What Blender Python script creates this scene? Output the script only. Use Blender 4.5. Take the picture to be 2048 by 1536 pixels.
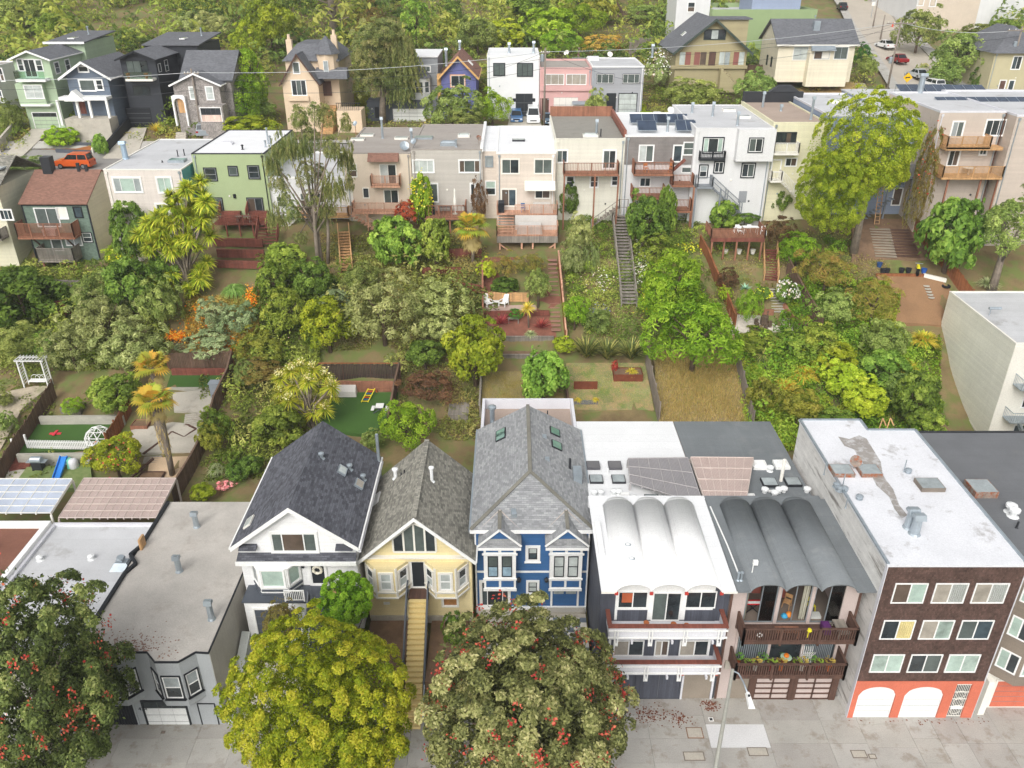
import bpy,math,random
import numpy as np
from math import radians as R,sin,cos,pi,tan,atan,sqrt
random.seed(7); rng = np.random.default_rng(7)
SC = bpy.context.scene; COL = SC.collection
for o in list(bpy.data.objects):bpy.data.objects.remove(o)
# ---- camera
FPX,PITCH,CZ = 1640.0,R(28.0),42.5
cd = bpy.data.cameras.new('camera'); cam = bpy.data.objects.new('camera',cd); COL.objects.link(cam)
cam.location = (0,0,CZ); cam.rotation_euler = (pi/2-PITCH,0,0)
cd.sensor_width = 36; cd.lens = 36*FPX/2048; cd.clip_end = 3000; cd.clip_start = .5
SC.camera = cam
# ---- world, sun, exposure
SUN_EL,SUN_AZ = R(42),R(200)
w = bpy.data.worlds.new('World'); SC.world = w; w.use_nodes = True
nt = w.node_tree; bg = nt.nodes['Background']
sky = nt.nodes.new('ShaderNodeTexSky'); sky.sky_type = 'NISHITA'; sky.sun_disc = False
sky.sun_elevation = SUN_EL; sky.sun_rotation = SUN_AZ; sky.dust_density = 4; sky.air_density = 1.0; sky.ozone_density = 1
hs = nt.nodes.new('ShaderNodeHueSaturation'); hs.inputs['Saturation'].default_value = .12
nt.links.new(sky.outputs[0],hs.inputs['Color']); nt.links.new(hs.outputs[0],bg.inputs['Color'])
bg.inputs['Strength'].default_value = .15
sl = bpy.data.lights.new('sun','SUN'); sun = bpy.data.objects.new('sun',sl); COL.objects.link(sun)
sl.energy = .95; sl.angle = R(40); sl.color = (1,.95,.88)
sun.rotation_euler = (pi/2-SUN_EL,0,pi-SUN_AZ)
SC.view_settings.view_transform = 'Standard'; SC.view_settings.look = 'None'
SC.view_settings.gamma = 1; SC.view_settings.use_curve_mapping = False
SC.view_settings.exposure = .47
SC.render.engine = 'CYCLES'
SC.cycles.max_bounces = 6; SC.cycles.diffuse_bounces = 3; SC.cycles.transparent_max_bounces = 6; SC.cycles.volume_bounces = 0
# ---- photo pixel -> place
CP,SP = cos(PITCH),sin(PITCH)
def ray(px,py):
 u,v = (px-1024)/FPX,(py-768)/FPX
 return(u,CP-v*SP,-(SP+v*CP))
def atY(px,py,Y):
 r = ray(px,py); t = Y/r[1]; return(r[0]*t,Y,CZ+r[2]*t)
def atZ(px,py,z):
 r = ray(px,py); t = (z-CZ)/r[2]; return(r[0]*t,r[1]*t,z)
def atX(px,py,X):
 r = ray(px,py); t = X/r[0]; return(X,r[1]*t,CZ+r[2]*t)
def proj(x,y,z):
 d = y*CP-(z-CZ)*SP; v = -(z-CZ)*CP-y*SP
 return(1024+x/d*FPX,768+v/d*FPX,d)
PN = [(-400,-4),(24,-.5),(34,-.35),(37,-.3),(45,2.2),(52,3.6),(56,4),(61,5),(67,7),(70.5,8.5),(75,11.6),(80,14),(84,14.9),(87,16.3),(95,18.6),(104,19.3),(128,19.3),(138,20.2),(150,23.2),(200,34.5),(300,60),(500,110),(900,120)]
PL = [(-400,-4),(24,-.5),(34,-.35),(37,-.3),(45,2.2),(52,3.6),(56,4),(61,5),(67,7),(70.5,7.8),(75,9),(80,10.4),(87,11.8),(93,14),(99,17.9),(110,18),(118,20.3),(138,21.5),(150,24),(200,35.5),(300,60),(500,110),(900,120)]
PR = [(-400,-4),(24,-.5),(34,-.35),(37,-.3),(45,.6),(52,1.5),(56,2),(61,2.8),(67,5),(70.5,7),(75,10.6),(80,14.2),(87,16.5),(95,18.6),(104,19.5),(128,20.5),(138,21.6),(150,23),(200,29),(300,46),(500,95),(900,110)]
PRF = [tuple(np.array(c)for c in zip(*P))for P in(PN,PL,PR)]
from bisect import bisect_right
PRL = [([p[0]for p in P],[p[1]for p in P])for P in(PN,PL,PR)]
def prof(k,y):
 X,Z = PRL[k]; i = min(max(bisect_right(X,y)-1,0),len(X)-2); return Z[i]+(Z[i+1]-Z[i])*min(1,max(0,(y-X[i])/(X[i+1]-X[i])))
def sm(a,b,x):t = min(1,max(0,(x-a)/(b-a))); return t*t*(3-2*t)
def gz(x,y):
 l = 1-sm(-46,-30,x); r = sm(24,44,x)if y<88 else sm(34,66,x)
 z = prof(0,y)
 if l>0:z = z*(1-l)+prof(1,y)*l
 if r>0:z = z*(1-r)+prof(2,y)*r
 return z
def gp(px,py):
 r = ray(px,py); t = 30.;
 while t<600:
  if CZ+r[2]*t<gz(r[0]*t,r[1]*t):break
  t+=.5
 a,b = t-.5,t
 for _ in range(12):
  m = (a+b)/2
  if CZ+r[2]*m<gz(r[0]*m,r[1]*m):b = m
  else:a = m
 return(r[0]*b,r[1]*b,gz(r[0]*b,r[1]*b))
def gzv(x,y):
 S_ = lambda a,b,t:(lambda u:u*u*(3-2*u))(np.clip((t-a)/(b-a),0,1))
 l = 1-S_(-46,-30,x); r = np.where(y<88,S_(24,44,x),S_(34,66,x)); z = np.interp(y,*PRF[0]); z = z*(1-l)+np.interp(y,*PRF[1])*l; return z*(1-r)+np.interp(y,*PRF[2])*r
def gpv(px,py):
 u,v = (px-1024)/FPX,(py-768)/FPX; r1 = CP-v*SP; r2 = -(SP+v*CP); lo = np.full(px.shape,30.); hi = np.full(px.shape,np.nan)
 for t in np.arange(30,330,1.0):
  h = np.isnan(hi)&(CZ+r2*t<gzv(u*t,r1*t)); hi[h] = t
 hi = np.where(np.isnan(hi),330,hi); lo = hi-1
 for _ in range(9):m = (lo+hi)/2; h = CZ+r2*m<gzv(u*m,r1*m); hi = np.where(h,m,hi); lo = np.where(h,lo,m)
 return np.stack([u*hi,r1*hi,gzv(u*hi,r1*hi)],-1)
ZR = {1:(0,0,2.9257),2:(680,0,2.9257),3:(1348,0,2.9257),4:(0,480,2.9257),5:(680,480,2.9257),6:(1348,480,2.9257),'A':(0,960,2.667),'B':(450,820,2.7307),'C':(1140,820,3.2),'D':(1180,1130,3.531),'E':(1560,820,4.043),'F':(1600,1120,3.692),'G':(900,1000,5.12)}
def zp(k,x,y):o = ZR[k]; return(o[0]+x/o[2],o[1]+y/o[2])
# ---- mesh builder
class MB:
 def __init__(s):s.v = []; s.f = []
 def add(s,vs,fs):
  n = len(s.v); s.v+=[tuple(p)for p in vs]; s.f+=[tuple(i+n for i in f)for f in fs]; return s
 def hexa(s,p):return s.add(p,[(0,3,2,1),(4,5,6,7),(0,1,5,4),(1,2,6,5),(2,3,7,6),(3,0,4,7)])
 def box(s,x0,x1,y0,y1,z0,z1):
  return s.hexa([(x0,y0,z0),(x1,y0,z0),(x1,y1,z0),(x0,y1,z0),(x0,y0,z1),(x1,y0,z1),(x1,y1,z1),(x0,y1,z1)])
 def bf(s,F,a0,a1,z0,z1,o0,o1):
  return s.hexa([F(a0,z0,o1),F(a1,z0,o1),F(a1,z0,o0),F(a0,z0,o0),F(a0,z1,o1),F(a1,z1,o1),F(a1,z1,o0),F(a0,z1,o0)])
 def ring(s,F,a0,a1,z0,z1,w,o0,o1,wb=None):
  wb = w if wb is None else wb
  s.bf(F,a0,a1,z1-w,z1,o0,o1); s.bf(F,a0,a1,z0,z0+wb,o0,o1)
  s.bf(F,a0,a0+w,z0+wb,z1-w,o0,o1); return s.bf(F,a1-w,a1,z0+wb,z1-w,o0,o1)
 def ext(s,poly,z0,z1):
  n = len(poly)
  s.add([(x,y,z0)for x,y in poly]+[(x,y,z1)for x,y in poly],[tuple(range(n))[::-1],tuple(range(n,2*n))]+[(i,(i+1)%n,n+(i+1)%n,n+i)for i in range(n)]); return s
 def slab(s,pts,t,up=None):
  p = [np.array(q,float)for q in pts]; n = np.cross(p[1]-p[0],p[2]-p[0]); n/=np.linalg.norm(n)
  if n[2]<0:p = p[::-1]; n = -n
  k = len(p); q = [a-n*t for a in p]
  return s.add([tuple(a)for a in p]+[tuple(a)for a in q],[tuple(range(k)),tuple(range(k,2*k))[::-1]]+[(i,k+i,k+(i+1)%k,(i+1)%k)for i in range(k)])
 def tube(s,pts,rad,n=8,cap=True):
  pts = [np.array(p,float)for p in pts]; k0 = len(s.v); m = len(pts)
  if not hasattr(rad,'__len__'):rad = [rad]*m
  for i,p in enumerate(pts):
   t = pts[min(i+1,m-1)]-pts[max(i-1,0)]; t/=(np.linalg.norm(t)+1e-9)
   a = np.cross(t,(0,0,1))if abs(t[2])<.95 else np.cross(t,(1,0,0)); a/=np.linalg.norm(a); b = np.cross(t,a)
   for j in range(n):
    q = p+(a*cos(2*pi*j/n)+b*sin(2*pi*j/n))*rad[i]; s.v.append(tuple(q))
  for i in range(m-1):
   for j in range(n):
    a = k0+i*n+j; b = k0+i*n+(j+1)%n; s.f.append((a,b,b+n,a+n))
  if cap:s.f.append(tuple(k0+j for j in range(n))[::-1]); s.f.append(tuple(k0+(m-1)*n+j for j in range(n)))
  return s
 def bar(s,p,q,w,h=None):
  h = h or w; p = np.array(p,float); q = np.array(q,float); t = q-p; t/=np.linalg.norm(t)
  a = np.cross(t,(0,0,1))if abs(t[2])<.98 else np.array((1.,0,0)); a/=np.linalg.norm(a); b = np.cross(a,t)
  c = [(-1,-1),(1,-1),(1,1),(-1,1)]
  return s.hexa([tuple(p+a*i*w/2+b*j*h/2)for i,j in c]+[tuple(q+a*i*w/2+b*j*h/2)for i,j in c])
 def lathe(s,c,prof_,n=12):
  k0 = len(s.v); m = len(prof_)
  for r,z in prof_:
   for j in range(n):s.v.append((c[0]+r*cos(2*pi*j/n),c[1]+r*sin(2*pi*j/n),c[2]+z))
  for i in range(m-1):
   for j in range(n):a = k0+i*n+j; b = k0+i*n+(j+1)%n; s.f.append((a,b,b+n,a+n))
  s.f.append(tuple(k0+j for j in range(n))[::-1]); s.f.append(tuple(k0+(m-1)*n+j for j in range(n))); return s
 def mesh(s,name,mat,off=(0,0,0),smooth=False):
  me = bpy.data.meshes.new(name); ox,oy,oz = off
  me.from_pydata([(x-ox,y-oy,z-oz)for x,y,z in s.v],[],s.f)
  if mat:me.materials.append(mat)
  n = len(me.polygons)
  if n:
   nv = np.zeros(n*3,np.float32); me.polygons.foreach_get('normal',nv); nv = nv.reshape(-1,3)
   lt = np.zeros(n,np.int32); me.polygons.foreach_get('loop_total',lt)
   li = np.zeros(len(me.loops),np.int32); me.loops.foreach_get('vertex_index',li)
   co = np.array(s.v,np.float32)[li]; nn = np.repeat(nv,lt,0)
   hor = np.abs(nn[:,2])>.985
   t = np.stack([-nn[:,1],nn[:,0],0*nn[:,0]],1); ln = np.linalg.norm(t,axis=1,keepdims=True)+1e-9; t = t/ln
   t[hor] = (1,0,0); b = np.cross(nn,t); b[hor] = (0,1,0)
   uv = np.stack([(co*t).sum(1),(co*b).sum(1)],1).astype(np.float32)
   ul = me.uv_layers.new(name='UVMap'); ul.data.foreach_set('uv',uv.ravel())
   if smooth:me.polygons.foreach_set('use_smooth',np.ones(n,bool))
  me.update(); return me
def props(o,label=None,cat=None,group=None,kind=None):
 if label:o['label'] = label
 if cat:o['category'] = cat
 if group:o['group'] = group
 if kind:o['kind'] = kind
 return o
def link(name,data,parent=None,loc=None):
 o = bpy.data.objects.new(name,data); COL.objects.link(o)
 if parent:o.parent = parent
 if loc:o.location = loc
 return o
class Thing:
 def __init__(s,name,label,cat,loc,group=None,rz=0,local=False):
  s.loc = loc; s.local = local; s.root = link(name,None,None,loc); s.root.rotation_euler[2] = rz
  s.root.empty_display_size = .2; props(s.root,label,cat,group)
 def part(s,name,mb,mat,parent=None,label=None,kind=None,smooth=False):
  o = link(name,mb.mesh(name,mat,(0,0,0)if s.local else s.loc,smooth),parent or s.root)
  return props(o,label,kind=kind)
def single(name,label,cat,mb,mat,loc,group=None,kind=None,smooth=False):
 o = link(name,mb.mesh(name,mat,loc,smooth),None,loc); return props(o,label,cat,group,kind)
def struct(name,mb,mat,smooth=False):
 return props(link(name,mb.mesh(name,mat,(0,0,0),smooth)),kind='structure')
def copy_tree(o,parent=None):
 c = o.copy(); COL.objects.link(c); c.parent = parent
 for ch in o.children:copy_tree(ch,c)
 return c
def FY(Y,sgn=1):
 return lambda a,z,o:(a,Y-o*sgn,z)
def FX(X,sgn=1):
 return(lambda a,z,o:(X+o,a,z))if sgn>0 else(lambda a,z,o:(X-o,-a,z))
def FD(p,q):
 dx,dy = q[0]-p[0],q[1]-p[1]; L = sqrt(dx*dx+dy*dy); dx/=L; dy/=L
 return(lambda a,z,o:(p[0]+dx*a+dy*o,p[1]+dy*a-dx*o,z)),L
 # ---- materials (all procedural)
def lin(c):
 if isinstance(c,str):c = tuple(int(c[i:i+2],16)/255 for i in(0,2,4))
 return tuple((x/12.92 if x<=.04045 else((x+.055)/1.055)**2.4)for x in c)
_M = {}
def N(nt,t,**kw):
 n = nt.nodes.new(t)
 for k,v in kw.items():
  if k in n.inputs:n.inputs[k].default_value = v
  else:setattr(n,k,v)
 return n
def mixc(nt,fac,a,b,mode='MIX'):
 m = nt.nodes.new('ShaderNodeMix'); m.data_type = 'RGBA'; m.blend_type = mode
 for i,x in((0,fac),(6,a),(7,b)):
  if hasattr(x,'is_output'):nt.links.new(x,m.inputs[i])
  else:m.inputs[i].default_value = x if i==0 else(*x[:3],1)
 return m.outputs[2]
def math_(nt,op,a,b=None,c=None):
 m = nt.nodes.new('ShaderNodeMath'); m.operation = op
 for i,x in enumerate((a,b,c)):
  if x is None:continue
  if hasattr(x,'is_output'):nt.links.new(x,m.inputs[i])
  else:m.inputs[i].default_value = x
 return m.outputs[0]
def ramp(nt,fac,stops):
 r = nt.nodes.new('ShaderNodeValToRGB'); nt.links.new(fac,r.inputs[0]); e = r.color_ramp.elements
 while len(e)<len(stops):e.new(.5)
 for el,(p,c)in zip(e,stops):el.position = p; el.color = (*c[:3],1)if hasattr(c,'__len__')else(c,c,c,1)
 return r.outputs[0]
def mat(name,col,rough=.75,var=.14,vs=.6,pat=None,p=.15,q=.3,bump=.25,metal=0,spec=.3,dirt=0,dcol='5a5248',dsc=.5,dth=.55,axis=1,streak=0,dst=None,cvar=.12,col2=None,alpha=1):
 if name in _M:return _M[name]
 m = bpy.data.materials.new(name); _M[name] = m; m.use_nodes = True; nt = m.node_tree
 b = nt.nodes['Principled BSDF']; L = nt.links.new
 b.inputs['Roughness'].default_value = rough; b.inputs['Metallic'].default_value = metal; b.inputs['Specular IOR Level'].default_value = spec
 c = lin(col); tc = N(nt,'ShaderNodeTexCoord'); uv = N(nt,'ShaderNodeUVMap'); uv.uv_map = 'UVMap'
 def noise(scale,detail=4,src=tc.outputs['Object'],rough_=.6,sx=None):
  n = N(nt,'ShaderNodeTexNoise',Scale=scale,Detail=detail,Roughness=rough_)
  if sx:mp = N(nt,'ShaderNodeMapping'); mp.inputs['Scale'].default_value = sx; L(src,mp.inputs[0]); src = mp.outputs[0]
  L(src,n.inputs['Vector']); return n.outputs['Fac']
 big = noise(vs); fine = noise(14,5)
 a = tuple(max(0,x*(1-var))for x in c); d = tuple(min(1,x*(1+var))for x in c)
 cc = mixc(nt,ramp(nt,big,[(.3,0),(.7,1)]),a,d)
 cc = mixc(nt,.35,cc,ramp(nt,fine,[(.3,(.7,)*3),(.7,(1.25,)*3)]),'MULTIPLY')
 h = math_(nt,'MULTIPLY',fine,.02)
 sp = N(nt,'ShaderNodeSeparateXYZ'); L(uv.outputs[0],sp.inputs[0])
 if pat in('siding','planks','cor','seams'):
  t = math_(nt,'DIVIDE',sp.outputs[axis],p); fr = math_(nt,'FRACT',t); fl = math_(nt,'FLOOR',t)
  wn = N(nt,'ShaderNodeTexWhiteNoise',noise_dimensions='1D'); L(fl,wn.inputs['W'])
  if pat=='cor':hh = math_(nt,'SINE',math_(nt,'MULTIPLY',t,2*pi)); h = math_(nt,'MULTIPLY',hh,p*.2)
  else:
   g = ramp(nt,fr,[(0,0),(.06,1),(.94,1),(1,.0)])if pat!='siding' else ramp(nt,fr,[(0,1),(.88,.55),(.95,0),(1,0)])
   h = math_(nt,'ADD',h,math_(nt,'MULTIPLY',g,.02 if pat!='seams' else .006))
   if pat=='seams':cc = mixc(nt,.3,cc,ramp(nt,fr,[(0,(.35,)*3),(.035,(1,)*3),(1,(1,)*3)]),'MULTIPLY')
   cc = mixc(nt,cvar if pat!='planks' else max(cvar,.4),cc,ramp(nt,wn.outputs[0],[(0,(.55,)*3),(1,(1.3,)*3)]),'MULTIPLY')
   if pat=='planks':cc = mixc(nt,.45,cc,ramp(nt,noise(9,4,uv.outputs[0],sx=((1,.06,1)if axis==0 else(.06,1,1))),[(.3,(.6,)*3),(.7,(1.3,)*3)]),'MULTIPLY')
 if pat=='shingle':
  br = N(nt,'ShaderNodeTexBrick',Scale=1,offset=.5); br.inputs['Brick Width'].default_value = q; br.inputs['Row Height'].default_value = p
  br.inputs['Mortar Size'].default_value = .006; br.inputs['Mortar Smooth'].default_value = .3; br.inputs['Bias'].default_value = 0
  br.inputs['Color1'].default_value = (.62,.62,.62,1); br.inputs['Color2'].default_value = (1.35,1.33,1.3,1); br.inputs['Mortar'].default_value = (.5,.5,.5,1)
  L(uv.outputs[0],br.inputs['Vector']); cc = mixc(nt,cvar*3.5,cc,br.outputs['Color'],'MULTIPLY')
  fr = math_(nt,'FRACT',math_(nt,'DIVIDE',sp.outputs[1],p))
  h = math_(nt,'ADD',h,math_(nt,'MULTIPLY',ramp(nt,fr,[(0,1),(.9,.3),(1,0)]),.02))
  h = math_(nt,'SUBTRACT',h,math_(nt,'MULTIPLY',br.outputs['Fac'],.012))
 if col2:cc = mixc(nt,ramp(nt,noise(vs*2.3,6),[(.45,0),(.6,1)]),cc,lin(col2))
 if streak:cc = mixc(nt,math_(nt,'MULTIPLY',ramp(nt,noise(1.1,5,uv.outputs[0],sx=(2.6,.16,1)),[(.5,0),(.72,1)]),streak),cc,lin(dcol))
 if dirt:
  f = math_(nt,'MULTIPLY',ramp(nt,(noise(dsc,7,rough_=.68)if not dst else noise(dsc,7,uv.outputs[0],.68,dst)),[(dth,0),(dth+.12,1)]),dirt); cc = mixc(nt,f,cc,lin(dcol))
 L(cc,b.inputs['Base Color'])
 if bump:
  bn = N(nt,'ShaderNodeBump',Strength=min(1,bump*2),Distance=1.0); L(h,bn.inputs['Height']); L(bn.outputs[0],b.inputs['Normal'])
 return m
def glass(name,col,rough=.06,spec=.6,var=.25):
 if name in _M:return _M[name]
 m = mat(name,col,rough=rough,var=var,vs=.9,bump=0,spec=spec); return m
def clear(name,col=(.9,.95,.93),op=.3):
 if name in _M:return _M[name]
 m = bpy.data.materials.new(name); _M[name] = m; m.use_nodes = True; nt = m.node_tree; o = nt.nodes['Material Output']
 t = N(nt,'ShaderNodeBsdfTransparent'); t.inputs[0].default_value = (*col,1); g = N(nt,'ShaderNodeBsdfGlossy',Roughness=.03)
 fr = N(nt,'ShaderNodeFresnel',IOR=1.5); a = math_(nt,'ADD',fr.outputs[0],op*.3); mx = N(nt,'ShaderNodeMixShader')
 nt.links.new(a,mx.inputs[0]); nt.links.new(t.outputs[0],mx.inputs[1]); nt.links.new(g.outputs[0],mx.inputs[2]); nt.links.new(mx.outputs[0],o.inputs[0]); return m
def leafmat(name,cols,hue=.02,val=.2,trans=.4,rough=.6,gain=1.5):
 if name in _M:return _M[name]
 m = bpy.data.materials.new(name); _M[name] = m; m.use_nodes = True; nt = m.node_tree; L = nt.links.new
 b = nt.nodes['Principled BSDF']; o = nt.nodes['Material Output']; b.inputs['Roughness'].default_value = rough; b.inputs['Specular IOR Level'].default_value = .25
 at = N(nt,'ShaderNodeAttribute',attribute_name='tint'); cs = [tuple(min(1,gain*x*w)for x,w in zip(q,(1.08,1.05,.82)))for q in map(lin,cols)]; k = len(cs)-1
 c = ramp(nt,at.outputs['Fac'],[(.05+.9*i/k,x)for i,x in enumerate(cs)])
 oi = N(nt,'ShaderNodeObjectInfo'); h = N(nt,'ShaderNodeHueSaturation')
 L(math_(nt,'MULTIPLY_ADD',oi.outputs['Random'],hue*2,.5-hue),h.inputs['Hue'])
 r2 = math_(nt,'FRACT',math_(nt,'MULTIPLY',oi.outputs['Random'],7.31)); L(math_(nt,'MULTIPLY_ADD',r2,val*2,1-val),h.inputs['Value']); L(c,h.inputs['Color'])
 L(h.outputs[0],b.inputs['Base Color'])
 tr = N(nt,'ShaderNodeBsdfTranslucent'); L(h.outputs[0],tr.inputs[0]); mx = N(nt,'ShaderNodeMixShader'); mx.inputs[0].default_value = trans
 L(b.outputs[0],mx.inputs[1]); L(tr.outputs[0],mx.inputs[2]); L(mx.outputs[0],o.inputs[0]); return m
WHITE = mat('white_paint','ebebe9',.5,.04,bump=.1); OFFW = mat('off_white_paint','e6e3da',.55,.06,bump=.1)
BLACKP = mat('black_paint','22252a',.5,.1,bump=.1); DKFR = mat('dark_frame','2c3034',.4,.1,bump=0)
GL_D = glass('glass_dark','30373a',.05,.8,.5); GL_M = glass('glass_mid','59625f'); GL_G = glass('glass_green_blind','a9bdb2',.12); GL_B = glass('glass_beige_blind','a39c90',.12)
GL_W = glass('glass_white_curtain','b9c0bd',.12); GL_R = glass('glass_roof','6f9084',.05,.8); GL_S = glass('glass_sky','9aa2a3',.05,.8); GL_BR=glass('glass_brown','5f5248',.1)
GALV = mat('galvanised_metal','a9b3ba',.4,.12,1.5,metal=.6,bump=.05); DKMET = mat('dark_metal','3a3c40',.45,.1,metal=.4,bump=.05); RUST = mat('rust','8f8278',.85,.3,3,dirt=.9,dcol='94502c',dsc=2.5,dth=.48)
PVC = mat('white_pipe','e4e6e6',.45,.05,bump=0); CONC = mat('concrete','b4aea2',.85,.1,.8,dirt=.4,dsc=1.2,dcol='86796a')
BARK = mat('bark','6a5a4b',.9,.3,2,pat='planks',p=.12,axis=0,bump=.6); BARKG = mat('bark_grey','8b7f72',.9,.3,2,pat='planks',p=.15,axis=0,bump=.6)
FENCE = mat('fence_wood','6b5647',.85,.25,.8,pat='planks',p=.15,axis=0); FENCEG = mat('fence_grey_wood','8a8076',.85,.25,.8,pat='planks',p=.15,axis=0)
FENCER = mat('fence_red_wood','8f5a3a',.8,.2,.8,pat='planks',p=.15,axis=0); REDW = mat('redwood','966852',.7,.2,1,pat='planks',p=.14,axis=0); PINKW = mat('cedar_deck','c89a80',.7,.15,1,pat='planks',p=.14,axis=0)
DKWOOD = mat('dark_brown_wood','5e463c',.7,.2,1,pat='planks',p=.12,axis=0); TANW = mat('tan_wood','c49a6c',.65,.15,1,pat='planks',p=.14,axis=0); GREYW = mat('grey_wood','8c857c',.85,.2,1,pat='planks',p=.14,axis=0)
MAROON = mat('maroon_wood','7d4a3e',.65,.2,1,pat='planks',p=.14,axis=0); BRICKR = mat('terracotta','a8603f',.8,.2,2)
SOIL = mat('soil','7d6550',.95,.25,.9,dirt=.5,dcol='5a4636',dsc=1.5); CORTEN = mat('corten_steel','74402c',.8,.25,2)
# ---- building kit
GREYLN = mat('joint_grey','7d7f80',.8); WRND = random.Random(4); GL_D2 = glass('glass_blue_dark','3d4a50',.04,.8,.5)
def win(T,F,a0,a1,z0,z1,g=(2,1),fm=WHITE,panes=GL_D,trim=0,tm=None,fw=.06,sill=0,name='window',out=0,split=None,parent=None):
 m = MB(); m.ring(F,a0,a1,z0,z1,fw,out-.02,out+.05)
 c,r = g; cw = (a1-a0)/c
 cuts = [a0+(a1-a0)*s for s in split]if split else[a0+cw*i for i in range(1,c)]
 for x in cuts:m.bf(F,x-fw*.45,x+fw*.45,z0+fw,z1-fw,out-.02,out+.045)
 for j in range(1,r):z = z0+(z1-z0)*j/r; m.bf(F,a0+fw,a1-fw,z-fw*.45,z+fw*.45,out-.02,out+.04)
 W = T.part(name,m,fm,parent)
 xs = [a0]+cuts+[a1]; k = 0
 for j in range(r):
  for i in range(len(xs)-1):
   pm = panes[k%len(panes)]if isinstance(panes,(list,tuple))else panes; k+=1
   if pm is GL_D:pm = WRND.choice((GL_D,GL_D,GL_D,GL_M,GL_D2,GL_BR))
   b = MB(); e = fw*.45
   b.bf(F,xs[i]+e,xs[i+1]-e,z0+(z1-z0)*j/r+e,z0+(z1-z0)*(j+1)/r-e,out-.05,out+.012)
   if parent is None:T.part('pane',b,pm,W)
   else:T.part('pane',b,pm,parent)
 if trim:
  b = MB(); b.ring(F,a0-trim,a1+trim,z0-trim,z1+trim,trim,out-.02,out+.075); T.part('casing',b,tm or fm,W)
 if sill:b = MB(); b.bf(F,a0-trim-.06,a1+trim+.06,z0-trim-.07,z0-trim,out-.02,out+.14); T.part('sill',b,tm or fm,W)
 return W
def prect(Y,k,x0,y0,x1,y1):
 a = zp(k,x0,(y0+y1)/2); b = zp(k,x1,(y0+y1)/2); c = zp(k,(x0+x1)/2,y0); d = zp(k,(x0+x1)/2,y1)
 return atY(*a,Y)[0],atY(*b,Y)[0],atY(*d,Y)[2],atY(*c,Y)[2]
def pwin(T,Y,k,x0,y0,x1,y1,**kw):
 return win(T,FY(Y),*prect(Y,k,x0,y0,x1,y1),**kw)
def rail(T,pts,h,m,sp=.13,post=1.6,parent=None,bw=.04,pw=.09,tm=None,low=.1):
 r = MB(); b = MB()
 for p,q in zip(pts[:-1],pts[1:]):
  p = np.array(p,float); q = np.array(q,float); L = np.linalg.norm((q-p)[:2]); up = np.array((0,0,1.))
  r.bar(p+up*h,q+up*h,.09,.05); r.bar(p+up*low,q+up*low,.06,.05)
  n = max(1,int(round(L/post)))
  for i in range(n+1):c = p+(q-p)*i/n; r.bar(c-up*.05,c+up*(h+.03),pw)
  k = int(L/sp)
  for i in range(1,k):c = p+(q-p)*i/k; b.bar(c+up*low,c+up*h,bw)
 R_ = T.part('railing',r,tm or m,parent)
 if b.v:T.part('balusters',b,m,R_ if parent is None else parent,kind='stuff')
 return R_
def vent(T,x,y,z,h=.5,r=.08,m=None,cap=True,tilt=0,name='vent_pipe'):
 b = MB(); b.lathe((x,y,z),[(r*2,0),(r*1.1,.06),(r,.08),(r,h)]+([(r*1.7,h),(r*1.7,h+r*.9),(r*.4,h+r*1.5)]if cap else[]),10)
 return T.part(name,b,m or PVC)
def hood(T,x,y,z,h=1.0,r=.17,m=None):
 b = MB(); b.lathe((x,y,z),[(r*1.35,0),(r*1.1,.12),(r,.14),(r*.9,h)],12)
 b.hexa([(x-r*1.2,y-r*1.2,z+h-.1),(x+r*1.2,y-r*1.2,z+h-.1),(x+r*1.2,y+r*.9,z+h-.02),(x-r*1.2,y+r*.9,z+h-.02),(x-r*1.15,y-r*.7,z+h+.22),(x+r*1.15,y-r*.7,z+h+.22),(x+r*1.1,y+r*.7,z+h+.16),(x-r*1.1,y+r*.7,z+h+.16)])
 return T.part('flue',b,m or GALV)
def skyl(T,x,y,z,w=.6,d=.6,h=.14,fm=None,gm=None,dome=False):
 b = MB(); b.box(x-w/2,x+w/2,y-d/2,y+d/2,z-.02,z+h); f = T.part('skylight',b,fm or DKMET)
 g = MB(); e = .05
 if dome:g.hexa([(x-w/2+e,y-d/2+e,z+h),(x+w/2-e,y-d/2+e,z+h),(x+w/2-e,y+d/2-e,z+h),(x-w/2+e,y+d/2-e,z+h),(x-w/3,y-d/3,z+h+.12),(x+w/3,y-d/3,z+h+.12),(x+w/3,y+d/3,z+h+.12),(x-w/3,y+d/3,z+h+.12)])
 else:g.box(x-w/2+e,x+w/2-e,y-d/2+e,y+d/2-e,z+h-.05,z+h+.015)
 T.part('pane',g,gm or GL_S,f)
def sky_slope(T,px,py,X,w,l,gm=GL_R,fm=None,slope=None,nrm=None,pos=None):
 n = np.array(nrm,float); n/=np.linalg.norm(n); u = np.array((0,1.,0)); v = np.cross(n,u); c = np.array(pos)
 def P(a,b,o):return tuple(c+u*a+v*b+n*o)
 m = MB(); m.hexa([P(-l,-w,-.05),P(-l,w,-.05),P(l,w,-.05),P(l,-w,-.05),P(-l,-w,.1),P(-l,w,.1),P(l,w,.1),P(l,-w,.1)]); f = T.part('skylight',m,fm or DKMET)
 e = .07; g = MB(); g.hexa([P(-l+e,-w+e,.05),P(-l+e,w-e,.05),P(l-e,w-e,.05),P(l-e,-w+e,.05),P(-l+e,-w+e,.115),P(-l+e,w-e,.115),P(l-e,w-e,.115),P(l-e,-w+e,.115)]); T.part('pane',g,gm,f)
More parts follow.
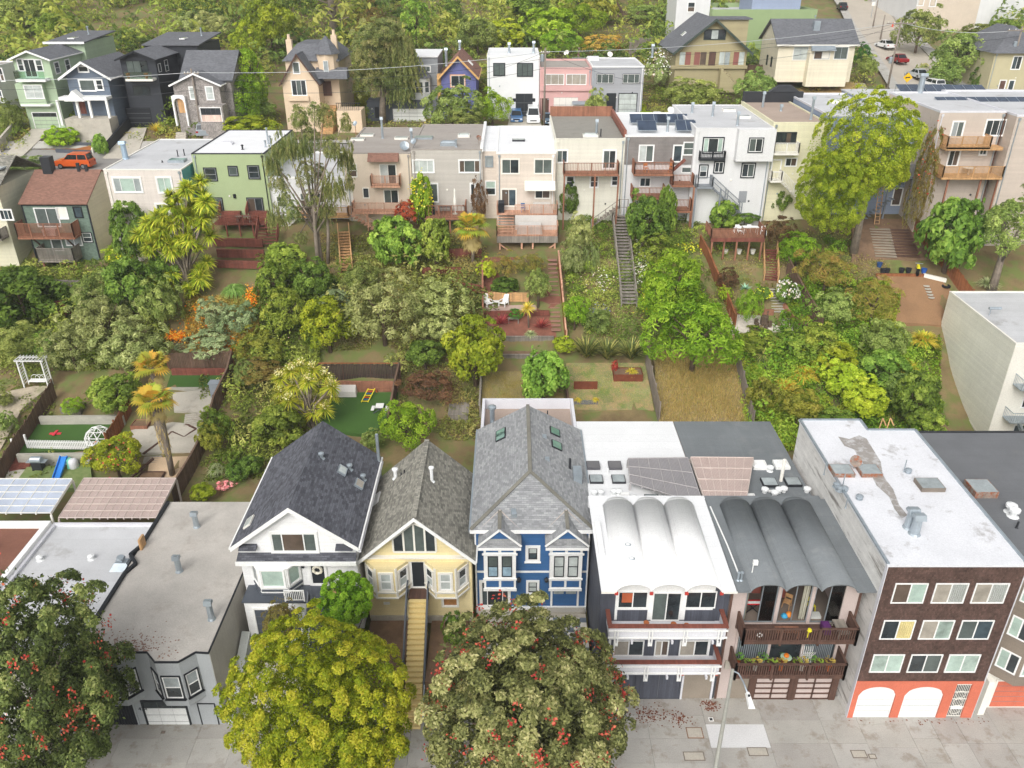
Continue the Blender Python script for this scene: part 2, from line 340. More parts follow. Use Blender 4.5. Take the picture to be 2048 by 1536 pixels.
def dish(T,x,y,z,r=.32,m=None,az=0):
 b = MB(); b.tube([(x,y,z),(x,y,z+.5)],.03,6); k0 = len(b.v); n = 14
 nn = np.array((sin(az)*.8,-cos(az)*.8,.55)); nn/=np.linalg.norm(nn); u = np.cross(nn,(0,0,1)); u/=np.linalg.norm(u); v = np.cross(u,nn); c = np.array((x,y,z+.55))
 rings = [(0,0),(.5,.03),(1,.13)]; vs = [tuple(c)]
 for rr,dd in rings[1:]:
  for j in range(n):vs.append(tuple(c+(u*cos(2*pi*j/n)+v*sin(2*pi*j/n))*r*rr+nn*dd*r*1.6))
 fs = [(0,1+j,1+(j+1)%n)for j in range(n)]+[(1+j,1+n+j,1+n+(j+1)%n,1+(j+1)%n)for j in range(n)]
 b.add(vs,fs); b.bar(c,c+nn*r*1.1,.02); b.bar(c+nn*r*1.0,c+nn*r*1.25,.07)
 return T.part('satellite_dish',b,m or GALV)
def flat(name,label,X0,X1,Y0,Y1,zb,zt,wm,rm,par=.22,pw=.18,cm=None,cat='house',sides=None):
 T = Thing(name,label,cat,((X0+X1)/2,Y0,zb))
 zb = min([zb]+[gz(x,y)-.5 for x in(X0,X1)for y in(Y0,Y1)])if Y0>50 else zb
 b = MB(); b.box(X0,X1,Y0,Y1,zb,zt-par); T.part('wall',b,wm)
 if par>.05:
  p = MB(); e = .02
  p.box(X0-e,X1+e,Y0-e,Y0+pw,zt-par,zt); p.box(X0-e,X1+e,Y1-pw,Y1+e,zt-par,zt); p.box(X0-e,X0+pw,Y0+pw,Y1-pw,zt-par,zt); p.box(X1-pw,X1+e,Y0+pw,Y1-pw,zt-par,zt)
  T.part('parapet',p,cm or wm); r = MB(); r.box(X0+pw,X1-pw,Y0+pw,Y1-pw,zt-par-.01,zt-par+.03); T.part('roof',r,rm)
 else:r = MB(); r.box(X0-.06,X1+.06,Y0-.08,Y1+.06,zt-par,zt); T.part('roof',r,rm)
 if Y0>80:
  for q in range(2):b = MB(); x = X0+.25 if(q+int(X0))%2 else X1-.3; F = FY(Y0); b.bf(F,x,x+.08,zb+.3,zt-par-.1,0,.09); b.bf(F,x-.06,x+.16,zt-par-.35,zt-par-.1,.0,.14); T.part('downpipe',b,(cm or wm)if q else GALV)
  for q in range(3):b = MB(); x = X0+(X1-X0)*(.2+.27*q+.05*sin(X0+q)); z = zb+(zt-zb)*(.42+.12*sin(X0*3+q*2)); b.bf(FY(Y0),x,x+.16,z,z+.16,0,.08); T.part('wall_vent',b,(GALV,OFFW,DKMET)[q])
 T.X0,T.X1,T.Y0,T.Y1,T.zb,T.zt = X0,X1,Y0,Y1,zb,zt; T.zr = zt-par+.03
 return T
def gable(name,label,X0,X1,Y0,Y1,zb,ze,zr,wm,rm,ov=.35,fov=.5,tm=WHITE,th=.14,barge=.22,xr=None,cat='house',T=None):
 xr = (X0+X1)/2 if xr is None else xr
 T = T or Thing(name,label,cat,((X0+X1)/2,Y0,zb)); zw = min([zb]+[gz(x,y)-.5 for x in(X0,X1)for y in(Y0,Y1)])if Y0>50 else zb; m = MB(); P = [(X0,zw),(X1,zw),(X1,ze),(xr,zr),(X0,ze)]
 m.add([(x,Y0,z)for x,z in P]+[(x,Y1,z)for x,z in P],[(0,1,2,3,4),(9,8,7,6,5)]+[((i+1)%5,i,5+i,5+(i+1)%5)for i in range(5)]); T.part('wall',m,wm)
 R_ = []
 for s,X in((-1,X0),(1,X1)):
  k = (zr-ze)/abs(xr-X); xo = X+s*ov; zo = ze-k*ov; r = MB()
  r.slab([(xo,Y0-fov,zo+th),(xr,Y0-fov,zr+th),(xr,Y1+.25,zr+th),(xo,Y1+.25,zo+th)],th-.01); R_.append(T.part('roof_slope',r,rm))
  if barge:
   q = MB(); y0,y1 = Y0-fov-.05,Y0-fov; c = [(xo-s*.0,zo+th+.02),(xr,zr+th+.02),(xr,zr+th-barge),(xo,zo+th-barge)]
   if s>0:c = c[::-1]
   q.add([(x,y0,z)for x,z in c]+[(x,y1,z)for x,z in c],[(0,1,2,3)[::-1],(4,5,6,7)]+[(i,(i+1)%4,4+(i+1)%4,4+i)for i in range(4)]); T.part('bargeboard',q,tm)
   q = MB(); q.box(min(xo,xo+s*.1),max(xo,xo+s*.1),Y0-fov,Y1+.25,zo+th-.16,zo+th-.02); T.part('gutter',q,tm)
 T.X0,T.X1,T.Y0,T.Y1,T.zb,T.ze,T.zr_,T.xr = X0,X1,Y0,Y1,zb,ze,zr,xr; T.th = th
 return T
def on_slope(T,x):
 X = T.X0 if x<T.xr else T.X1
 return T.zr_+T.th-(T.zr_-T.ze)*abs(x-T.xr)/abs(T.xr-X)
def stairs(T,x0,x1,pa,pb,n,m,parent=None,name='tread',solid=None,th=.05):
 for i in range(n):
  t = (i+.5)/n; y = pa[0]+(pb[0]-pa[0])*t; z = pa[1]+(pb[1]-pa[1])*(i+1)/n; d = abs(pb[0]-pa[0])/n*.56
  b = MB(); b.box(x0,x1,y-d,y+d,z-th,z); T.part(name,b,m,parent)
 if solid:
  b = MB()
  for i in range(n):
   y = pa[0]+(pb[0]-pa[0])*i/n; y2 = pa[0]+(pb[0]-pa[0])*(i+1)/n; z = pa[1]+(pb[1]-pa[1])*(i+1)/n-th-.004
   b.box(x0+.03,x1-.03,min(y,y2)+.03,max(y,y2)+.03,pa[1]-.4,z)
  T.part('riser',b,solid,parent)
def garage(T,F,a0,a1,z0,z1,m,rows=4,cols=4,fm=WHITE,out=.0,glassrow=None,gm=GL_D,fw=.1):
 D = MB(); D.ring(F,a0-fw,a1+fw,z0,z1+fw,fw,out-.02,out+.07,0.02); D.bf(F,a0,a1,z0+.02,z1,out-.03,out-.012); D = T.part('garage_door',D,fm)
 b = MB(); b.bf(F,a0+.005,a1-.005,z0+.025,z1-.005,out-.01,out+.003); T.part('door_backing',b,GREYLN,D)
 for j in range(rows):
  for i in range(cols):
   b = MB(); A = a0+(a1-a0)*i/cols; B = a0+(a1-a0)*(i+1)/cols; c = z0+(z1-z0)*j/rows; d = z0+(z1-z0)*(j+1)/rows
   b.bf(F,A+.01,B-.01,c+.025,d-.025,out-.004,out+.02); b.bf(F,A+.1,B-.1,c+.1,d-.1,out,out+.03)
   T.part('pane' if j==glassrow else 'panel',b,gm if j==glassrow else m,D)
 return D
def arch(b,F,a0,a1,zs,zt,rise,o0,o1,n=12):
 for i in range(n):
  t0,t1 = -1+2*i/n,-1+2*(i+1)/n; A = a0+(a1-a0)*(t0+1)/2; B = a0+(a1-a0)*(t1+1)/2
  h0 = zs+rise*sqrt(max(0,1-t0*t0)); h1 = zs+rise*sqrt(max(0,1-t1*t1))
  b.hexa([F(A,h0,o1),F(B,h1,o1),F(B,h1,o0),F(A,h0,o0),F(A,zt,o1),F(B,zt,o1),F(B,zt,o0),F(A,zt,o0)])
 return b
 # ---- ground
def nz(x,y):return .25*sin(x*.31+y*.17)+.2*sin(x*.73-y*.41+1.3)+.12*sin(x*1.7+y*1.3)
GX = list(np.arange(-130,131,1.0)); GYs = list(np.arange(30,150,.75))+list(np.arange(150,320,4.0))
GX = [-900,-500,-300,-200,-160]+GX+[160,200,300,500,900]; GYs = [-400,-100,0,20]+GYs+[360,420,500,700,900]
v = []; f = []
for y in GYs:
 for x in GX:
  a = 0 if y<52 or 87<y<133 else 1
  v.append((x,y,gz(x,y)-.12+nz(x,y)*.5*a-(.5 if y<36.5 else 0)))
nx = len(GX)
for j in range(len(GYs)-1):
 for i in range(nx-1):f.append((j*nx+i,j*nx+i+1,(j+1)*nx+i+1,(j+1)*nx+i))
GR = mat('ground','7c6c4c',.95,.25,.25,col2='6b7440',dirt=.6,dcol='5d4a38',dsc=.3,bump=.5)
b = MB(); b.v = v; b.f = f; struct('ground',b,GR,smooth=True)
# ---- street row in front
ST_GREY = mat('stucco_grey','a4a8aa',.8,.07,.7,streak=.25,dcol='8d9090'); ST_PALE = mat('stucco_pale','c3beb4',.85,.08,.5,streak=.35,dcol='a8a196')
RF_GRAVEL = mat('roof_gravel','b5b0a9',.95,.12,.5,dirt=.45,dsc=.45,dcol='998f86',bump=.5); RF_LG = mat('roof_light_grey','c0c1c3',.8,.08,.4,pat='seams',p=1.1,dirt=.55,dth=.58,dcol='86817b',dsc=.35)
RF_BROWN = mat('roof_brown','7d5546',.9,.12,.6,bump=.4); RF_WHITE = mat('roof_white','e4e5e6',.55,.03,.5,pat='seams',p=1.05,cvar=.05,dirt=.25,dth=.6,dcol='b9bcc0',dsc=.8)
RF_WORN = mat('roof_white_worn','d9dade',.7,.06,.4,dirt=.75,dth=.585,dcol='8a8580',dsc=.55,bump=.4); RF_DARK = mat('roof_dark','6b6d70',.8,.1,.4,pat='seams',p=1.0,cvar=.06,dirt=.35,dth=.58,dcol='777672')
RF_GVAULT = mat('roof_grey_vault','74797c',.75,.08,.5,pat='seams',p=1.0,cvar=.08,dirt=.35,dth=.55,dcol='8b8d8c',dsc=.7,streak=.2,bump=.3); SH_DK = mat('shingle_dark','5c5e66',.9,.12,.8,pat='shingle',p=.15,q=.34,cvar=.29,bump=.5); SH_GR = mat('shingle_grey','8d8b82',.9,.1,.7,pat='shingle',p=.16,q=.26,cvar=.29,bump=.5)
SH_LG = mat('shingle_light_grey','97999b',.9,.06,.7,pat='shingle',p=.15,q=.32,cvar=.17,bump=.5); WH_SID = mat('siding_white','eeeeee',.55,.04,.6,pat='siding',p=.13,bump=.3); YEL_SID = mat('siding_yellow','e4d4a4',.6,.06,.6,pat='siding',p=.12,bump=.25)
BLU_SID = mat('siding_blue','3a6494',.5,.1,.7,pat='siding',p=.13,bump=.35); NAVY = mat('siding_charcoal','52555f',.6,.06,.7,pat='planks',p=.2,axis=0,cvar=.1,bump=.2); PINKST = mat('stucco_pink','bfb0aa',.7,.06,.6,streak=.2,dcol='a89890')
BR_SH = mat('shingle_brown_wall','5b4740',.9,.3,1.2,pat='shingle',p=.16,q=.11,cvar=.2,bump=.5,dirt=.3,dcol='807468',dsc=1.6,dth=.6); PEEL = mat('siding_peeling','d6d4d0',.85,.1,1,pat='siding',p=.17,dirt=.85,dth=.54,dcol='746e68',dsc=1.3,dst=(.22,1.4,1),bump=.5)
ORG = mat('stucco_orange','cb7159',.75,.08,.7,streak=.2,dcol='b8553c'); TAUPE = mat('siding_taupe','857a6e',.65,.08,.7,pat='siding',p=.13); CREAM_SID = mat('siding_cream','e0ded2',.65,.05,.5,pat='siding',p=.15,streak=.15,dcol='bdb8a6')
GDOOR = mat('garage_white','e9eae8',.5,.04,bump=.05); CORRP = mat('corrugated_polycarbonate','b6a39c',.35,.12,.5,pat='cor',p=.11,axis=0,dirt=.35,dcol='8a766c'); CORRB = mat('corrugated_clear','b9c2d2',.3,.15,.4,pat='cor',p=.11,axis=0)
REDTR = mat('red_trim','b23a32',.5,.1,bump=.05); LAV = mat('lavender_white','d5d5da',.5,.05,bump=.05); GREYTR = mat('grey_trim','4f545c',.5,.08,bump=.05)
# --- terracotta-roofed and light-grey-roofed buildings at the left edge
T = flat('flat_roof_house','low building with brown gravel roof inside a white parapet',-41.0,-33.3,35.4,47.6,-.6,6.0,ST_GREY,RF_BROWN,par=.45,pw=.35,cm=WHITE)
vent(T,-36,45,T.zr,.4)
T = flat('flat_roof_house','building with seamed light grey roof between brown roof and gravel roof',-33.25,-25.75,35.4,47.8,-.6,5.7,ST_PALE,RF_LG,par=.25,pw=.22,cm=LAV)
for x,y in((215,425),(488,420)):p = atZ(*zp('A',x,y),5.5); vent(T,p[0],p[1],T.zr,.18,.13)
p = atZ(*zp('A',655,455),5.6); b = MB(); b.hexa([(p[0]-.75,p[1]-.55,T.zr-.02),(p[0]+.75,p[1]-.55,T.zr-.02),(p[0]+.75,p[1]+.55,T.zr-.02),(p[0]-.75,p[1]+.55,T.zr-.02),(p[0]-.4,p[1]-.25,T.zr+.5),(p[0]+.4,p[1]-.25,T.zr+.5),(p[0]+.4,p[1]+.25,T.zr+.5),(p[0]-.4,p[1]+.25,T.zr+.5)]); h = T.part('skylight_hood',b,GALV)
b = MB(); b.lathe((p[0],p[1],T.zr+.5),[(.12,0),(.12,.2),(.3,.22),(.25,.36)],12); T.part('turbine_cap',b,GALV,h)
vent(T,atZ(*zp('A',505,580),5.5)[0],atZ(*zp('A',505,580),5.5)[1],T.zr,.55,.05,DKMET,cap=False)
for i,(x0,x1)in enumerate(((-32.6,-30.6),(-29.6,-27.6))):win(T,FY(35.4),x0,x1,2.7,4.3)
garage(T,FY(35.4),-32,-29,-.4,1.9,GDOOR)
def cover(label,pts,m,nx,ny,gm):
 b = MB(); b.slab(pts,.04); c = np.mean(np.array(pts),0); T = Thing('patio_cover',label,'patio cover',(c[0],c[1],gz(c[0],c[1])))
 P = [np.array(q,float)for q in pts]; s = T.part('roof_sheet',b,m)
 r = MB();
 for i in range(nx+1):t = i/nx; r.bar(P[0]+(P[1]-P[0])*t-(0,0,.1),P[3]+(P[2]-P[3])*t-(0,0,.1),.08,.12)
 T.part('rafters',r,gm,kind='stuff'); r = MB()
 for j in range(ny+1):t = j/ny; r.bar(P[0]+(P[3]-P[0])*t+(0,0,.03),P[1]+(P[2]-P[1])*t+(0,0,.03),.05,.05)
 for i in range(nx+1):t = i/nx; r.bar(P[0]+(P[1]-P[0])*t+(0,0,.02),P[3]+(P[2]-P[3])*t+(0,0,.02),.035,.04)
 T.part('battens',r,gm,kind='stuff')
 for q in pts:
  g = gz(q[0],q[1]); k = MB(); k.box(q[0]-.06,q[0]+.06,q[1]-.06,q[1]+.06,min(g,q[2]-.5)-.1,q[2]-.17); T.part('post',k,gm)
 return T
LTG = mat('pale_wood','c9bcb4',.7,.1)
cover('blue white ribbed translucent patio cover beside the pink ribbed one',[(-41,48.0,6.4),(-33.4,48.0,6.4),(-33.4,51.6,6.9),(-41,51.6,6.9)],CORRB,7,5,OFFW)
cover('pinkish ribbed translucent patio cover behind the light grey roof',[(-33.0,48.1,5.9),(-25.9,48.1,5.9),(-25.9,52.4,6.4),(-33.0,52.4,6.4)],CORRP,12,6,LTG)
# --- grey stucco house with two bays
GX0,GX1,GY,GZ = -25.6,-17.75,35.0,6.05
T = Thing('stucco_house','grey stucco house with gravel roof and black edged bays beside white gabled house','house',((GX0+GX1)/2,GY,-.5))
def bayp(cx,w,d,c):return[(cx-w/2-c,GY),(cx-w/2,GY-d),(cx+w/2,GY-d),(cx+w/2+c,GY)]
b = MB(); b.box(GX0,GX1,GY,49.8,-.6,GZ); T.part('wall',b,ST_GREY); b = MB(); b.box(GX1+.004,GX1+.03,GY+.02,49.7,-.5,GZ-.02); T.part('side_wall',b,ST_PALE)
top = [(GX0,GY),(-24.75,GY)]; B1 = bayp(-23.6,1.35,.75,.75); B2 = bayp(-19.95,1.35,.75,.75)
for B in(B1,B2):
 b = MB(); b.ext(B,2.5,GZ); o = T.part('bay',b,ST_GREY)
 k = MB(); c0 = [(x*.6+np.mean([q[0]for q in B])*.4,GY-(GY-y)*.35)for x,y in B]; n = 4
 k.add([(x,y,1.95)for x,y in c0]+[(x,y,2.5)for x,y in B],[(3,2,1,0),(4,5,6,7)]+[(i,(i+1)%4,4+(i+1)%4,4+i)for i in range(4)]); T.part('bay_foot',k,ST_GREY,o)
 for i in range(3):
  F,L = FD(B[i],B[i+1]); win(T,F,L/2-(.5 if i==1 else .36),L/2+(.5 if i==1 else .36),3.2,4.95,g=(1,2),fm=WHITE,panes=[GL_D,GL_S],trim=.07,tm=BLACKP,sill=1,fw=.07)
rp = [(GX0,49.75),(GX0,GY-.06)]+B1+B2+[(GX1,GY-.06),(GX1,49.75)]
b = MB(); b.ext(rp,GZ,GZ+.06); T.part('roof',b,RF_GRAVEL)
edge = [(GX0,49.75),(GX0,GY-.06)]+B1+B2+[(GX1,GY-.06),(GX1,49.75)]; b = MB()
for p,q in zip(edge[:-1],edge[1:]):b.bar((p[0],p[1],GZ+.05),(q[0],q[1],GZ+.05),.07,.12)
T.part('roof_edging',b,BLACKP); b = MB(); lp = [(GX0+.1,49.6),(GX0+.1,44.5),(GX0-.25,43.6),(GX0+.5,42.7),(GX0+.15,41.8),(GX0+.1,37.5)]
for p,q in zip(lp[:-1],lp[1:]):b.bar((p[0],p[1],GZ+.12),(q[0],q[1],GZ+.12),.2,.32)
T.part('tar_parapet',b,BLACKP); b = MB(); b.box(-25.45,-25.3,44.2,44.9,GZ,GZ+.9); T.part('chimney_pipe',b,TANW)
for x,y in((1050,250),(957,487),(1130,742)):p = atZ(*zp('A',x,y),GZ+.06); hood(T,p[0],p[1],GZ+.05,1.15 if y<700 else 1.35,.2)
a = prect(GY,'A',778,1180,1000,1310); garage(T,FY(GY),a[0],a[1],-.35,a[3],GDOOR,rows=4,cols=3,fm=BLACKP,glassrow=3)
a = prect(GY,'A',1065,1190,1160,1312); win(T,FY(GY),a[0],a[1],-.35,a[3],g=(1,1),fm=BLACKP,panes=ST_GREY,name='door')
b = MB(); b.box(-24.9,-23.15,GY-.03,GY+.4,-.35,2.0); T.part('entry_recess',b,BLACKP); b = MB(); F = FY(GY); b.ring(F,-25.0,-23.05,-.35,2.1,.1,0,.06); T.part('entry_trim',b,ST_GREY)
b = MB()
for i in range(10):b.bar((-24.8+i*.17,GY-.05,-.3),(-24.8+i*.17,GY-.05,1.9),.03)
T.part('gate_bars',b,DKMET,kind='stuff')
def text(T,s,x,y,z,h,m,name='house_number',rot=(pi/2,0,0),parent=None):
 cu = bpy.data.curves.new(name,'FONT'); cu.body = s; cu.size = h; cu.extrude = .01; cu.align_x = 'CENTER'
 o = bpy.data.objects.new(name,cu); COL.objects.link(o); dg = bpy.context.evaluated_depsgraph_get(); me = bpy.data.meshes.new_from_object(o.evaluated_get(dg))
 bpy.data.objects.remove(o); me.materials.clear(); me.materials.append(m); o = link(name,me,parent or T.root,(x-T.loc[0],y-T.loc[1],z-T.loc[2])); o.rotation_euler = rot; return o
b = MB(); random.seed(8)
for i in range(700):
 x = random.gauss(-22.9,1.2); y = GY-.5+abs(random.gauss(0,.9)); s = random.uniform(.03,.07); t = random.random()*6
 if GX0<x<GX1-.2 and(y>GY or min(abs(x+23.6),abs(x+19.95))<.8):b.add([(x+s*cos(t),y+s*sin(t),GZ+.07),(x-s*sin(t),y+s*cos(t),GZ+.08),(x-s*cos(t),y-s*sin(t),GZ+.072),(x+s*sin(t),y-s*cos(t),GZ+.068)],[(0,1,2,3)])
T.part('leaf_litter',b,mat('brown_litter','8d6f62',.95,.25,3),kind='stuff')
text(T,'434',-22.6,GY-.02,1.25,.38,BLACKP)
# --- white house with dark shingle gable
T = gable('white_gable_house','white clapboard house with dark shingle gable roof beside the yellow house',-17.4,-9.95,41.1,50.8,2.0,9.35,12.2,WH_SID,SH_DK,ov=.3,fov=.5,barge=.3)
Y = 41.1; r = prect(Y,'B',255,672,500,772); W_ = win(T,FY(Y),*r,g=(3,1),split=(.24,.72),panes=[GL_M,GL_BR,GL_M],trim=.12,fw=.08)
b = MB(); b.hexa([(-17.45,Y-.6,8.2),(-9.9,Y-.6,8.2),(-9.9,Y-.01,8.2),(-17.45,Y-.01,8.2),(-17.45,Y-.55,8.24),(-9.9,Y-.55,8.24),(-9.9,Y-.01,8.5),(-17.45,Y-.01,8.5)]); T.part('pent_roof',b,SH_DK)
b = MB(); b.box(-17.5,-9.85,Y-.68,Y-.6,7.95,8.25); T.part('pent_fascia',b,WHITE)
for x in(-16.75,-10.65):b = MB(); b.hexa([(x-.5,Y-.45,8.95),(x+.6,Y-.45,8.95),(x+.6,Y-.01,8.95),(x-.5,Y-.01,8.95),(x-.5,Y-.43,9.0),(x+.6,Y-.43,9.0),(x+.6,Y-.01,9.2),(x-.5,Y-.01,9.2)]); T.part('cornice_return',b,SH_DK)
BB = [(-16.75,Y),(-16.05,Y-.95),(-14.3,Y-.95),(-13.6,Y)]; b = MB(); b.ext(BB,5.9,7.95); bay = T.part('bay',b,WHITE)
for i in range(3):
 F,L = FD(BB[i],BB[i+1]); win(T,F,.14,L-.14,6.5,7.85,g=(1,1),panes=GL_G if i else GL_M,trim=.06,fw=.08); q = MB(); q.bf(F,.05,L-.05,6.12,6.27,0,.06); T.part('bay_band',q,GREYTR,bay)
b = MB(); b.ext([(x,y-.12)for x,y in BB],5.76,5.96); T.part('bay_base',b,GREYTR,bay)
G0,G1 = -17.1,-13.1; b = MB(); b.box(G0,G1,Y-1.5,Y-.01,1.6,5.7); T.part('garage_block',b,WH_SID); b = MB(); b.box(G0-.1,G1+.1,Y-1.6,Y-.01,5.7,5.8); T.part('porch_floor',b,GREYTR)
garage(T,FY(Y-1.5),-16.5,-13.7,2.6,5.1,GREYTR,rows=4,cols=4,fm=WHITE,fw=.14)
r = prect(Y,'B',470,832,548,948); D = win(T,FY(Y),*r,g=(1,1),panes=DKFR,trim=.14,tm=WHITE,fm=WHITE,name='door',fw=.05)
wc = ((r[0]+r[1])/2,Y-.1,r[3]-.55); b = MB(); b.tube([(wc[0]+.27*cos(t),wc[1],wc[2]+.27*sin(t))for t in np.linspace(0,2*pi,17)],[.09+.02*sin(i*2.3)for i in range(17)],7); single('door_wreath','round cream wreath hanging on the black front door','wreath',b,mat('cream_petals','e5dfce',.9,.2,9,bump=.6),wc)
r = prect(Y,'B',640,825,690,855); win(T,FY(Y),*r,g=(1,1),panes=GL_D,trim=.06)
r = prect(Y,'B',418,832,432,848); b = MB(); b.box(r[0],r[1],Y-.16,Y,r[2]-.12,r[3]+.05); T.part('wall_lamp',b,BLACKP)
b = MB(); b.box(-13.1,-10.1,Y-1.5,Y-.01,5.62,5.78); T.part('porch_floor',b,GREYTR)
rail(T,[(-13.2,Y-1.5,5.8),(-14.4,Y-1.5,5.8)],.85,WHITE,sp=.11,post=2)
rail(T,[(-12.9,Y-4.9,2.2),(-12.9,Y-1.5,5.75)],.85,GREYTR,sp=.13)
rail(T,[(-10.2,Y-4.9,2.2),(-10.2,Y-1.5,5.75)],.85,GREYTR,sp=.13)
stairs(T,-12.75,-10.3,(Y-5.1,1.9),(Y-1.5,5.7),14,GREYTR,solid=GREYTR); b = MB(); b.box(-12.0,-11.0,Y-1.3,Y-.4,5.785,5.81); single('doormat','brown mat in front of the black front door','doormat',b,TANW,(-11.4,Y-.8,5.79))
for x,y,gm in((640,330,GL_W),(733,405,GL_B)):
 p = zp('B',x,y); best = min(((lambda q:(abs(q[2]-on_slope(T,xx)),xx,q))(atX(*p,xx))for xx in np.linspace(-13.6,-10,60)),key=lambda t:t[0]); sky_slope(T,0,0,0,.32,.42,gm,GALV,nrm=(2.85,0,3.7),pos=(best[1],best[2][1],best[2][2]))
for x,y in((682,325),(755,372),(527,255)):
 p = zp('B',x,y); best = min(((lambda q:(abs(q[2]-on_slope(T,xx)),xx,q))(atX(*p,xx))for xx in np.linspace(-13.6,-10,60)),key=lambda t:t[0]); vent(T,best[1],best[2][1],on_slope(T,best[1])-.1,.35,.12,GALV)
p = atX(*zp('B',160,525),-16.5); sky_slope(T,0,0,0,.3,.5,GL_W,OFFW,nrm=(-2.85,0,3.7),pos=(-16.9,42.4,on_slope(T,-16.9)))
b = MB(); b.tube([(-9.75,50.4,7),(-9.75,50.4,11.6)],.12,10); T.part('flue',b,GALV)
b = MB(); b.box(-9.66,-9.5,40.6,50.8,8.9,9.06); T.part('rain_gutter',b,LAV)
# --- yellow house
Y = 41.8
T = gable('yellow_gable_house','pale yellow house with twin bay windows and long yellow stairs to the street',-9.65,-2.65,Y,50.3,2.2,7.75,10.95,YEL_SID,SH_GR,ov=.3,fov=.55,barge=.26)
b = MB(); b.box(-9.8,-2.5,Y-.25,Y,7.35,7.62); T.part('belt_cornice',b,YEL_SID)
b = MB(); b.box(-9.85,-2.45,Y-.32,Y-.0,7.62,7.7); T.part('belt_trim',b,OFFW)
r = prect(Y,'B',915,640,1150,770)
xs = np.linspace(r[0],r[1],5); base = r[2]; F = FY(Y)
Wg = MB(); Wg.bf(F,r[0],r[1],base-.1,base,-.02,.08); zt = lambda x:10.95-.50-abs(x+6.15)*.914
for x in xs:Wg.bf(F,x-.06,x+.06,base,max(base+.2,zt(x)),-.02,.07)
for s in(0,1,2,3):Wg.bar((xs[s],Y-.04,zt(xs[s])),(xs[s+1],Y-.04,zt(xs[s+1])),.1,.12)
Wg = T.part('gable_window',Wg,OFFW)
for s in range(4):
 b = MB(); p0,p1 = xs[s]+.05,xs[s+1]-.05; b.hexa([F(p0,base,.015),F(p1,base,.015),F(p1,base,-.03),F(p0,base,-.03),F(p0,zt(p0),.015),F(p1,zt(p1),.015),F(p1,zt(p1),-.03),F(p0,zt(p0),-.03)]); T.part('pane',b,GL_D if s in(0,3)else GL_M,Wg)
for cx in(-8.1,-4.25):
 BB = [(cx-1.5,Y),(cx-.72,Y-.95),(cx+.62,Y-.95),(cx+1.38,Y)]; b = MB(); b.ext(BB,4.9,7.35); bay = T.part('bay',b,YEL_SID)
 for i in range(3):
  F,L = FD(BB[i],BB[i+1]); win(T,F,L/2-.36,L/2+.36,5.62,6.95,g=(1,2),panes=[GL_W,GL_D]if i!=1 else GL_W,trim=.12,tm=OFFW,fw=.07,sill=1)
  q = MB(); q.bf(F,0,L,5.3,5.4,0,.07); q.bf(F,0,.07,4.9,7.35,0,.05); q.bf(F,L-.07,L,4.9,7.35,0,.05); T.part('bay_trim',q,OFFW,bay)
 cm_ = cx-.05; k = MB(); k.add([(cm_+(x-cm_)*.35,Y-(Y-y)*.2,4.35)for x,y in BB]+[(x,y,4.92)for x,y in BB],[(3,2,1,0),(4,5,6,7)]+[(i,(i+1)%4,4+(i+1)%4,4+i)for i in range(4)]); T.part('bay_foot',k,YEL_SID,bay)
 k = MB(); k.ext([(cm_+(x-cm_)*1.06,Y-(Y-y)*1.06)for x,y in BB],4.86,4.98); T.part('bay_sill',k,OFFW,bay)
win(T,FY(Y),-6.62,-5.72,5.0,7.2,g=(1,1),panes=DKFR,trim=.1,tm=OFFW,name='door')
r = prect(Y,'B',1190,1012,1270,1068); win(T,FY(Y),*r,g=(1,1),panes=mat('warm_room','a5764a',.4,.3,2),trim=.1,tm=OFFW,fw=.06)
r = prect(Y,'B',866,1050,900,1060); b = MB(); b.box(r[0],r[1],Y-.05,Y,r[2],r[3]+.04); T.part('wall_vent',b,WHITE)
b = MB(); b.box(-9.6,-2.7,Y-.1,Y-.01,1.9,2.5); T.part('foundation',b,CONC)
YT = mat('yellow_step','e0c98c',.6,.06,bump=.1)
b = MB(); b.box(-6.8,-5.55,Y-1.0,Y-.01,4.75,4.95); T.part('landing',b,DKWOOD)
stairs(T,-6.72,-5.62,(34.6,.05),(Y-1.0,4.85),24,YT,solid=YT,th=.06)
for x in(-6.85,-5.49):
 rail(T,[(x,36.2,1.1),(x,Y-1.0,4.85),(x,Y-.1,4.85)],.95,GREYTR,sp=.2,post=1.4,pw=.07,bw=.03)
b = MB(); b.tube([(-5.45,34.7,.0),(-5.45,34.7,1.0),(-5.45,36.2,2.1)],.03,6); T.part('handrail',b,GALV)
def slopeat(T,k,x,y,lo,hi):
 p = zp(k,x,y); best = min(((lambda q:(abs(q[2]-on_slope(T,xx)),xx,q))(atX(*p,xx))for xx in np.linspace(lo,hi,80)),key=lambda t:t[0]); return(best[1],best[2][1],on_slope(T,best[1]))
for x,y,h,r_,m,lo,hi in((932,370,.75,.13,PVC,-9.6,-6.3),(1130,385,1.1,.11,PVC,-6.0,-2.7),(962,352,.3,.05,DKMET,-9.6,-6.3),(980,340,.35,.05,DKMET,-9.6,-6.3)):
 p = slopeat(T,'B',x,y,lo,hi); vent(T,p[0],p[1],p[2]-.1,h,r_,m,cap=(m is PVC))
p = slopeat(T,'B',820,470,-9.7,-6.3); sky_slope(T,0,0,0,.42,.62,WHITE,WHITE,nrm=(-3.2,0,3.5),pos=p)
b = MB(); b.bar((-6.15,Y-.5,11.11),(-6.15,50.5,11.11),.34,.05); T.part('ridge_cap',b,SH_GR)
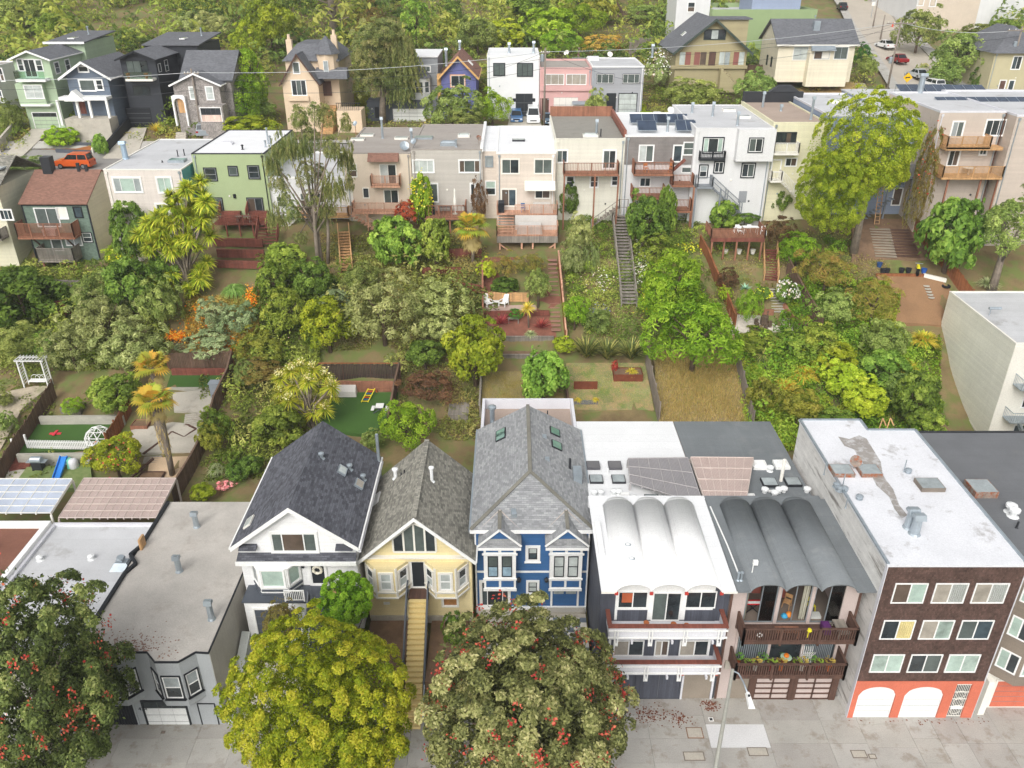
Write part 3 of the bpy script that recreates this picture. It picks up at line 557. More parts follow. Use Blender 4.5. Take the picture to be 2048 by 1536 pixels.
# --- blue Victorian
Y = 42.9; X0,X1 = -2.45,5.1; ze,zr = 9.0,11.2; xr = 1.22
T = Thing('blue_victorian_house','blue clapboard Victorian with white trimmed square bays and pointed grey roof','house',((X0+X1)/2,Y,1.9))
b = MB(); b.box(X0,X1,Y,55,1.9,ze); T.part('wall',b,BLU_SID)
e = .25; fa = (xr,46.1,zr); bk = (xr,55.2,zr); A=(X0-e,Y-.3,ze); B_=(X1+e,Y-.3,ze); C_=(X1+e,55.2,ze); D_=(X0-e,55.2,ze)
for nm,pts in(('roof_slope',[A,fa,bk,D_]),('roof_slope',[B_,C_,bk,fa]),('roof_hip',[A,B_,fa])):b = MB(); b.slab([(x,y,z+.1)for x,y,z in pts],.1); T.part(nm,b,SH_LG)
b = MB(); b.add([(X0,54.9,ze),(X1,54.9,ze),(xr,54.9,zr)]+[(X0,55.0,ze),(X1,55.0,ze),(xr,55.0,zr)],[(0,1,2),(5,4,3),(0,3,4,1),(1,4,5,2),(2,5,3,0)]); T.part('rear_gable',b,BLU_SID)
CAP = mat('ridge_shingle','77756c',.9,.15); b = MB()
for p,q in((fa,bk),(A,fa),(B_,fa)):
 p = np.array(p); q = np.array(q); L = np.linalg.norm(q-p); n = int(L/.22)
 for i in range(n):c = p+(q-p)*(i+.5)/n; t = (q-p)/L; b.bar(c-t*.1+(0,0,.13),c+t*.1+(0,0,.165),.26,.035)
T.part('ridge_caps',b,CAP,kind='stuff')
b = MB(); b.box(X0-.3,X1+.3,Y-.36,Y-.3,ze-.16,ze+.1); T.part('fascia',b,WHITE)
for x in(X0-.02,X1-.08):b = MB(); b.box(x,x+.1,Y-.04,Y,2.0,ze-.16); T.part('corner_board',b,WHITE)
b = MB(); b.box(X1+.25,X1+.37,Y-.3,55.2,ze-.1,ze+.1); T.part('rain_gutter',b,GALV); b = MB(); b.box(X0-.37,X0-.25,Y-.3,55.2,ze-.1,ze+.1); T.part('rain_gutter',b,GALV)
b = MB(); b.box(X0,X1,Y-.05,Y,5.3,5.44); T.part('belt_trim',b,WHITE); b = MB(); b.box(X0-.02,X1+.02,Y-.12,Y,1.8,2.3); T.part('plinth',b,WHITE)
for i,c in enumerate((-.8,3.56)):
 w = 1.06; d = .8; yb = Y-d
 b = MB(); b.box(c-w,c+w,yb,Y-.01,4.5,8.1); bay = T.part('bay',b,WHITE)
 F = FY(yb);
 for s in(-1,1):win(T,F,c+s*.46-.34,c+s*.46+.34,5.62,7.35,g=(1,2),fm=DKFR,panes=[mat('glass_blue_curtain','8fa9b8',.15,.3,2)if i==0 else GL_W,GL_W if i else GL_M],fw=.06)
 q = MB(); q.bf(F,c-w-.06,c+w+.06,5.38,5.5,0,.1); q.bf(F,c-w-.1,c+w+.1,7.5,7.6,0,.12); q.bf(F,c-w-.14,c+w+.14,8.0,8.12,0,.18); q.bf(F,c-w-.05,c+w+.05,4.42,4.62,0,.08); T.part('bay_moulding',q,WHITE,bay)
 q = MB()
 for s in(-1,1):q.bf(F,c+s*.5-.42,c+s*.5+.42,4.72,5.25,0,.012); q.bf(F,c+s*.5-.4,c+s*.5+.4,7.68,7.9,0,.012)
 T.part('bay_panel',q,BLU_SID,bay)
 f = .55; zt_ = 9.75; hw = w+.35; y0 = yb-.35; yp = Y-.3+(zt_-ze)/(zr-ze)*(46.1-Y+.3)
 zl = 8.45
 for s in(-1,1):b = MB(); b.slab([(c+s*hw,y0,zl),(c,y0,zt_),(c,yp+.25,zt_),(c+s*hw,Y+.1,zl)],.08); T.part('dormer_slope',b,SH_LG)
 b = MB(); b.add([(c-hw+.15,y0+.12,zl),(c+hw-.15,y0+.12,zl),(c,y0+.12,zt_-.1),(c-hw+.15,Y,zl),(c+hw-.15,Y,zl),(c,Y,zt_-.1)],[(0,1,2),(5,4,3),(0,3,4,1),(1,4,5,2),(2,5,3,0)]); T.part('dormer_gable',b,BLU_SID)
 b = MB(); b.box(c-hw+.1,c+hw-.1,yb+.02,Y-.01,8.1,zl); T.part('frieze',b,WHITE)
 b = MB(); b.hexa([(c-hw+.05,y0-.04,8.3),(c+hw-.05,y0-.04,8.3),(c+hw-.05,y0+.3,8.3),(c-hw+.05,y0+.3,8.3),(c-hw+.25,y0+.06,8.42),(c+hw-.25,y0+.06,8.42),(c+.55,y0+.13,9.05),(c-.55,y0+.13,9.05)]); T.part('skirt_roof',b,SH_LG)
 b = MB(); b.box(c-hw+.02,c+hw-.02,y0-.08,y0-.02,8.16,8.34)
 for s in(-1,1):b.bar((c+s*hw,y0-.02,zl),(c,y0-.02,zt_),.07,.12)
 T.part('dormer_trim',b,WHITE)
 b = MB()
 for s in(-1,1):b.bar((c+s*(hw+.02),Y-.25,zl+.62),(c,yp+.02,zt_+.09),.14,.05)
 T.part('valley_flashing',b,mat('copper_flashing','b8aca4',.5,.1,bump=0))
 b = MB()
 for k in range(8):y_ = y0+.1+(yp-y0)*k/8; b.bar((c,y_,zt_+.05),(c,y_+.2,zt_+.08),.24,.03)
 T.part('ridge_caps',b,CAP,kind='stuff')
r = prect(Y,'G',803,488,893,603); win(T,FY(Y),*r,g=(1,2),fm=DKFR,panes=[GL_D,GL_W],trim=.2,tm=WHITE,sill=1)
r = prect(Y,'G',803,838,890,940); win(T,FY(Y),*r,g=(1,2),fm=DKFR,panes=GL_W,trim=.16,tm=WHITE,sill=1)
r = prect(Y,'G',322,835,600,1040); win(T,FY(Y),r[0],r[1],2.35,r[3],g=(3,1),split=(.22,.78),fm=WHITE,panes=[GL_D,DKFR,GL_D],trim=.14,tm=WHITE,name='door')
r = prect(Y,'G',1050,850,1300,1055); GD = win(T,FY(Y),r[0],r[1],2.35,r[3],g=(2,1),fm=BLU_SID,panes=BLU_SID,trim=.14,tm=WHITE,name='door')
for s in(.24,.76):a = r[0]+(r[1]-r[0])*s; b = MB(); b.bf(FY(Y),a-.36,a+.36,r[3]-.95,r[3]-.12,0,.03); T.part('pane',b,GL_W,GD)
for x in(706,986):q = prect(Y,'G',x-12,775,x+12,825); b = MB(); b.lathe(((q[0]+q[1])/2,Y-.16,q[2]),[(.05,0),(.13,.06),(.13,.2),(.17,.24),(.03,.34)],8); b.box((q[0]+q[1])/2-.04,(q[0]+q[1])/2+.04,Y-.16,Y,q[3]-.2,q[3]-.1); T.part('wall_lantern',b,DKMET)
for x,y,s in((1508,132,-1),(1508,200,-1),(1800,128,1),(1810,198,1)):
 p = zp('B',x,y); X = X0-e if s<0 else X1+e
 f_ = lambda xx:zr+.1-(zr-ze)*abs(xx-xr)/abs(xr-X)
 bb = min(((lambda q:(abs(q[2]-f_(xx)),xx,q))(atX(*p,xx))for xx in np.linspace(xr+s*.3,X,80)),key=lambda t:t[0]); sky_slope(T,0,0,0,.42,.5,GL_R,DKMET,nrm=(s*(zr-ze),0,abs(X-xr)),pos=(bb[1],bb[2][1],f_(bb[1])))
for x,y,s in((1576,128,-1),(1580,275,-1),(1745,130,1),(1760,270,1)):
 p = zp('B',x,y); X = X0-e if s<0 else X1+e
 f_ = lambda xx:zr+.1-(zr-ze)*abs(xx-xr)/abs(xr-X)
 bb = min(((lambda q:(abs(q[2]-f_(xx)),xx,q))(atX(*p,xx))for xx in np.linspace(xr+s*.3,X,80)),key=lambda t:t[0]); b = MB(); xx,yy,zz = bb[1],bb[2][1],f_(bb[1]); b.hexa([(xx-.18,yy-.18,zz-.1),(xx+.18,yy-.18,zz-.1),(xx+.18,yy+.18,zz-.1),(xx-.18,yy+.18,zz-.1),(xx-.15,yy-.15,zz+.14),(xx+.15,yy-.15,zz+.14),(xx+.15,yy+.15,zz+.14),(xx-.15,yy+.15,zz+.14)]); T.part('roof_vent',b,GALV)
b = MB(); b.box(4.3,4.9,47.4,48.6,9.3,10.1); T.part('roof_duct',b,GALV); b = MB(); b.box(4.05,4.2,48.7,48.95,9.4,10.5); T.part('chimney_pipe',b,DKMET)
TAUPEW = mat('stucco_taupe','a59488',.8,.06,.6); b = MB(); b.box(X0,X1,55.3,60.6,2.5,8.0); T.part('rear_addition',b,TAUPEW)
b = MB(); b.box(X0,X1,60.4,60.62,8.0,8.9); b.box(X0-.03,X0+.2,55.3,60.4,8.0,9.0); b.box(X1-.2,X1+.03,55.3,60.4,8.0,9.0); T.part('rear_parapet',b,LAV)
vent(T,-1.6,57.5,8.0,1.7,.2,GALV); b = MB(); b.box(-2.0,-1.0,56.6,57.3,8.0,8.25); T.part('roof_duct',b,GALV); b = MB(); b.tube([(2.9,58,8),(2.9,58,9.2)],.05,6); T.part('vent_pipe',b,DKMET)
TW = mat('tile_white','ddd8cc',.6,.06,bump=.1); TB = mat('tile_slate','6d7883',.6,.1,bump=.1)
TS = struct('terrace',MB().box(X0+.1,5.05,36.9,Y-.14,1.2,2.1),CONC); s = .45; tl = {}
for m_ in(TW,TB):tl[m_.name] = MB().box(.008,s-.008,.008,s-.008,0,.025).mesh('tile',m_)
for i in range(14):
 for j in range(12):
  x = 5.05-s*(i+1); y = Y-.95-s*(j+1)
  if i<8:link('tile',tl[(TW if(i+j)%2 else TB).name],TS,(x,y,2.104))
single('terrace_step','pale low step under the blue double doors','step',MB().box(2.4,5.0,Y-.6,Y-.15,2.1,2.28),CONC,(3.7,Y-.4,2.1))
# ---- pair of barrel-vaulted houses
def vaults(T,x0,x1,n,y0,y1,z,rise,m,th=.1,seg=12):
 w = (x1-x0)/n
 for k in range(n):
  b = MB(); c = x0+w*(k+.5); P = []
  for i in range(seg+1):
   t = -1+2*i/seg; P.append((c+t*w/2,z+rise*sqrt(max(0,1-t*t*.97))-rise*sqrt(.03)))
  top = [(x,zz)for x,zz in P]; bot = [(x,zz-th)for x,zz in P]; L = len(P); v = []
  yb = lambda i:y1-(.0 if 1 else 0)
  for y in(y0,y1):v+=[(x,y,zz)for x,zz in top]+[(x,y,zz-th)for x,zz in P]
  f = []
  for i in range(seg):
   f+=[(i,i+1,2*L+i+1,2*L+i),(L+i+1,L+i,3*L+i,3*L+i+1),(L+i,L+i+1,i+1,i),(2*L+i,2*L+i+1,3*L+i+1,3*L+i)]
  b.add(v,f);
  e = MB(); bb = [(x,y1,zz)for x,zz in P]; ctr = (c,y1+.55,z); vs = bb+[(c+(x-c)*.75,y1+.45,z+(zz-z)*.72)for x,zz in P]+[(c+(x-c)*.5,y1+.65,z)for x,zz in P]
  e.add(vs,[(j*L+i,j*L+i+1,(j+1)*L+i+1,(j+1)*L+i)for j in range(2)for i in range(seg)])
  v_ = T.part('barrel_vault',b,m,smooth=True); T.part('vault_end',e,m,v_,smooth=True)
def lunettes(T,x0,x1,Y,m,n=3,z=9.79,rise=.5):
 for k in range(n):
  w = (x1-x0)/n; c = x0+w*(k+.5); P = [(c+w/2*t,z+rise*sqrt(max(0,1-t*t)))for t in np.linspace(-.97,.97,11)]; L = len(P); b = MB(); b.add([(x,Y,q)for x,q in P]+[(x,Y+.1,q)for x,q in P],[tuple(range(L))[::-1],tuple(range(L,2*L))]+[(i,(i+1)%L,L+(i+1)%L,L+i)for i in range(L)]); T.part('lunette',b,m)
  # --- white-roofed charcoal house
Y = 37.0; X0,X1 = 5.25,12.9
T = Thing('vaulted_house','charcoal house with three white barrel vaults and white balconies','house',((X0+X1)/2,Y,-.1))
b = MB(); b.box(X0,X1,Y,56.6,-.2,8.88); b.box(X0,X1,Y,45.2,8.88,9.78); T.part('wall',b,NAVY)
b = MB(); b.slab([(X0-.1,44.9,9.15),(X1,44.9,9.15),(X1,56.7,8.95),(X0-.1,56.7,8.95)],.04); T.part('rear_roof',b,RF_WHITE)
b = MB(); b.box(X0-.12,X1+.05,Y,44.9,9.79,9.9); b.box(X0-.12,6.0,Y-1.05,Y,9.79,9.9); b.box(12.05,X1+.05,Y-1.05,Y,9.79,9.9); T.part('roof',b,RF_WHITE); lunettes(T,6.0,12.05,Y,WHITE); b = MB(); b.box(X0-.12,X1+.05,44.9,45.3,9.0,9.88); T.part('roof_step',b,RF_WHITE)
VW = mat('vault_white','e6e6e5',.55,.04,.6,pat='seams',p=.95,cvar=.06,dirt=.35,dth=.56,dcol='c8c9c7',dsc=.9,dst=(1,.3,1),streak=.1,bump=.2)
vaults(T,6.0,12.05,3,Y-1.0,44.2,9.9,.62,VW)
for a_,c_ in((X0-.12,6.0),(12.05,X1+.05)):b = MB(); b.box(a_,c_,Y-1.09,Y-1.05,9.76,9.9); T.part('roof_fascia',b,OFFW)
for k in range(4):x = 6.0+6.05*k/3; b = MB(); b.box(x-.1,x+.1,Y-1.1,Y-1.01,9.66,9.84); T.part('red_trim',b,REDTR)
for x,y,m in((1211,880,0),(370,857,1),(393,945,1)):
 if m:p = atZ(*zp('C',x,y),10.45); vent(T,p[0],p[1],10.36,.03,.14,GALV,cap=False)
for i,(x,y)in enumerate(((148,356),(287,356),(167,445),(310,445),(525,572))):p = atZ(*zp('C',x,y),9.15); skyl(T,p[0],p[1],9.1,.95,.95,.16,mat('skylight_grey','56565a',.6)if i<2 else DKMET,mat('grey_lid','6b6a6c',.7)if i<2 else GL_S)
for x,y in((155,545),(197,545),(280,540),(310,540),(155,650),(240,400),(410,580)):p = atZ(*zp('C',x,y),9.15); vent(T,p[0],p[1],9.1,.3,.13 if x!=240 else .06,PVC)
b = MB(); p = atZ(*zp('C',350,545),9.2); b.box(p[0]-.3,p[0]+.3,p[1]-.15,p[1]+.15,9.1,9.35); T.part('roof_vent',b,WHITE)
b = MB(); p = atZ(*zp('C',180,830),9.9); b.box(p[0]-.1,p[0]+.25,p[1]-1.6,p[1]+1.6,9.88,10.1); T.part('duct',b,VW)
F = FY(Y)
def Dwin(T,x0,y0,x1,y1,**kw):return win(T,F,*prect(Y,'D',x0,y0,x1,y1),**kw)
ORL = mat('orange_curtain','b5603e',.5,.2)
b = MB(); b.bf(F,6.15,12.0,6.75,9.7,0,.03); T.part('facade_frame',b,WHITE)
FO = .035
for(x0,y0,x1,y1,pn,nm)in((195,182,408,300,[GL_D,GL_D],'window'),(437,190,640,388,[GL_M,GL_D],'door'),(672,182,890,300,[GL_D,GL_D],'window')):
 win(T,F,*prect(Y,'D',x0,y0,x1,y1),g=(2,1),panes=pn,out=FO,name=nm,fw=.07)
r = prect(Y,'D',225,195,300,260); b = MB(); b.bf(F,r[0],r[1],r[2],r[3],.03,.06); T.part('curtain',b,ORL)
for x0,x1 in((190,402),(668,885)):r = prect(Y,'D',x0,315,x1,395); b = MB(); b.bf(F,r[0],r[1],r[2],r[3],0,.04); T.part('panel',b,NAVY)
for k in range(3):
 x0 = (165,455,630)[k]; x1 = (380,555,845)[k]; win(T,F,*prect(Y,'D',x0,530,x1,640),g=(2,1),panes=[GL_B,GL_D],fw=.08)
for x,z0,z1 in((6.0,3.9,6.5),(12.1,3.9,6.5)):b = MB(); b.bf(F,x-.07,x+.07,z0,z1,0,.08); T.part('corner_board',b,WHITE)
def ebalc(T,xa,xb,zf,h):
 B = MB(); B.box(xa,xb,Y-1.35,Y-.01,zf-.2,zf); B = T.part('balcony',B,LAV); y = Y-1.35
 p = MB(); p.box(xa,xb,y-.06,y,zf-.1,zf+h); p.box(xa-.06,xa,y,Y-.01,zf-.1,zf+h); p.box(xb,xb+.06,y,Y-.01,zf-.1,zf+h); T.part('balcony_panel',p,LAV,B)
 p = MB(); p.box(xa-.14,xb+.14,y-.16,y+.12,zf+h,zf+h+.09); p.box(xa-.16,xa+.1,y+.12,Y-.01,zf+h,zf+h+.09); p.box(xb-.1,xb+.16,y+.12,Y-.01,zf+h,zf+h+.09); T.part('cap_rail',p,MAROON,B)
 p = MB()
 for zz in(zf+.12,zf+h-.18):p.box(xa-.12,xb+.12,y-.2,y-.12,zz-.05,zz+.05)
 for k in range(4):
  x = xa+.35+(xb-xa-.7)*k/3
  for s in(-.09,.09):p.box(x+s-.035,x+s+.035,y-.28,y-.2,zf-.45,zf+h-.05)
  p.box(x-.05,x+.05,y-.3,Y-1.0,zf-.42,zf-.26)
 T.part('balcony_batten',p,WHITE,B)
 for k in range(3):x = xa+1.3+(xb-xa-2.0)*k/2; b = MB(); b.box(x-.06,x+.06,y-.25,y,zf-.32,zf-.1); T.part('joist_end',b,LAV,B)
 return B
ebalc(T,5.75,12.5,6.65,.85); ebalc(T,5.7,12.45,3.75,.85)
r = prect(Y,'D',330,800,630,945); garage(T,F,r[0],r[1],.0,2.6,NAVY,rows=1,cols=2,fm=NAVY); b = MB(); b.bf(F,5.6,r[0]-.3,0,2.6,-.02,.06); T.part('side_door',b,NAVY)
r = prect(Y,'D',650,800,850,945); EX0,EX1 = r[0],r[1]
b = MB(); b.bf(F,EX0,EX1,0,2.55,-.02,.01); T.part('entry_recess',b,mat('entry_shade','8f8578',.85,.1)); b = MB(); arch(b,F,EX0-.05,EX1+.05,2.1,3.0,.6,.0,.1); b.bf(F,EX0-.3,EX0-.05,2.1,2.4,.0,.1); b.bf(F,EX1+.05,EX1+.3,2.1,2.4,0,.1); T.part('entry_arch',b,ORG)
for x in(EX0-.1,EX1+.02):b = MB(); b.bf(F,x,x+.12,0,2.1,0,.1); T.part('entry_post',b,LAV)
FL = mat('pot_orange','b26a3c',.8,.2)
for i,(x,y)in enumerate(((390,395),(580,400),(668,395))):
 p = atZ(*zp('D',x,y),6.66); single('plant_pot','small orange pot on the upper white balcony','pot',MB().lathe((p[0],Y-.4-.1*i,6.66),[(.1,0),(.16,.22),(.18,.24),(.13,.24)],10),FL,(p[0],Y-.4,6.66),group='pots on the white balcony')
 # --- grey-vaulted house with brown balconies, its upper room open to view
X0,X1 = 12.96,20.7
T = Thing('vaulted_house','pinkish house with three grey barrel vaults and dark brown balconies','house',((X0+X1)/2,Y,-.1))
b = MB(); b.box(X0,X1,41.5,56.6,-.2,8.88); b.box(X0,X1,Y,41.5,-.2,6.4); b.box(X0,13.75,Y,41.5,6.4,9.78); b.box(19.9,X1,Y,41.5,6.4,9.78); b.box(X0,X1,41.5,45.2,8.88,9.78); T.part('wall',b,PINKST)
b = MB(); b.slab([(X0,44.9,9.15),(X1,44.9,9.15),(X1,56.7,8.95),(X0,56.7,8.95)],.04); T.part('rear_roof',b,RF_GVAULT)
b = MB(); b.box(X0-.05,X1+.25,Y,44.9,9.79,9.9); b.box(X0-.05,13.75,Y-1.05,Y,9.79,9.9); b.box(19.85,X1+.25,Y-1.05,Y,9.79,9.9); T.part('roof',b,RF_GVAULT); lunettes(T,13.75,19.85,Y,DKWOOD); b = MB(); b.box(X0,X1,44.9,45.3,9.0,9.88); T.part('roof_step',b,RF_GVAULT)
vaults(T,13.75,19.85,3,Y-1.0,44.2,9.9,.62,RF_GVAULT)
for x in(13.8,15.85,17.85,19.8):b = MB(); b.box(x-.1,x+.1,Y-.02,Y+.12,6.4,9.78); T.part('mullion_post',b,PINKST)
b = MB(); b.box(13.75,19.9,Y-.05,Y+.1,9.45,9.78); T.part('lintel',b,DKWOOD)
WALLR = mat('room_red','a05a4e',.8,.1); RMW = mat('room_wall','5a5652',.8,.1); b = MB(); b.box(13.78,19.88,Y+.1,41.4,6.41,6.44); T.part('room_floor',b,mat('room_floor','7d7268',.7,.1)); b = MB(); b.box(15.9,17.2,Y+2.2,Y+2.3,6.45,8.9); b.box(13.85,15.7,Y+2.6,Y+2.7,6.45,9.3); T.part('room_partition',b,WALLR)
for i in range(3):
 a0 = 13.92+2.02*i; F2 = FY(Y+.06); m = MB(); m.ring(F2,a0,a0+1.82,6.5,9.42,.06,-.03,.03); m.bf(F2,a0+.88,a0+.94,6.56,9.36,-.03,.03); D = T.part('sliding_door',m,GALV)
 if i!=1:b = MB(); b.bf(F2,a0+.94,a0+1.76,6.56,9.36,-.005,.005); T.part('pane',b,clear('clear_glass'),D)
CURT = mat('yellow_curtain','d9c98c',.8,.15,1,pat='cor',p=.12,axis=0,bump=.4); CURW = mat('pale_curtain','b5b3a2',.8,.1,1,pat='cor',p=.1,axis=0,bump=.4)
for x0,x1,m in((13.95,14.15,CURW),(15.25,15.7,CURT),(17.35,17.75,CURW),(19.05,19.75,CURT)):
 n = 10; v = [];
 for k in range(n+1):x = x0+(x1-x0)*k/n; y = Y+.3+.06*sin(k*1.9); v+=[(x,y,6.5),(x,y,9.3)]
 b = MB(); b.add(v,[(2*k,2*k+2,2*k+3,2*k+1)for k in range(n)]); T.part('curtain',b,m)
def chair(x,y,z,label,m,rz=0,name='chair',group=None):
 t = Thing(name,label,'chair',(x,y,z),rz=rz,local=True,group=group)
 t.part('seat',MB().box(-.22,.22,-.22,.22,.42,.46),m); t.part('backrest',MB().box(-.22,.22,.2,.24,.6,.88),m)
 for a in(-1,1):
  for c in(-1,1):t.part('leg',MB().bar((a*.22,c*.22,0),(a*.19,c*.19,.43 if c<0 else .8),.04),m)
 return t
YC = mat('yellow_plastic','d9cf2c',.4,.06,bump=0)
chair(18.35,Y+1.1,6.45,'yellow chair inside the room under the grey vault',YC,.3); chair(17.0,Y+1.4,6.45,'tan wooden chair inside the room under the grey vault',TANW,-.6)
t = Thing('keyboard','red electronic keyboard on a black folding stand indoors','keyboard',(14.75,Y+.9,6.45)); t.part('body',MB().box(14.2,15.3,Y+.75,Y+1.1,7.2,7.3),mat('red_body','c2202a',.4,.05,bump=0)); t.part('keys',MB().box(14.25,15.25,Y+.75,Y+.95,7.3,7.32),WHITE); t.part('stand',MB().bar((14.4,Y+.9,6.45),(15.1,Y+.9,7.2),.05).bar((15.1,Y+.9,6.45),(14.4,Y+.9,7.2),.05),BLACKP)
for x,y,h,c,l in((15.5,Y+.7,.35,'e5d795','small yellow toy on the floor of the vaulted room'),(16.6,Y+.5,.25,'3d9fc9','blue toy on the floor of the vaulted room'),(16.9,Y+.6,.3,'e38b35','orange toy on the floor of the vaulted room')):single('toy',l,'toy',MB().lathe((x,y,6.45),[(.16,0),(.22,h*.4),(.12,h),(.02,h*1.1)],8),mat('toy_'+c,c,.5),(x,y,6.45))
single('exercise_mat','pale folded mat on the floor beside the yellow chair','mat',MB().box(18.0,18.8,Y+.35,Y+.8,6.445,6.62),mat('mat_grey','c5c7c3',.7),(18.4,Y+.5,6.45))
def fbalc(T,xa,xb,zf,h):
 y = Y-1.45; B = MB(); B.box(xa,xb,y,Y-.02,zf-.22,zf-.06); B = T.part('balcony',B,DKWOOD)
 for k in range(9):b = MB(); yy = y+(Y-.03-y)*k/9; b.box(xa,xb,yy+.008,yy+(Y-y)/9-.008,zf-.06,zf); T.part('deck_board',b,DKWOOD,B)
 r = MB(); bl = MB(); P = [(xa,Y-.05),(xa,y),(xb,y),(xb,Y-.05)]
 for(p,q)in zip(P[:-1],P[1:]):
  r.bar((*p,zf+h),(*q,zf+h),.14,.06); r.bar((*p,zf+.1),(*q,zf+.1),.08,.06); L = abs(p[0]-q[0])+abs(p[1]-q[1]); n = int(L/.14); k = max(1,round(L/2.2))
  for i in range(k+1):t = i/k; c = (p[0]+(q[0]-p[0])*t,p[1]+(q[1]-p[1])*t); r.bar((*c,zf-.3),(*c,zf+h+.03),.12)
  for i in range(1,n):t = i/n; c = (p[0]+(q[0]-p[0])*t,p[1]+(q[1]-p[1])*t); bl.bar((*c,zf+.1),(*c,zf+h),.055)
 T.part('railing',r,DKWOOD,B); T.part('balusters',bl,DKWOOD,B,kind='stuff'); return B
fbalc(T,13.6,20.25,6.4,1.0); fbalc(T,13.5,20.1,3.55,1.0)
b = MB(); b.bf(F,13.7,20.0,3.56,6.1,0,.012); T.part('glazing',b,GL_D); b = MB()
for i in range(16):b.bf(F,13.75+i*.13,13.82+i*.13,3.6,6.0,.012,.05); b.bf(F,18.0+i*.11,18.06+i*.11,3.6,6.0,.012,.05)
T.part('blinds',b,GALV,kind='stuff')
for i in range(4):b = MB(); x = 13.75+6.2*i/3; b.bf(F,x-.08,x+.08,3.56,6.15,.012,.09); T.part('mullion_post',b,PINKST)
for i,(x0,x1)in enumerate(((1165,1400),(1455,1695))):
 r = prect(Y,'D',x0,795,x1,935); D = MB(); D.ring(F,r[0]-.12,r[1]+.12,0,2.45,.12,0,.1,.03); D.bf(F,(r[0]+r[1])/2-.05,(r[0]+r[1])/2+.05,.03,2.33,0,.08)
 for j in range(1,5):D.bf(F,r[0],r[1],.03+2.3*j/5-.05,.03+2.3*j/5+.05,0,.08)
 D = T.part('garage_door',D,DKWOOD); w2 = (r[1]-r[0])/2
 for j in range(5):
  for k in range(2):b = MB(); b.bf(F,r[0]+w2*k+.05,r[0]+w2*(k+1)-.05,.03+2.3*j/5+.05,.03+2.3*(j+1)/5-.05,-.01,.03); T.part('panel',b,PINKST,D)
for x in(1135,1425,1715):r = prect(Y,'D',x-22,790,x+22,945); b = MB(); b.bf(F,r[0],r[1],0,3.2,0,.16); T.part('pier',b,DKWOOD)
r = prect(Y,'D',985,780,1115,940); b = MB(); b.bf(F,r[0],r[1],0,2.6,-.02,.01); T.part('entry_recess',b,mat('entry_shade','8f8578',.85,.1)); b = MB(); arch(b,F,r[0],r[1],2.2,3.1,.6,0,.12); T.part('entry_arch',b,DKMET)
for x in(X0,20.55):b = MB(); b.bf(F,x,x+.13,0,9.7,0,.06); T.part('corner_board',b,DKWOOD)
r = prect(Y,'D',950,672,985,725); b = MB(); b.bf(F,r[0],r[1],r[2],r[3],0,.12); T.part('meter_box',b,CONC)
zf = 6.4; t = Thing('wooden_bench','grey wooden bench across the end of upper brown balcony','bench',(19.6,Y-.7,zf)); t.part('seat',MB().box(19.25,19.95,Y-1.3,Y-.1,zf+.4,zf+.46),GREYW)
for a in(19.3,19.9):
 for c in(Y-1.25,Y-.15):t.part('leg',MB().box(a-.04,a+.04,c-.04,c+.04,zf,zf+.4),GREYW)
single('storage_ottoman','purple upholstered box seat on the upper brown balcony','ottoman',MB().box(18.55,19.0,Y-.95,Y-.2,zf+.01,zf+.4).hexa([(18.53,Y-.97,zf+.4),(19.02,Y-.97,zf+.4),(19.02,Y-.18,zf+.4),(18.53,Y-.18,zf+.4),(18.6,Y-.9,zf+.46),(18.95,Y-.9,zf+.46),(18.95,Y-.25,zf+.46),(18.6,Y-.25,zf+.46)]),mat('purple_fabric','5a2a66',.7),(18.8,Y-.6,zf))
t = Thing('balcony_table','low reddish wooden table on the upper brown balcony','table',(16.3,Y-.95,zf)); t.part('tabletop',MB().box(15.6,17.0,Y-1.25,Y-.75,zf+.5,zf+.55),REDW)
for a in(15.7,16.9):
 for c in(Y-1.2,Y-.8):t.part('leg',MB().box(a-.03,a+.03,c-.03,c+.03,zf,zf+.5),REDW)
b = MB(); b.tube([(14.55+.13*cos(u),Y-1.38,zf+.45+.13*sin(u))for u in np.linspace(0,2*pi,13)],.04,6); single('ring_toy','white ring hung on the upper brown railing','ring',b,WHITE,(14.55,Y-1.38,zf+.3))
b = MB(); b.box(17.3,17.42,Y-1.42,Y-1.3,zf+.3,zf+.95); b.lathe((17.36,Y-1.5,zf+.85),[(.1,0),(.15,.1),(.1,.2)],8); single('balcony_lantern','white and yellow lantern on the upper brown railing','lantern',b,YC,(17.36,Y-1.4,zf+.3))
zf = 3.55; POTS = [('a0522d','terracotta pot'),('d8742f','orange pot'),('9b1f24','red pot'),('8a8a84','grey pot'),('c9c9c0','white pot'),('3e4a3a','dark green pot')]
for i in range(12):
 x = 13.9+.48*i+.1*sin(i*3); y = Y-.45-.6*abs(sin(i*2.1)); c,l = POTS[(i*5)%6]; h = .25+.1*(i%3)
 t = Thing('potted_plant',f'{l} with leafy plant on the lower brown balcony','potted plant',(x,y,zf),group='potted plants on the brown balcony '+l); t.part('pot',MB().lathe((x,y,zf),[(.1,0),(.15,h),(.17,h),(.12,h-.03)],10),mat('pot_'+c,c,.7))
 b = MB()
 for k in range(26):
  a = k*2.4; e = .25+.2*random.random(); q = np.array((x+.2*cos(a)*e/.3,y+.2*sin(a)*e/.3,zf+h+e)); s = .07; b.add([tuple(q+(s*cos(a),s*sin(a),0)),tuple(q+(-s*sin(a),s*cos(a),.03)),tuple(q-(s*cos(a),s*sin(a),0)),tuple(q+(s*sin(a),-s*cos(a),-.03))],[(0,1,2,3)])
 t.part('leaves',b,mat('pot_leaf%d'%(i%3),('5d8a35','8aa63a','b8a04a')[i%3],.6,.2,5))
b = MB()
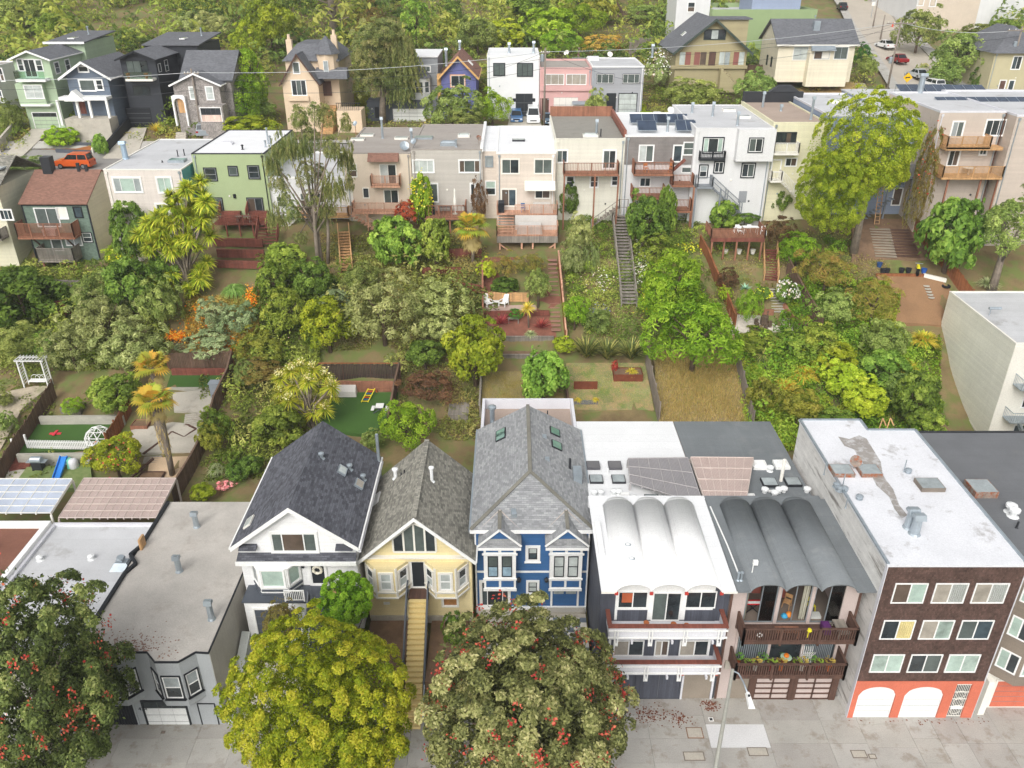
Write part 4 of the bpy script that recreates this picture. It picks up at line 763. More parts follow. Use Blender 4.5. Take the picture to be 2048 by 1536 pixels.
for i in range(6):
 for s in(-1,1):b.bar((17.55+.13*i,Y-.55-.25*s,zf+.1),(17.75+.13*i,Y-.55+.25*s,zf+1.3),.025)
single('drying_rack','white folding drying rack on the lower brown balcony','drying rack',b,WHITE,(18,Y-.5,zf))
t = Thing('round_table','small pale green round table among pots on brown balcony','table',(16.75,Y-.6,zf)); t.part('tabletop',MB().lathe((16.75,Y-.6,zf+.68),[(.3,0),(.34,.03),(.3,.05)],14),mat('pale_green','a9c4ac',.5)); t.part('leg',MB().tube([(16.75,Y-.6,zf),(16.75,Y-.6,zf+.68)],.04,8),GALV)
single('pumpkin','orange pumpkin on the small pale green balcony table','pumpkin',MB().lathe((16.75,Y-.6,zf+.73),[(.05,0),(.15,.05),(.17,.12),(.12,.2),(.03,.21)],12),mat('pumpkin','d9761e',.6),(16.75,Y-.6,zf+.73))
T2 = T
for x,y,wh in((1210,355,1),(1352,353,1),(1140,572,1),(1275,468,0),(1425,465,0)):p = atZ(*zp('C',x,y),9.15); skyl(T2,p[0],p[1],9.1,1.05,1.0,.2,WHITE if wh else DKMET,WHITE if wh else GL_S,dome=bool(wh))
for x,y in((1280,385),(1245,525),(1335,525),(1367,520),(1308,545),(1515,522),(1585,640)):p = atZ(*zp('C',x,y),9.15); vent(T2,p[0],p[1],9.05,.28 if x!=1585 else .6,.15,PVC)
for x,y in((1305,520),(1280,562)):p = atZ(*zp('C',x,y),9.15); b = MB(); b.box(p[0]-.4,p[0]+.4,p[1]-.08,p[1]+.08,9.1,9.22); T2.part('roof_conduit',b,WHITE)
p = atZ(*zp('C',1350,450),9.15); b = MB(); b.tube([(p[0],p[1],9.1),(p[0],p[1],10.9)],.12,10); T2.part('flue',b,OFFW)
b = MB(); b.tube([(13.1,44,9.93),(13.3,40,9.95),(13.35,37.6,9.95)],.05,6); T2.part('white_conduit',b,WHITE)
p = (14.05,37.2,9.9); b = MB(); b.tube([p,(p[0],p[1],11.0)],.03,6); b.box(p[0]-.05,p[0]+.22,p[1]-.12,p[1]+.05,10.85,11.15); T2.part('antenna',b,WHITE)
for k in range(2):vent(T2,13.2+.18*k,36.9,9.9,.55,.06,GALV)
ca = [atZ(*zp('C',x,y),9.55)for x,y in((858,622),(945,628),(1150,522),(1105,405))]
cover('grey translucent lightwell canopy over the white flat roof',[(8.2,47.0,9.75),(12.75,44.4,9.75),(12.75,50.0,9.85),(8.4,49.9,9.85)],mat('smoky_polycarbonate','8d8a8c',.3,.12,.5,pat='cor',p=.1,axis=0,dirt=.3,dcol='77706c'),6,3,mat('grey_batten','a8a4a4',.7,.1))
cover('pinkish translucent lightwell canopy over the dark flat roof',[(12.95,44.6,9.8),(15.6,44.6,9.7),(17.5,50.0,9.85),(12.95,50.0,9.9)],CORRP,7,4,LTG)
# --- brown shingle flats with orange garage level
Y = 35.6; X0,X1 = 20.95,28.7; zt = 12.2; F = FY(Y)
T = Thing('shingle_apartments','brown shingle flats with worn white roof and orange arched garages','apartment building',((X0+X1)/2,Y,-.2))
b = MB(); b.ext([(X0,Y),(X1,Y),(X1,50.0),(25.3,50.0),(25.3,51.4),(X0,51.4)],-.3,zt-.12); T.part('wall',b,PEEL)
b = MB(); b.ext([(X0-.08,Y-.1),(X1+.08,Y-.1),(X1+.08,50.1),(25.4,50.1),(25.4,51.5),(X0-.08,51.5)],zt-.12,zt); T.part('roof',b,RF_WORN)
b = MB(); P = [(X0,Y),(X1,Y),(X1,50.0),(25.3,50.0),(25.3,51.4),(X0,51.4),(X0,Y)]
for p,q in zip(P[1:-1],P[2:]):b.bar((*p,zt+.04),(*q,zt+.04),.16,.1)
T.part('roof_edging',b,GALV)
b = MB(); b.bf(F,X0,X1,3.15,zt-.14,0,.06); T.part('shingle_front',b,BR_SH)
for a_,c_ in((X0-.03,X0),(X1,X1+.05)):b = MB(); b.bf(F,a_,c_,-.3,zt-.14,-.2,.1); T.part('corner_board',b,LAV)
rows = ((165,312,((682,924),(979,1222),(1273,1520))),(438,578,((598,833),(885,1119),(1170,1408))),(690,822,((522,752),(800,1032),(1078,1310))))
VB = mat('vertical_blinds','aeb2ad',.4,.1,1,pat='cor',p=.12,axis=0,bump=.5); GL_P = glass('glass_pale','9fb0a6',.1,.6,.4); pm = [[GL_BR,GL_G],[GL_B,VB],[GL_B,VB],[GL_D,CURT],[GL_B,GL_P],[GL_M,GL_D2],[GL_P,GL_G],[GL_D,GL_M],[GL_G,GL_P]]; k = 0
for y0,y1,xs in rows:
 for x0,x1 in xs:win(T,F,*prect(Y,'F',x0,y0,x1,y1),g=(2,1),panes=pm[k],out=.06,fw=.07); k+=1
o_ = MB(); gx = [atY(*zp('F',x,1120),Y)[0]for x in(345,390,662,725,1008,1080,1190,1235)]
for a,c in((X0,gx[1]),(gx[2],gx[3]),(gx[4],gx[5]),(gx[6],X1)):o_.bf(F,a,c,-.3,3.15,0,.12)
for a,c in((gx[1],gx[2]),(gx[3],gx[4])):arch(o_,F,a,c,1.95,3.15,.75,0,.12)
o_.bf(F,gx[5],gx[6],2.95,3.15,0,.12); T.part('garage_front',o_,ORG)
for a,c in((gx[1],gx[2]),(gx[3],gx[4])):
 b = MB(); b.bf(F,a,c,1.95,2.75,-.02,.012); T.part('arch_infill',b,GDOOR); garage(T,F,a+.08,c-.08,0,1.95,GDOOR,rows=4,cols=1,fm=GDOOR,fw=.05)
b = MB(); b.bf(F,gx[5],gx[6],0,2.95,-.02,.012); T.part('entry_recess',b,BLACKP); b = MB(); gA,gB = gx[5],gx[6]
for i in range(9):x = gA+.05+(gB-gA-.1)*i/8; b.bar((x,Y-.05,.05),(x,Y-.05,2.9),.025)
for z in(.1,.9,1.6,2.2,2.85):b.bar((gA,Y-.05,z),(gB,Y-.05,z),.04)
for k in range(3):b.tube([((gA+gB)/2+.3*cos(u),Y-.06,.6+.7*k+.3*sin(u))for u in np.linspace(0,2*pi,13)],.015,5)
T.part('entry_gate',b,OFFW); b = MB(); b.box(gA+.12,gB-.12,Y-.1,Y-.06,.75,1.0); T.part('mail_box',b,WHITE)
def roofp(x,y,z=zt):return atZ(*zp('E',x,y),z)
q = [roofp(x,y)for x,y in((470,215),(560,235),(640,205),(700,232),(760,330),(815,420),(830,520),(860,570),(915,640),(965,770),(1030,850),(985,880),(925,800),(880,700),(780,610),(745,540),(690,450),(640,400),(600,320),(520,290))]; b = MB(); b.add([(x,y,zt+.006)for x,y,_ in q],[tuple(range(len(q)))[::-1]]); T.part('worn_patch',b,mat('worn_tar','98938e',.85,.12,1,dirt=.8,dcol='c4c3c4',dsc=1.6,dth=.5))
for x,y,w_,d_ in((495,505,1.35,1.2),(715,505,1.35,1.2),(1205,620,1.5,1.2)):
 p = roofp(x,y); skyl(T,p[0],p[1],zt,w_,d_,.28,RUST if x<1000 else mat('old_frame','7b7268',.7),GL_S)
p = roofp(597,470); dish(T,p[0],p[1],zt,.4,RUST);
for x,y in((455,620),(480,650),(520,650),(640,718),(1035,505)):p = roofp(x,y); vent(T,p[0],p[1],zt-.02,.15,.13,GALV)
for x,y in((355,520),(530,790),(505,620),(1000,500)):p = roofp(x,y); vent(T,p[0],p[1],zt-.02,.95,.035,GALV,cap=False)
for x,y in((1040,950),(1085,1000)):p = roofp(x,y); hood(T,p[0],p[1],zt-.02,1.25,.28)
b = MB()
for i in range(2):x = 26.1+.55*i; b.bar((x,50.15,11.0),(x+.35,50.5,12.9),.06); b.bar((x+.35,50.5,12.9),(x+.5,50.1,12.5),.06)
T.part('roof_ladder',b,TANW)
# --- dark-roofed house with taupe bays
X0,X1 = 28.8,44.0; zt = 11.4; Y = 36.4
T = flat('bay_house','taupe house with dark flat roof and stacked bays beside brown shingle flats',X0,X1,Y,51.2,-.2,zt,TAUPE,RF_DARK,par=.12,pw=.12,cm=DKMET)
for c in(31.4,36.2):
 BB = [(c-1.9,Y),(c-.95,Y-1.0),(c+.95,Y-1.0),(c+1.9,Y)]; b = MB(); b.ext(BB,2.9,zt-.3); o = T.part('bay',b,TAUPE)
 for i in range(3):
  F2,L = FD(BB[i],BB[i+1])
  for z in(3.7,6.3,8.9):win(T,F2,.12,L-.12,z,z+1.5,g=(2,1),panes=[GL_G,GL_D],fw=.09)
b = MB(); b.bf(FY(Y),X0,X1,-.2,2.9,0,.05); T.part('garage_level',b,OFFW)
win_ = garage(T,FY(Y),30.2,33.4,0,2.3,ORG,rows=5,cols=2,fm=OFFW,out=.06,fw=.12); b = MB(); b.box(29.2,29.6,Y-.7,Y-.06,-.2,2.85); T.part('entry_wall',b,OFFW)
p = roofp(1620,650,zt);
n_ = np.array((.25,-.3,1.)); skyl(T,p[0],p[1],zt-.08,1.5,1.5,.45,RUST,GL_S)
for x,y in((1885,850),(1860,815)):p = roofp(x,y,zt); vent(T,p[0],p[1],zt-.1,.4,.2,PVC)
p = roofp(1915,945,zt); vent(T,p[0],p[1],zt-.1,.5,.06,DKMET,cap=False); p = roofp(1975,620,zt)
# --- cream apartment block behind with fire escapes
X0,X1,Y0,Y1,zt = 42.2,56,62.2,74,13.3
T = flat('cream_apartments','cream clapboard apartment block with white roof and metal fire escapes',X0,X1,Y0,Y1,1.0,zt,CREAM_SID,RF_LG,par=.15,pw=.15,cm=OFFW,cat='apartment building')
b = MB(); b.hexa([(X0-.06,Y0,1),(X0-.01,Y0,1),(X0-.01,Y1,1),(X0-.06,Y1,1),(X0-.06,Y0,3.4),(X0-.01,Y0,3.4),(X0-.01,Y1,6.0),(X0-.06,Y1,6.0)]); T.part('foundation',b,CONC)
F = FY(Y0); b = MB(); b.bf(F,X0+.02,X1-.02,1,zt-.3,0,.03); T.part('rear_stucco',b,mat('stucco_cream','dedbd0',.8,.05,.5))
for i,(z0)in enumerate((10.3,7.1,3.9)):
 win(T,F,44.3,46.9,z0,z0+1.5,g=(2,1),panes=[GL_D,GL_M],out=.03,fw=.09); win(T,F,48.5,51.0,z0,z0+1.5,g=(2,1),panes=[GL_G,GL_D],out=.03,fw=.09)
for z in(9.5,6.3):
 B = MB(); B.box(43.0,52.0,Y0-1.3,Y0-.04,z-.08,z); B = T.part('fire_escape',B,GALV); r = MB()
 for i in range(46):x = 43+.2*i; r.bar((x,Y0-1.3,z),(x,Y0-1.3,z+.95),.025)
 r.bar((43,Y0-1.3,z+.95),(52,Y0-1.3,z+.95),.05); r.bar((43,Y0-1.3,z+.95),(43,Y0,z+.95),.05)
 for i in range(7):r.bar((43,Y0-1.3+.2*i,z),(43,Y0-1.3+.2*i,z+.95),.025)
 T.part('escape_railing',r,GALV,B)
for s in range(2):
 b = MB(); z0,z1 = (3.4,6.3)if s else(6.3,9.5)
 for k in(0,.6):b.bar((45.6,Y0-1.2+k,z0),(43.9,Y0-1.2+k,z1),.06,.16)
 for i in range(10):t = (i+.5)/10; b.box(45.6-1.7*t-.12,45.6-1.7*t+.12,Y0-1.2,Y0-.6,z0+(z1-z0)*t-.015,z0+(z1-z0)*t+.015)
 T.part('escape_stair',b,GALV)
b = MB()
for x in(44.0,44.6):b.tube([(x,Y0-.15,zt-2),(x,Y0-.15,zt+.5),(x,Y0+.1,zt+.8),(x,Y0+.5,zt+.8),(x,Y0+.6,zt)],.03,6)
for i in range(9):b.bar((44,Y0-.15,zt-2+.28*i),(44.6,Y0-.15,zt-2+.28*i),.03)
T.part('roof_ladder',b,GALV); b = MB(); b.box(43.9,45.6,Y0-.1,Y0-.04,zt-.9,zt-.1); T.part('red_panel',b,REDTR)
b = MB(); b.tube([(43.1,68.3,zt-.1),(43.1,68.3,zt+.55)],.04,6); b.tube([(42.9,68.3,zt+.6),(44.0,68.3,zt+.6)],.13,8); T.part('roof_camera',b,GALV)
# ---- pavement slabs, kerb, road
SW = [mat('pavement%d'%i,c,.9,.09,.5,dirt=.65,dth=.52,dcol='8a8072',dsc=.9,bump=.35)for i,c in enumerate(('a9a6a0','afaca6','a5a19b','aba8a1'))]; SWP = mat('pavement_new','d2d2d2',.85,.05,.6,bump=.2)
G = struct('pavement',MB().box(-60,70,29.9,37.2,-.45,-.11).box(-26,12.9,37.2,37.6,-.45,-.11),SOIL)
xs = [-60]; random.seed(3)
while xs[-1]<68:xs.append(xs[-1]+random.choice((1.6,2.3,2.9,3.6)))
YS_ = [29.95,31.9,33.6,35.3,37.15]
for i in range(len(xs)-1):
 k_ = random.choice((0,0,.35,-.3)); ys = [YS_[0]]+[y+k_ for y in YS_[1:-1]]+[YS_[-1]]
 for j in range(4):
  x0,x1,y0,y1 = xs[i],xs[i+1],ys[j],ys[j+1]
  if x0<-45 or x1>60:continue
  mm = random.choice(SW)if not(10<x0<13.2 and j in(0,1,2)and random.random()<.5)else SWP
  link('paving_slab',MB().box(x0+.007,x1-.007,y0+.007,y1-.007,-.11,random.uniform(-.006,.006)).mesh('paving_slab',mm),G)
struct('kerb',MB().box(-60,70,29.7,29.9,-.5,.0),CONC)
struct('road',MB().box(-300,300,14,29.7,-.6,-.14),mat('asphalt','5b5a58',.95,.1,.4,bump=.4))
def cover_plate(k,x,y,w,d,label,m=None,fm=None):
 p = atZ(*zp(k,x,y),.012); t = Thing('utility_cover',label,'utility cover',(p[0],p[1],.0)); t.part('rim',MB().box(p[0]-w/2,p[0]+w/2,p[1]-d/2,p[1]+d/2,.005,.016),fm or mat('dark_joint','7a7066',.9)); t.part('lid',MB().box(p[0]-w/2+.06,p[0]+w/2-.06,p[1]-d/2+.06,p[1]+d/2-.06,.01,.024),m or CONC)
cover_plate('D',735,1350,1.25,.62,'pale double utility cover set in white patched pavement'); cover_plate('D',1185,1318,1.2,.6,'brownish double utility cover in pavement right of lamp post'); cover_plate('D',1900,1335,.9,.55,'square grey utility cover before dark brown garages'); cover_plate('D',1995,1352,.45,.35,'small square meter cover beside the grey utility cover'); cover_plate('D',740,1185,1.0,.8,'rust edged utility cover before the charcoal garage',fm=mat('rusty_joint','8a6a55',.9)); cover_plate('D',855,1090,.3,.3,'tiny dark meter cover near the orange arch',DKMET,WHITE); cover_plate('A',870,1345,.25,.2,'tiny rusty meter cover before grey stucco garage',RUST)
b = MB(); random.seed(5)
for i in range(420):
 a = random.gauss(0,1); c = random.gauss(0,1); x,y = (8.6+a*.75,35.7+c*.4)if i<170 else((10.4+a*.35,35.4+c*.35)if i<260 else((12.6+a*.3,36.4+c*.25)if i<380 else(random.uniform(21,30),random.gauss(35.2,.15)))); s = random.uniform(.03,.07); t = random.random()*6
 b.add([(x+s*cos(t),y+s*sin(t),.02),(x-s*sin(t),y+s*cos(t),.028),(x-s*cos(t),y-s*sin(t),.022),(x+s*sin(t),y-s*cos(t),.018)],[(0,1,2,3)])
props(link('fallen_leaves',b.mesh('fallen_leaves',mat('dead_leaf','7a4a38',.9,.3,3))),'scattered reddish brown dead leaves on the pavement','leaves',kind='stuff')
X,Y = 11.6,31.0
t = Thing('street_lamp','tall grey street lamp with curved arm on the pavement','street lamp',(X,Y,0)); t.part('pole',MB().lathe((X,Y,-.1),[(.2,0),(.2,.4),(.13,.45),(.085,9.1),(.06,9.14)],14),mat('lamp_pole','9c9c94',.55,.1,1.5,metal=.2,bump=.1),smooth=True)
hp = [(X,Y,8.9),(X+.25,Y-.02,8.75),(X+.45,Y+.02,8.3),(X+.5,Y-.0,7.9)]; e = atY(1487,1408,Y-.2)
t.part('arm',MB().tube([(X,Y,8.95),(X+.3,Y-.12,8.86),(X+.45,Y-.6,8.75),(X+.5,Y-1.3,8.7)],.045,8),GALV,smooth=True)
t.part('lamp_head',MB().hexa([(X+.33,Y-2.15,8.58),(X+.68,Y-2.15,8.58),(X+.62,Y-1.2,8.6),(X+.4,Y-1.2,8.6),(X+.38,Y-2.1,8.72),(X+.63,Y-2.1,8.72),(X+.58,Y-1.25,8.78),(X+.44,Y-1.25,8.78)]),WHITE); t.part('photocell',MB().lathe((X+.5,Y-1.5,8.75),[(.06,0),(.06,.08),(.02,.1)],10),BLACKP)
struct('driveway',MB().hexa([(-16.8,35.2,-.1),(-13.2,35.2,-.1),(-13.2,38.3,-.1),(-16.8,38.3,-.1),(-16.8,35.2,.02),(-13.2,35.2,.02),(-13.2,38.4,1.78),(-16.8,38.4,1.78)]),CONC)
single('boundary_wall','peeling pale low wall beside the grey stucco house','wall',MB().hexa([(-17.6,35.0,-.2),(-17.05,35.0,-.2),(-17.05,39.6,-.2),(-17.6,39.6,-.2),(-17.6,35.0,.9),(-17.05,35.0,.9),(-17.05,39.6,3.2),(-17.6,39.6,3.2)]),mat('peeling_paint','c2c5c0',.85,.1,1,dirt=.7,dcol='8b8b84',dsc=1.5),(-17.3,37,0))
struct('garden_bed',MB().hexa([(-9.6,36.6,-.3),(-6.9,36.6,-.3),(-6.9,41.7,-.3),(-9.6,41.7,-.3),(-9.6,36.6,1.9),(-6.9,36.6,1.9),(-6.9,41.7,2.1),(-9.6,41.7,2.1)]).hexa([(-5.45,36.6,-.3),(-2.6,36.6,-.3),(-2.6,41.7,-.3),(-5.45,41.7,-.3),(-5.45,36.6,1.9),(-2.6,36.6,1.9),(-2.6,41.7,2.1),(-5.45,41.7,2.1)]),SOIL)
# ---- second row: rear fronts above the gardens
S = lambda n,c,p=.16,**k:mat(n,c,.7,.05,.5,pat='siding',p=p,bump=.3,streak=.12,dcol='8d8478',**k)
PINKW_S = S('siding_shell','d9d0c8'); GRN = mat('stucco_green','a7b68b',.75,.05,.5); TURQ = mat('paint_turquoise','5fa3a6',.7,.06); TAN_S = mat('stucco_tan','d6c8b5',.75,.06,.5,streak=.15,dcol='a89884'); GRB = S('siding_greige','bab5ad',.2); BEI = S('siding_beige','d3c7ba',.2)
CRM = S('siding_pale_cream','dcd9cb',.2); WGRY = mat('weathered_grey_siding','827d7a',.85,.15,.8,pat='siding',p=.18,bump=.4,dirt=.4,dcol='8d8680',dsc=1.2); STW = mat('stucco_white','d8d8d8',.7,.04,.5,streak=.15,dcol='b6b6b4'); PYEL = S('siding_pale_yellow','ddd8b8',.18); BLGR = S('siding_blue_grey','8f9bb0',.2); TPK = S('siding_taupe_pink','c3b6aa',.22)
GSHW = mat('green_shingle_wall','6e8074',.85,.1,1,pat='shingle',p=.16,q=.2,cvar=.12,bump=.4); CREAMW = S('siding_side_cream','d8d4bc',.18); RF_T = mat('roof_taupe','a19a93',.9,.08,.5,pat='seams',p=1.0,dirt=.35,dcol='7d736b'); RF_TAN = mat('roof_tan','a8978a',.9,.08,.5); SH_BR = mat('shingle_brown_roof','8d6a5c',.9,.08,.8,pat='shingle',p=.15,q=.3,cvar=.12,bump=.4)
def hx(px,py,Y):return atY(px,py,Y)[0]
def hz(px,py,Y):return atY(px,py,Y)[2]
def row(name,label,k,xl,xr,yt,Y,Yb,zb,wm,rm,par=.2,**kw):
 X0,X1 = hx(*zp(k,xl,yt),Y),hx(*zp(k,xr,yt),Y); zt = hz(*zp(k,(xl+xr)/2,yt),Y)
 return flat(name,label,X0,X1,Y,Yb,zb,zt,wm,rm,par=par,pw=.15,**kw)
def ws(T,Y,k,L,**kw0):
 for e in L:
  kw = dict(kw0); kw.update(e[4]if len(e)>4 else{}); pwin(T,Y,k,*e[:4],**kw)
def balcony(T,x0,x1,y0,y1,z,m,h=1.0,sides='lfr',th=.22,posts=None,sp=.14,nm='balcony',pm=None):
 B = MB(); B.box(x0,x1,y0,y1,z-th,z); B = T.part(nm,B,m); P = [(x0+.05,y1-.05,z),(x0+.05,y0+.05,z),(x1-.05,y0+.05,z),(x1-.05,y1-.05,z)]
 if 'l' not in sides:P = P[1:]
 if 'r' not in sides:P = P[:-1]
 rail(T,P,h,m,sp=sp,parent=B)
 for(px_,py_)in posts or[]:b = MB(); g = gz(px_,py_); b.box(px_-.08,px_+.08,py_-.08,py_+.08,g-.3,z-th-.003); T.part('post',b,pm or m)
 return B
def pbal(T,Y,k,x0,yr,x1,yb,d,m,**kw):
 Yo = Y-d; a = hx(*zp(k,x0,yb),Yo); c = hx(*zp(k,x1,yb),Yo); zt = hz(*zp(k,(x0+x1)/2,yr),Yo); z = hz(*zp(k,(x0+x1)/2,yb),Yo)+.2
 return balcony(T,a,c,Yo,Y-.01,z,m,h=max(.7,zt-z),**kw),z
def pflu(T,k,x,y,z,h,m=None,r=.14):p = atZ(*zp(k,x,y),z); hood(T,p[0],p[1],z-.05,h,r,m)
T = Thing('grey_roof_house','cream house with grey shingle roof and grey balcony, cut by left edge','house',(-57,86,11)); b = MB(); b.box(-62,-54.3,86,94,10.5,20.2); T.part('wall',b,CREAMW)
b = MB(); b.slab([(-62.2,85.5,20.1),(-54.0,85.5,20.1),(-54.0,90.5,22.6),(-62.2,90.5,22.6)],.12); T.part('roof_slope',b,SH_GR); b = MB(); b.slab([(-62.2,90.5,22.6),(-54.0,90.5,22.6),(-54.0,95,20.4),(-62.2,95,20.4)],.12); T.part('roof_slope',b,SH_GR)
for i in range(2):sky_slope(T,0,0,0,.5,.8,GL_W,GALV,nrm=(0,-2.5,5),pos=(-56.3+1.5*i,88+.6*i,21.4+.3*i))
ws(T,86,1,[(2,1228,72,1285,dict(g=(3,1)))],panes=GL_D,trim=.1); balcony(T,-62,-54.5,84.5,85.99,hz(30/2.926,1400/2.926,84.5),GREYW,sp=.1)
b = MB(); b.box(-61,-59.9,85.97,86.0,11,13); T.part('door',b,MAROON); vent(T,-57.5,90.5,22.5,1.0,.15,GALV)
Y = 87; X0,X1 = hx(*zp(1,120,1188),Y),hx(*zp(1,508,1190),Y); ze = hz(*zp(1,310,1190),Y); zr = ze+2.4; zb = 11.0
T = Thing('brown_roof_house','green shingle house with brown roof and reddish balcony','house',((X0+X1)/2,Y,zb)); b = MB(); P = [(87,zb),(96,zb),(96,ze),(91.6,zr),(87,ze)]
b.add([(X0,y,z)for y,z in P]+[(X1,y,z)for y,z in P],[(4,3,2,1,0),(5,6,7,8,9)]+[(i,(i+1)%5,5+(i+1)%5,5+i)for i in range(5)]); T.part('wall',b,GSHW)
b = MB(); b.add([(X1+.01,y,z)for y,z in P]+[(X1+.03,y,z)for y,z in P],[(4,3,2,1,0),(5,6,7,8,9)]+[(i,(i+1)%5,5+(i+1)%5,5+i)for i in range(5)]); T.part('side_wall',b,CREAMW)
for s in(0,1):b = MB(); ya,yb = (86.7,91.6)if s==0 else(96.3,91.6); b.slab([(X0-.15,ya,ze+.02),(X1+.12,ya,ze+.02),(X1+.12,yb,zr+.14),(X0-.15,yb,zr+.14)],.12); T.part('roof_slope',b,SH_BR)
b = MB(); b.bf(FY(Y),X0-.02,X0+.12,zb,ze-.1,0,.05); T.part('corner_board',b,BLACKP); b = MB(); b.bf(FY(Y),X1-.12,X1+.05,zb,ze-.1,0,.05); T.part('corner_board',b,BLACKP); b = MB(); b.bf(FY(Y),X0,X1,ze-.25,ze-.08,0,.06); T.part('fascia',b,BLACKP)
ws(T,Y,1,[(212,1218,345,1325,dict(name='door')),(335,1215,395,1280,dict(g=(1,1),panes=OFFW)),(435,1212,480,1272,dict(g=(1,1),fm=BLACKP)),(385,1375,478,1435,dict(g=(2,1),panes=GL_S)),(485,1362,537,1415,dict(g=(1,2),trim=.08,tm=BLACKP)),(305,1400,365,1465,dict(g=(1,1),name='door'))],panes=GL_D,trim=.06)
B,zB = pbal(T,Y,1,105,1310,440,1400,1.6,REDW,sp=.1); b = MB()
for x in(X0+1.2,X0+4.8):b.bar((x,85.5,zB-.2),(x,86.99,zB-1.8),.12)
T.part('brace',b,DKWOOD); B2,z2 = pbal(T,Y,1,225,1455,440,1535,1.8,GREYW,posts=[(X0+1.7,85.3),(X0+5.2,85.3)],pm=REDW,sp=.08)
b = MB(); b.box(X0+2.2,X0+3.6,85.7,86.4,zB,zB+.75); single('covered_table','pinkish draped box table on the reddish balcony','table',b,mat('pink_cloth','d9b7ae',.8,.1),(X0+2.9,86,zB))
for x,y,h in((245,1010,1.6),(420,1010,.9),(465,1005,.7)):p = atX(*zp(1,x,y),X0+(X1-X0)*(.22 if x<300 else .68 if x<440 else .8)); b = MB(); w_ = .5 if x<300 else .14; b.box(p[0]-w_,p[0]+w_,91.4-w_,91.4+w_,zr-.5,zr+h); T.part('chimney',b,DKMET)
for i in range(7):b = MB(); b.box(X1-3.4+.45*i,X1-2.95+.45*i,85.2,86.2,z2-.3-.42*i-.06,z2-.3-.42*i); T.part('tread',b,REDW)
Y = 84.8; T = row('shell_house','pale shell white house with grey roof and turquoise side wall',1,602,1060,990,Y,100,13.5,PINKW_S,RF_LG,par=.12,cm=OFFW)
b = MB(); b.box(T.X1+.004,T.X1+.03,Y+.03,99.9,14,T.zt-.15); T.part('side_wall',b,TURQ)
ws(T,Y,1,[(668,1042,826,1122,dict(g=(3,1),split=(.25,.75),panes=[GL_S,GL_G,GL_S])),(925,1040,1005,1125,dict(g=(2,1),panes=GL_G)),(920,1195,985,1260,dict(panes=GL_D))],trim=.14)
p = zp(1,735,925); hood(T,atZ(*p,T.zt)[0],atZ(*p,T.zt)[1],T.zr,1.7,.3,mat('blue_grey_flue','9fb3c4',.5,.1,metal=.3)); q = atZ(*zp(1,1040,945),T.zr); skyl(T,q[0],q[1],T.zr,1.7,1.2,.25,GALV,GL_R)
for x,y in((950,950),(1042,915),(1080,910)):q = atZ(*zp(1,x,y),T.zr); vent(T,q[0],q[1],T.zr,.7 if x>1000 else .2,.06,DKMET,cap=False)
b = MB(); b.box(T.X0+4,T.X0+12,100.3,100.5,17.5,21.5); T.part('street_parapet',b,LAV)
Y = 87.3; T = row('green_house','pea green stucco house with white roof and red deck',1,1118,1545,897,Y,100,13.5,GRN,RF_WHITE,par=.1,cm=BLACKP)
ws(T,Y,1,[(1200,985,1265,1055,dict(g=(1,2))),(1340,975,1388,1025,dict(g=(1,1),panes=GL_M)),(1455,972,1515,1043,dict(g=(1,2))),(1238,1160,1305,1270,dict(g=(2,1),name='door')),(1455,1160,1540,1272,dict(g=(2,1),name='door'))],fm=mat('grey_frame','8b8f92',.5),trim=.1,tm=DKFR,panes=GL_D)
b = MB(); q = prect(Y,1,1366,1135,1380,1158); b.bf(FY(Y),q[0],q[1],q[2],q[3],0,.14); T.part('wall_lamp',b,BLACKP); q = atZ(*zp(1,1330,845),T.zr); skyl(T,q[0],q[1],T.zr,1.3,1.0,.2,LAV,LAV,dome=True)
for x,y,h in((1420,875,.4),(1555,860,.6),(1570,840,1.6),(1585,855,1.0)):q = atZ(*zp(1,x,y),T.zr); vent(T,q[0],q[1],T.zr,h,.09,GALV if h>.5 else DKMET)
zD = hz(*zp(1,1380,1300),Y-1.5)
D_ = Thing('red_deck','dark red stained deck with stairs under the green house','deck',((T.X0+T.X1)/2,Y-2,13)); x0,x1 = T.X0+1.8,T.X1-.2
for i in range(8):D_.part('deck_board',MB().box(x0,x1,Y-2.4+.29*i+.01,Y-2.4+.29*(i+1)-.01,zD-.06,zD),MAROON)
rail(D_,[(x0,Y-2.4,zD),(x0+5.0,Y-2.4,zD)],1.0,MAROON);
for s in(T.X0+2.3,T.X1-2.4):
 for i in range(3):D_.part('tread',MB().box(s,s+2.0,Y-1.2+.3*i,Y-.02,zD+.28*i,zD+.28*(i+1)),MAROON)
 rail(D_,[(s-.1,Y-1.2,zD+.2),(s-.1,Y-.1,zD+.9)],1.0,MAROON,sp=.12)
for i in range(6):D_.part('tread',MB().box(x0+5.0,x0+7.2,Y-2.7-.3*i,Y-2.4-.3*i,zD-.25*(i+1)-.06,zD-.25*(i+1)),MAROON)
rail(D_,[(x0+5.0,Y-2.4,zD),(x0+5.0,Y-4.3,zD-1.5)],1.0,MAROON); rail(D_,[(x0+7.2,Y-2.4,zD),(x0+7.2,Y-4.3,zD-1.5)],1.0,MAROON)
for x in np.linspace(x0,x1,5):g = gz(x,Y-2.3); D_.part('post',MB().box(x-.07,x+.07,Y-2.35,Y-2.2,g-.5,zD-.07),MAROON)
t = Thing('garden_table','wooden garden table on the red deck','table',(x0+3.2,Y-1.7,zD)); t.part('tabletop',MB().box(x0+2.4,x0+4.0,Y-2.0,Y-1.4,zD+.7,zD+.76),GREYW)
for a in(2.5,3.9):
 for c in(1.95,1.45):t.part('leg',MB().box(x0+a-.04,x0+a+.04,Y-c-.04,Y-c+.04,zD,zD+.7),GREYW)
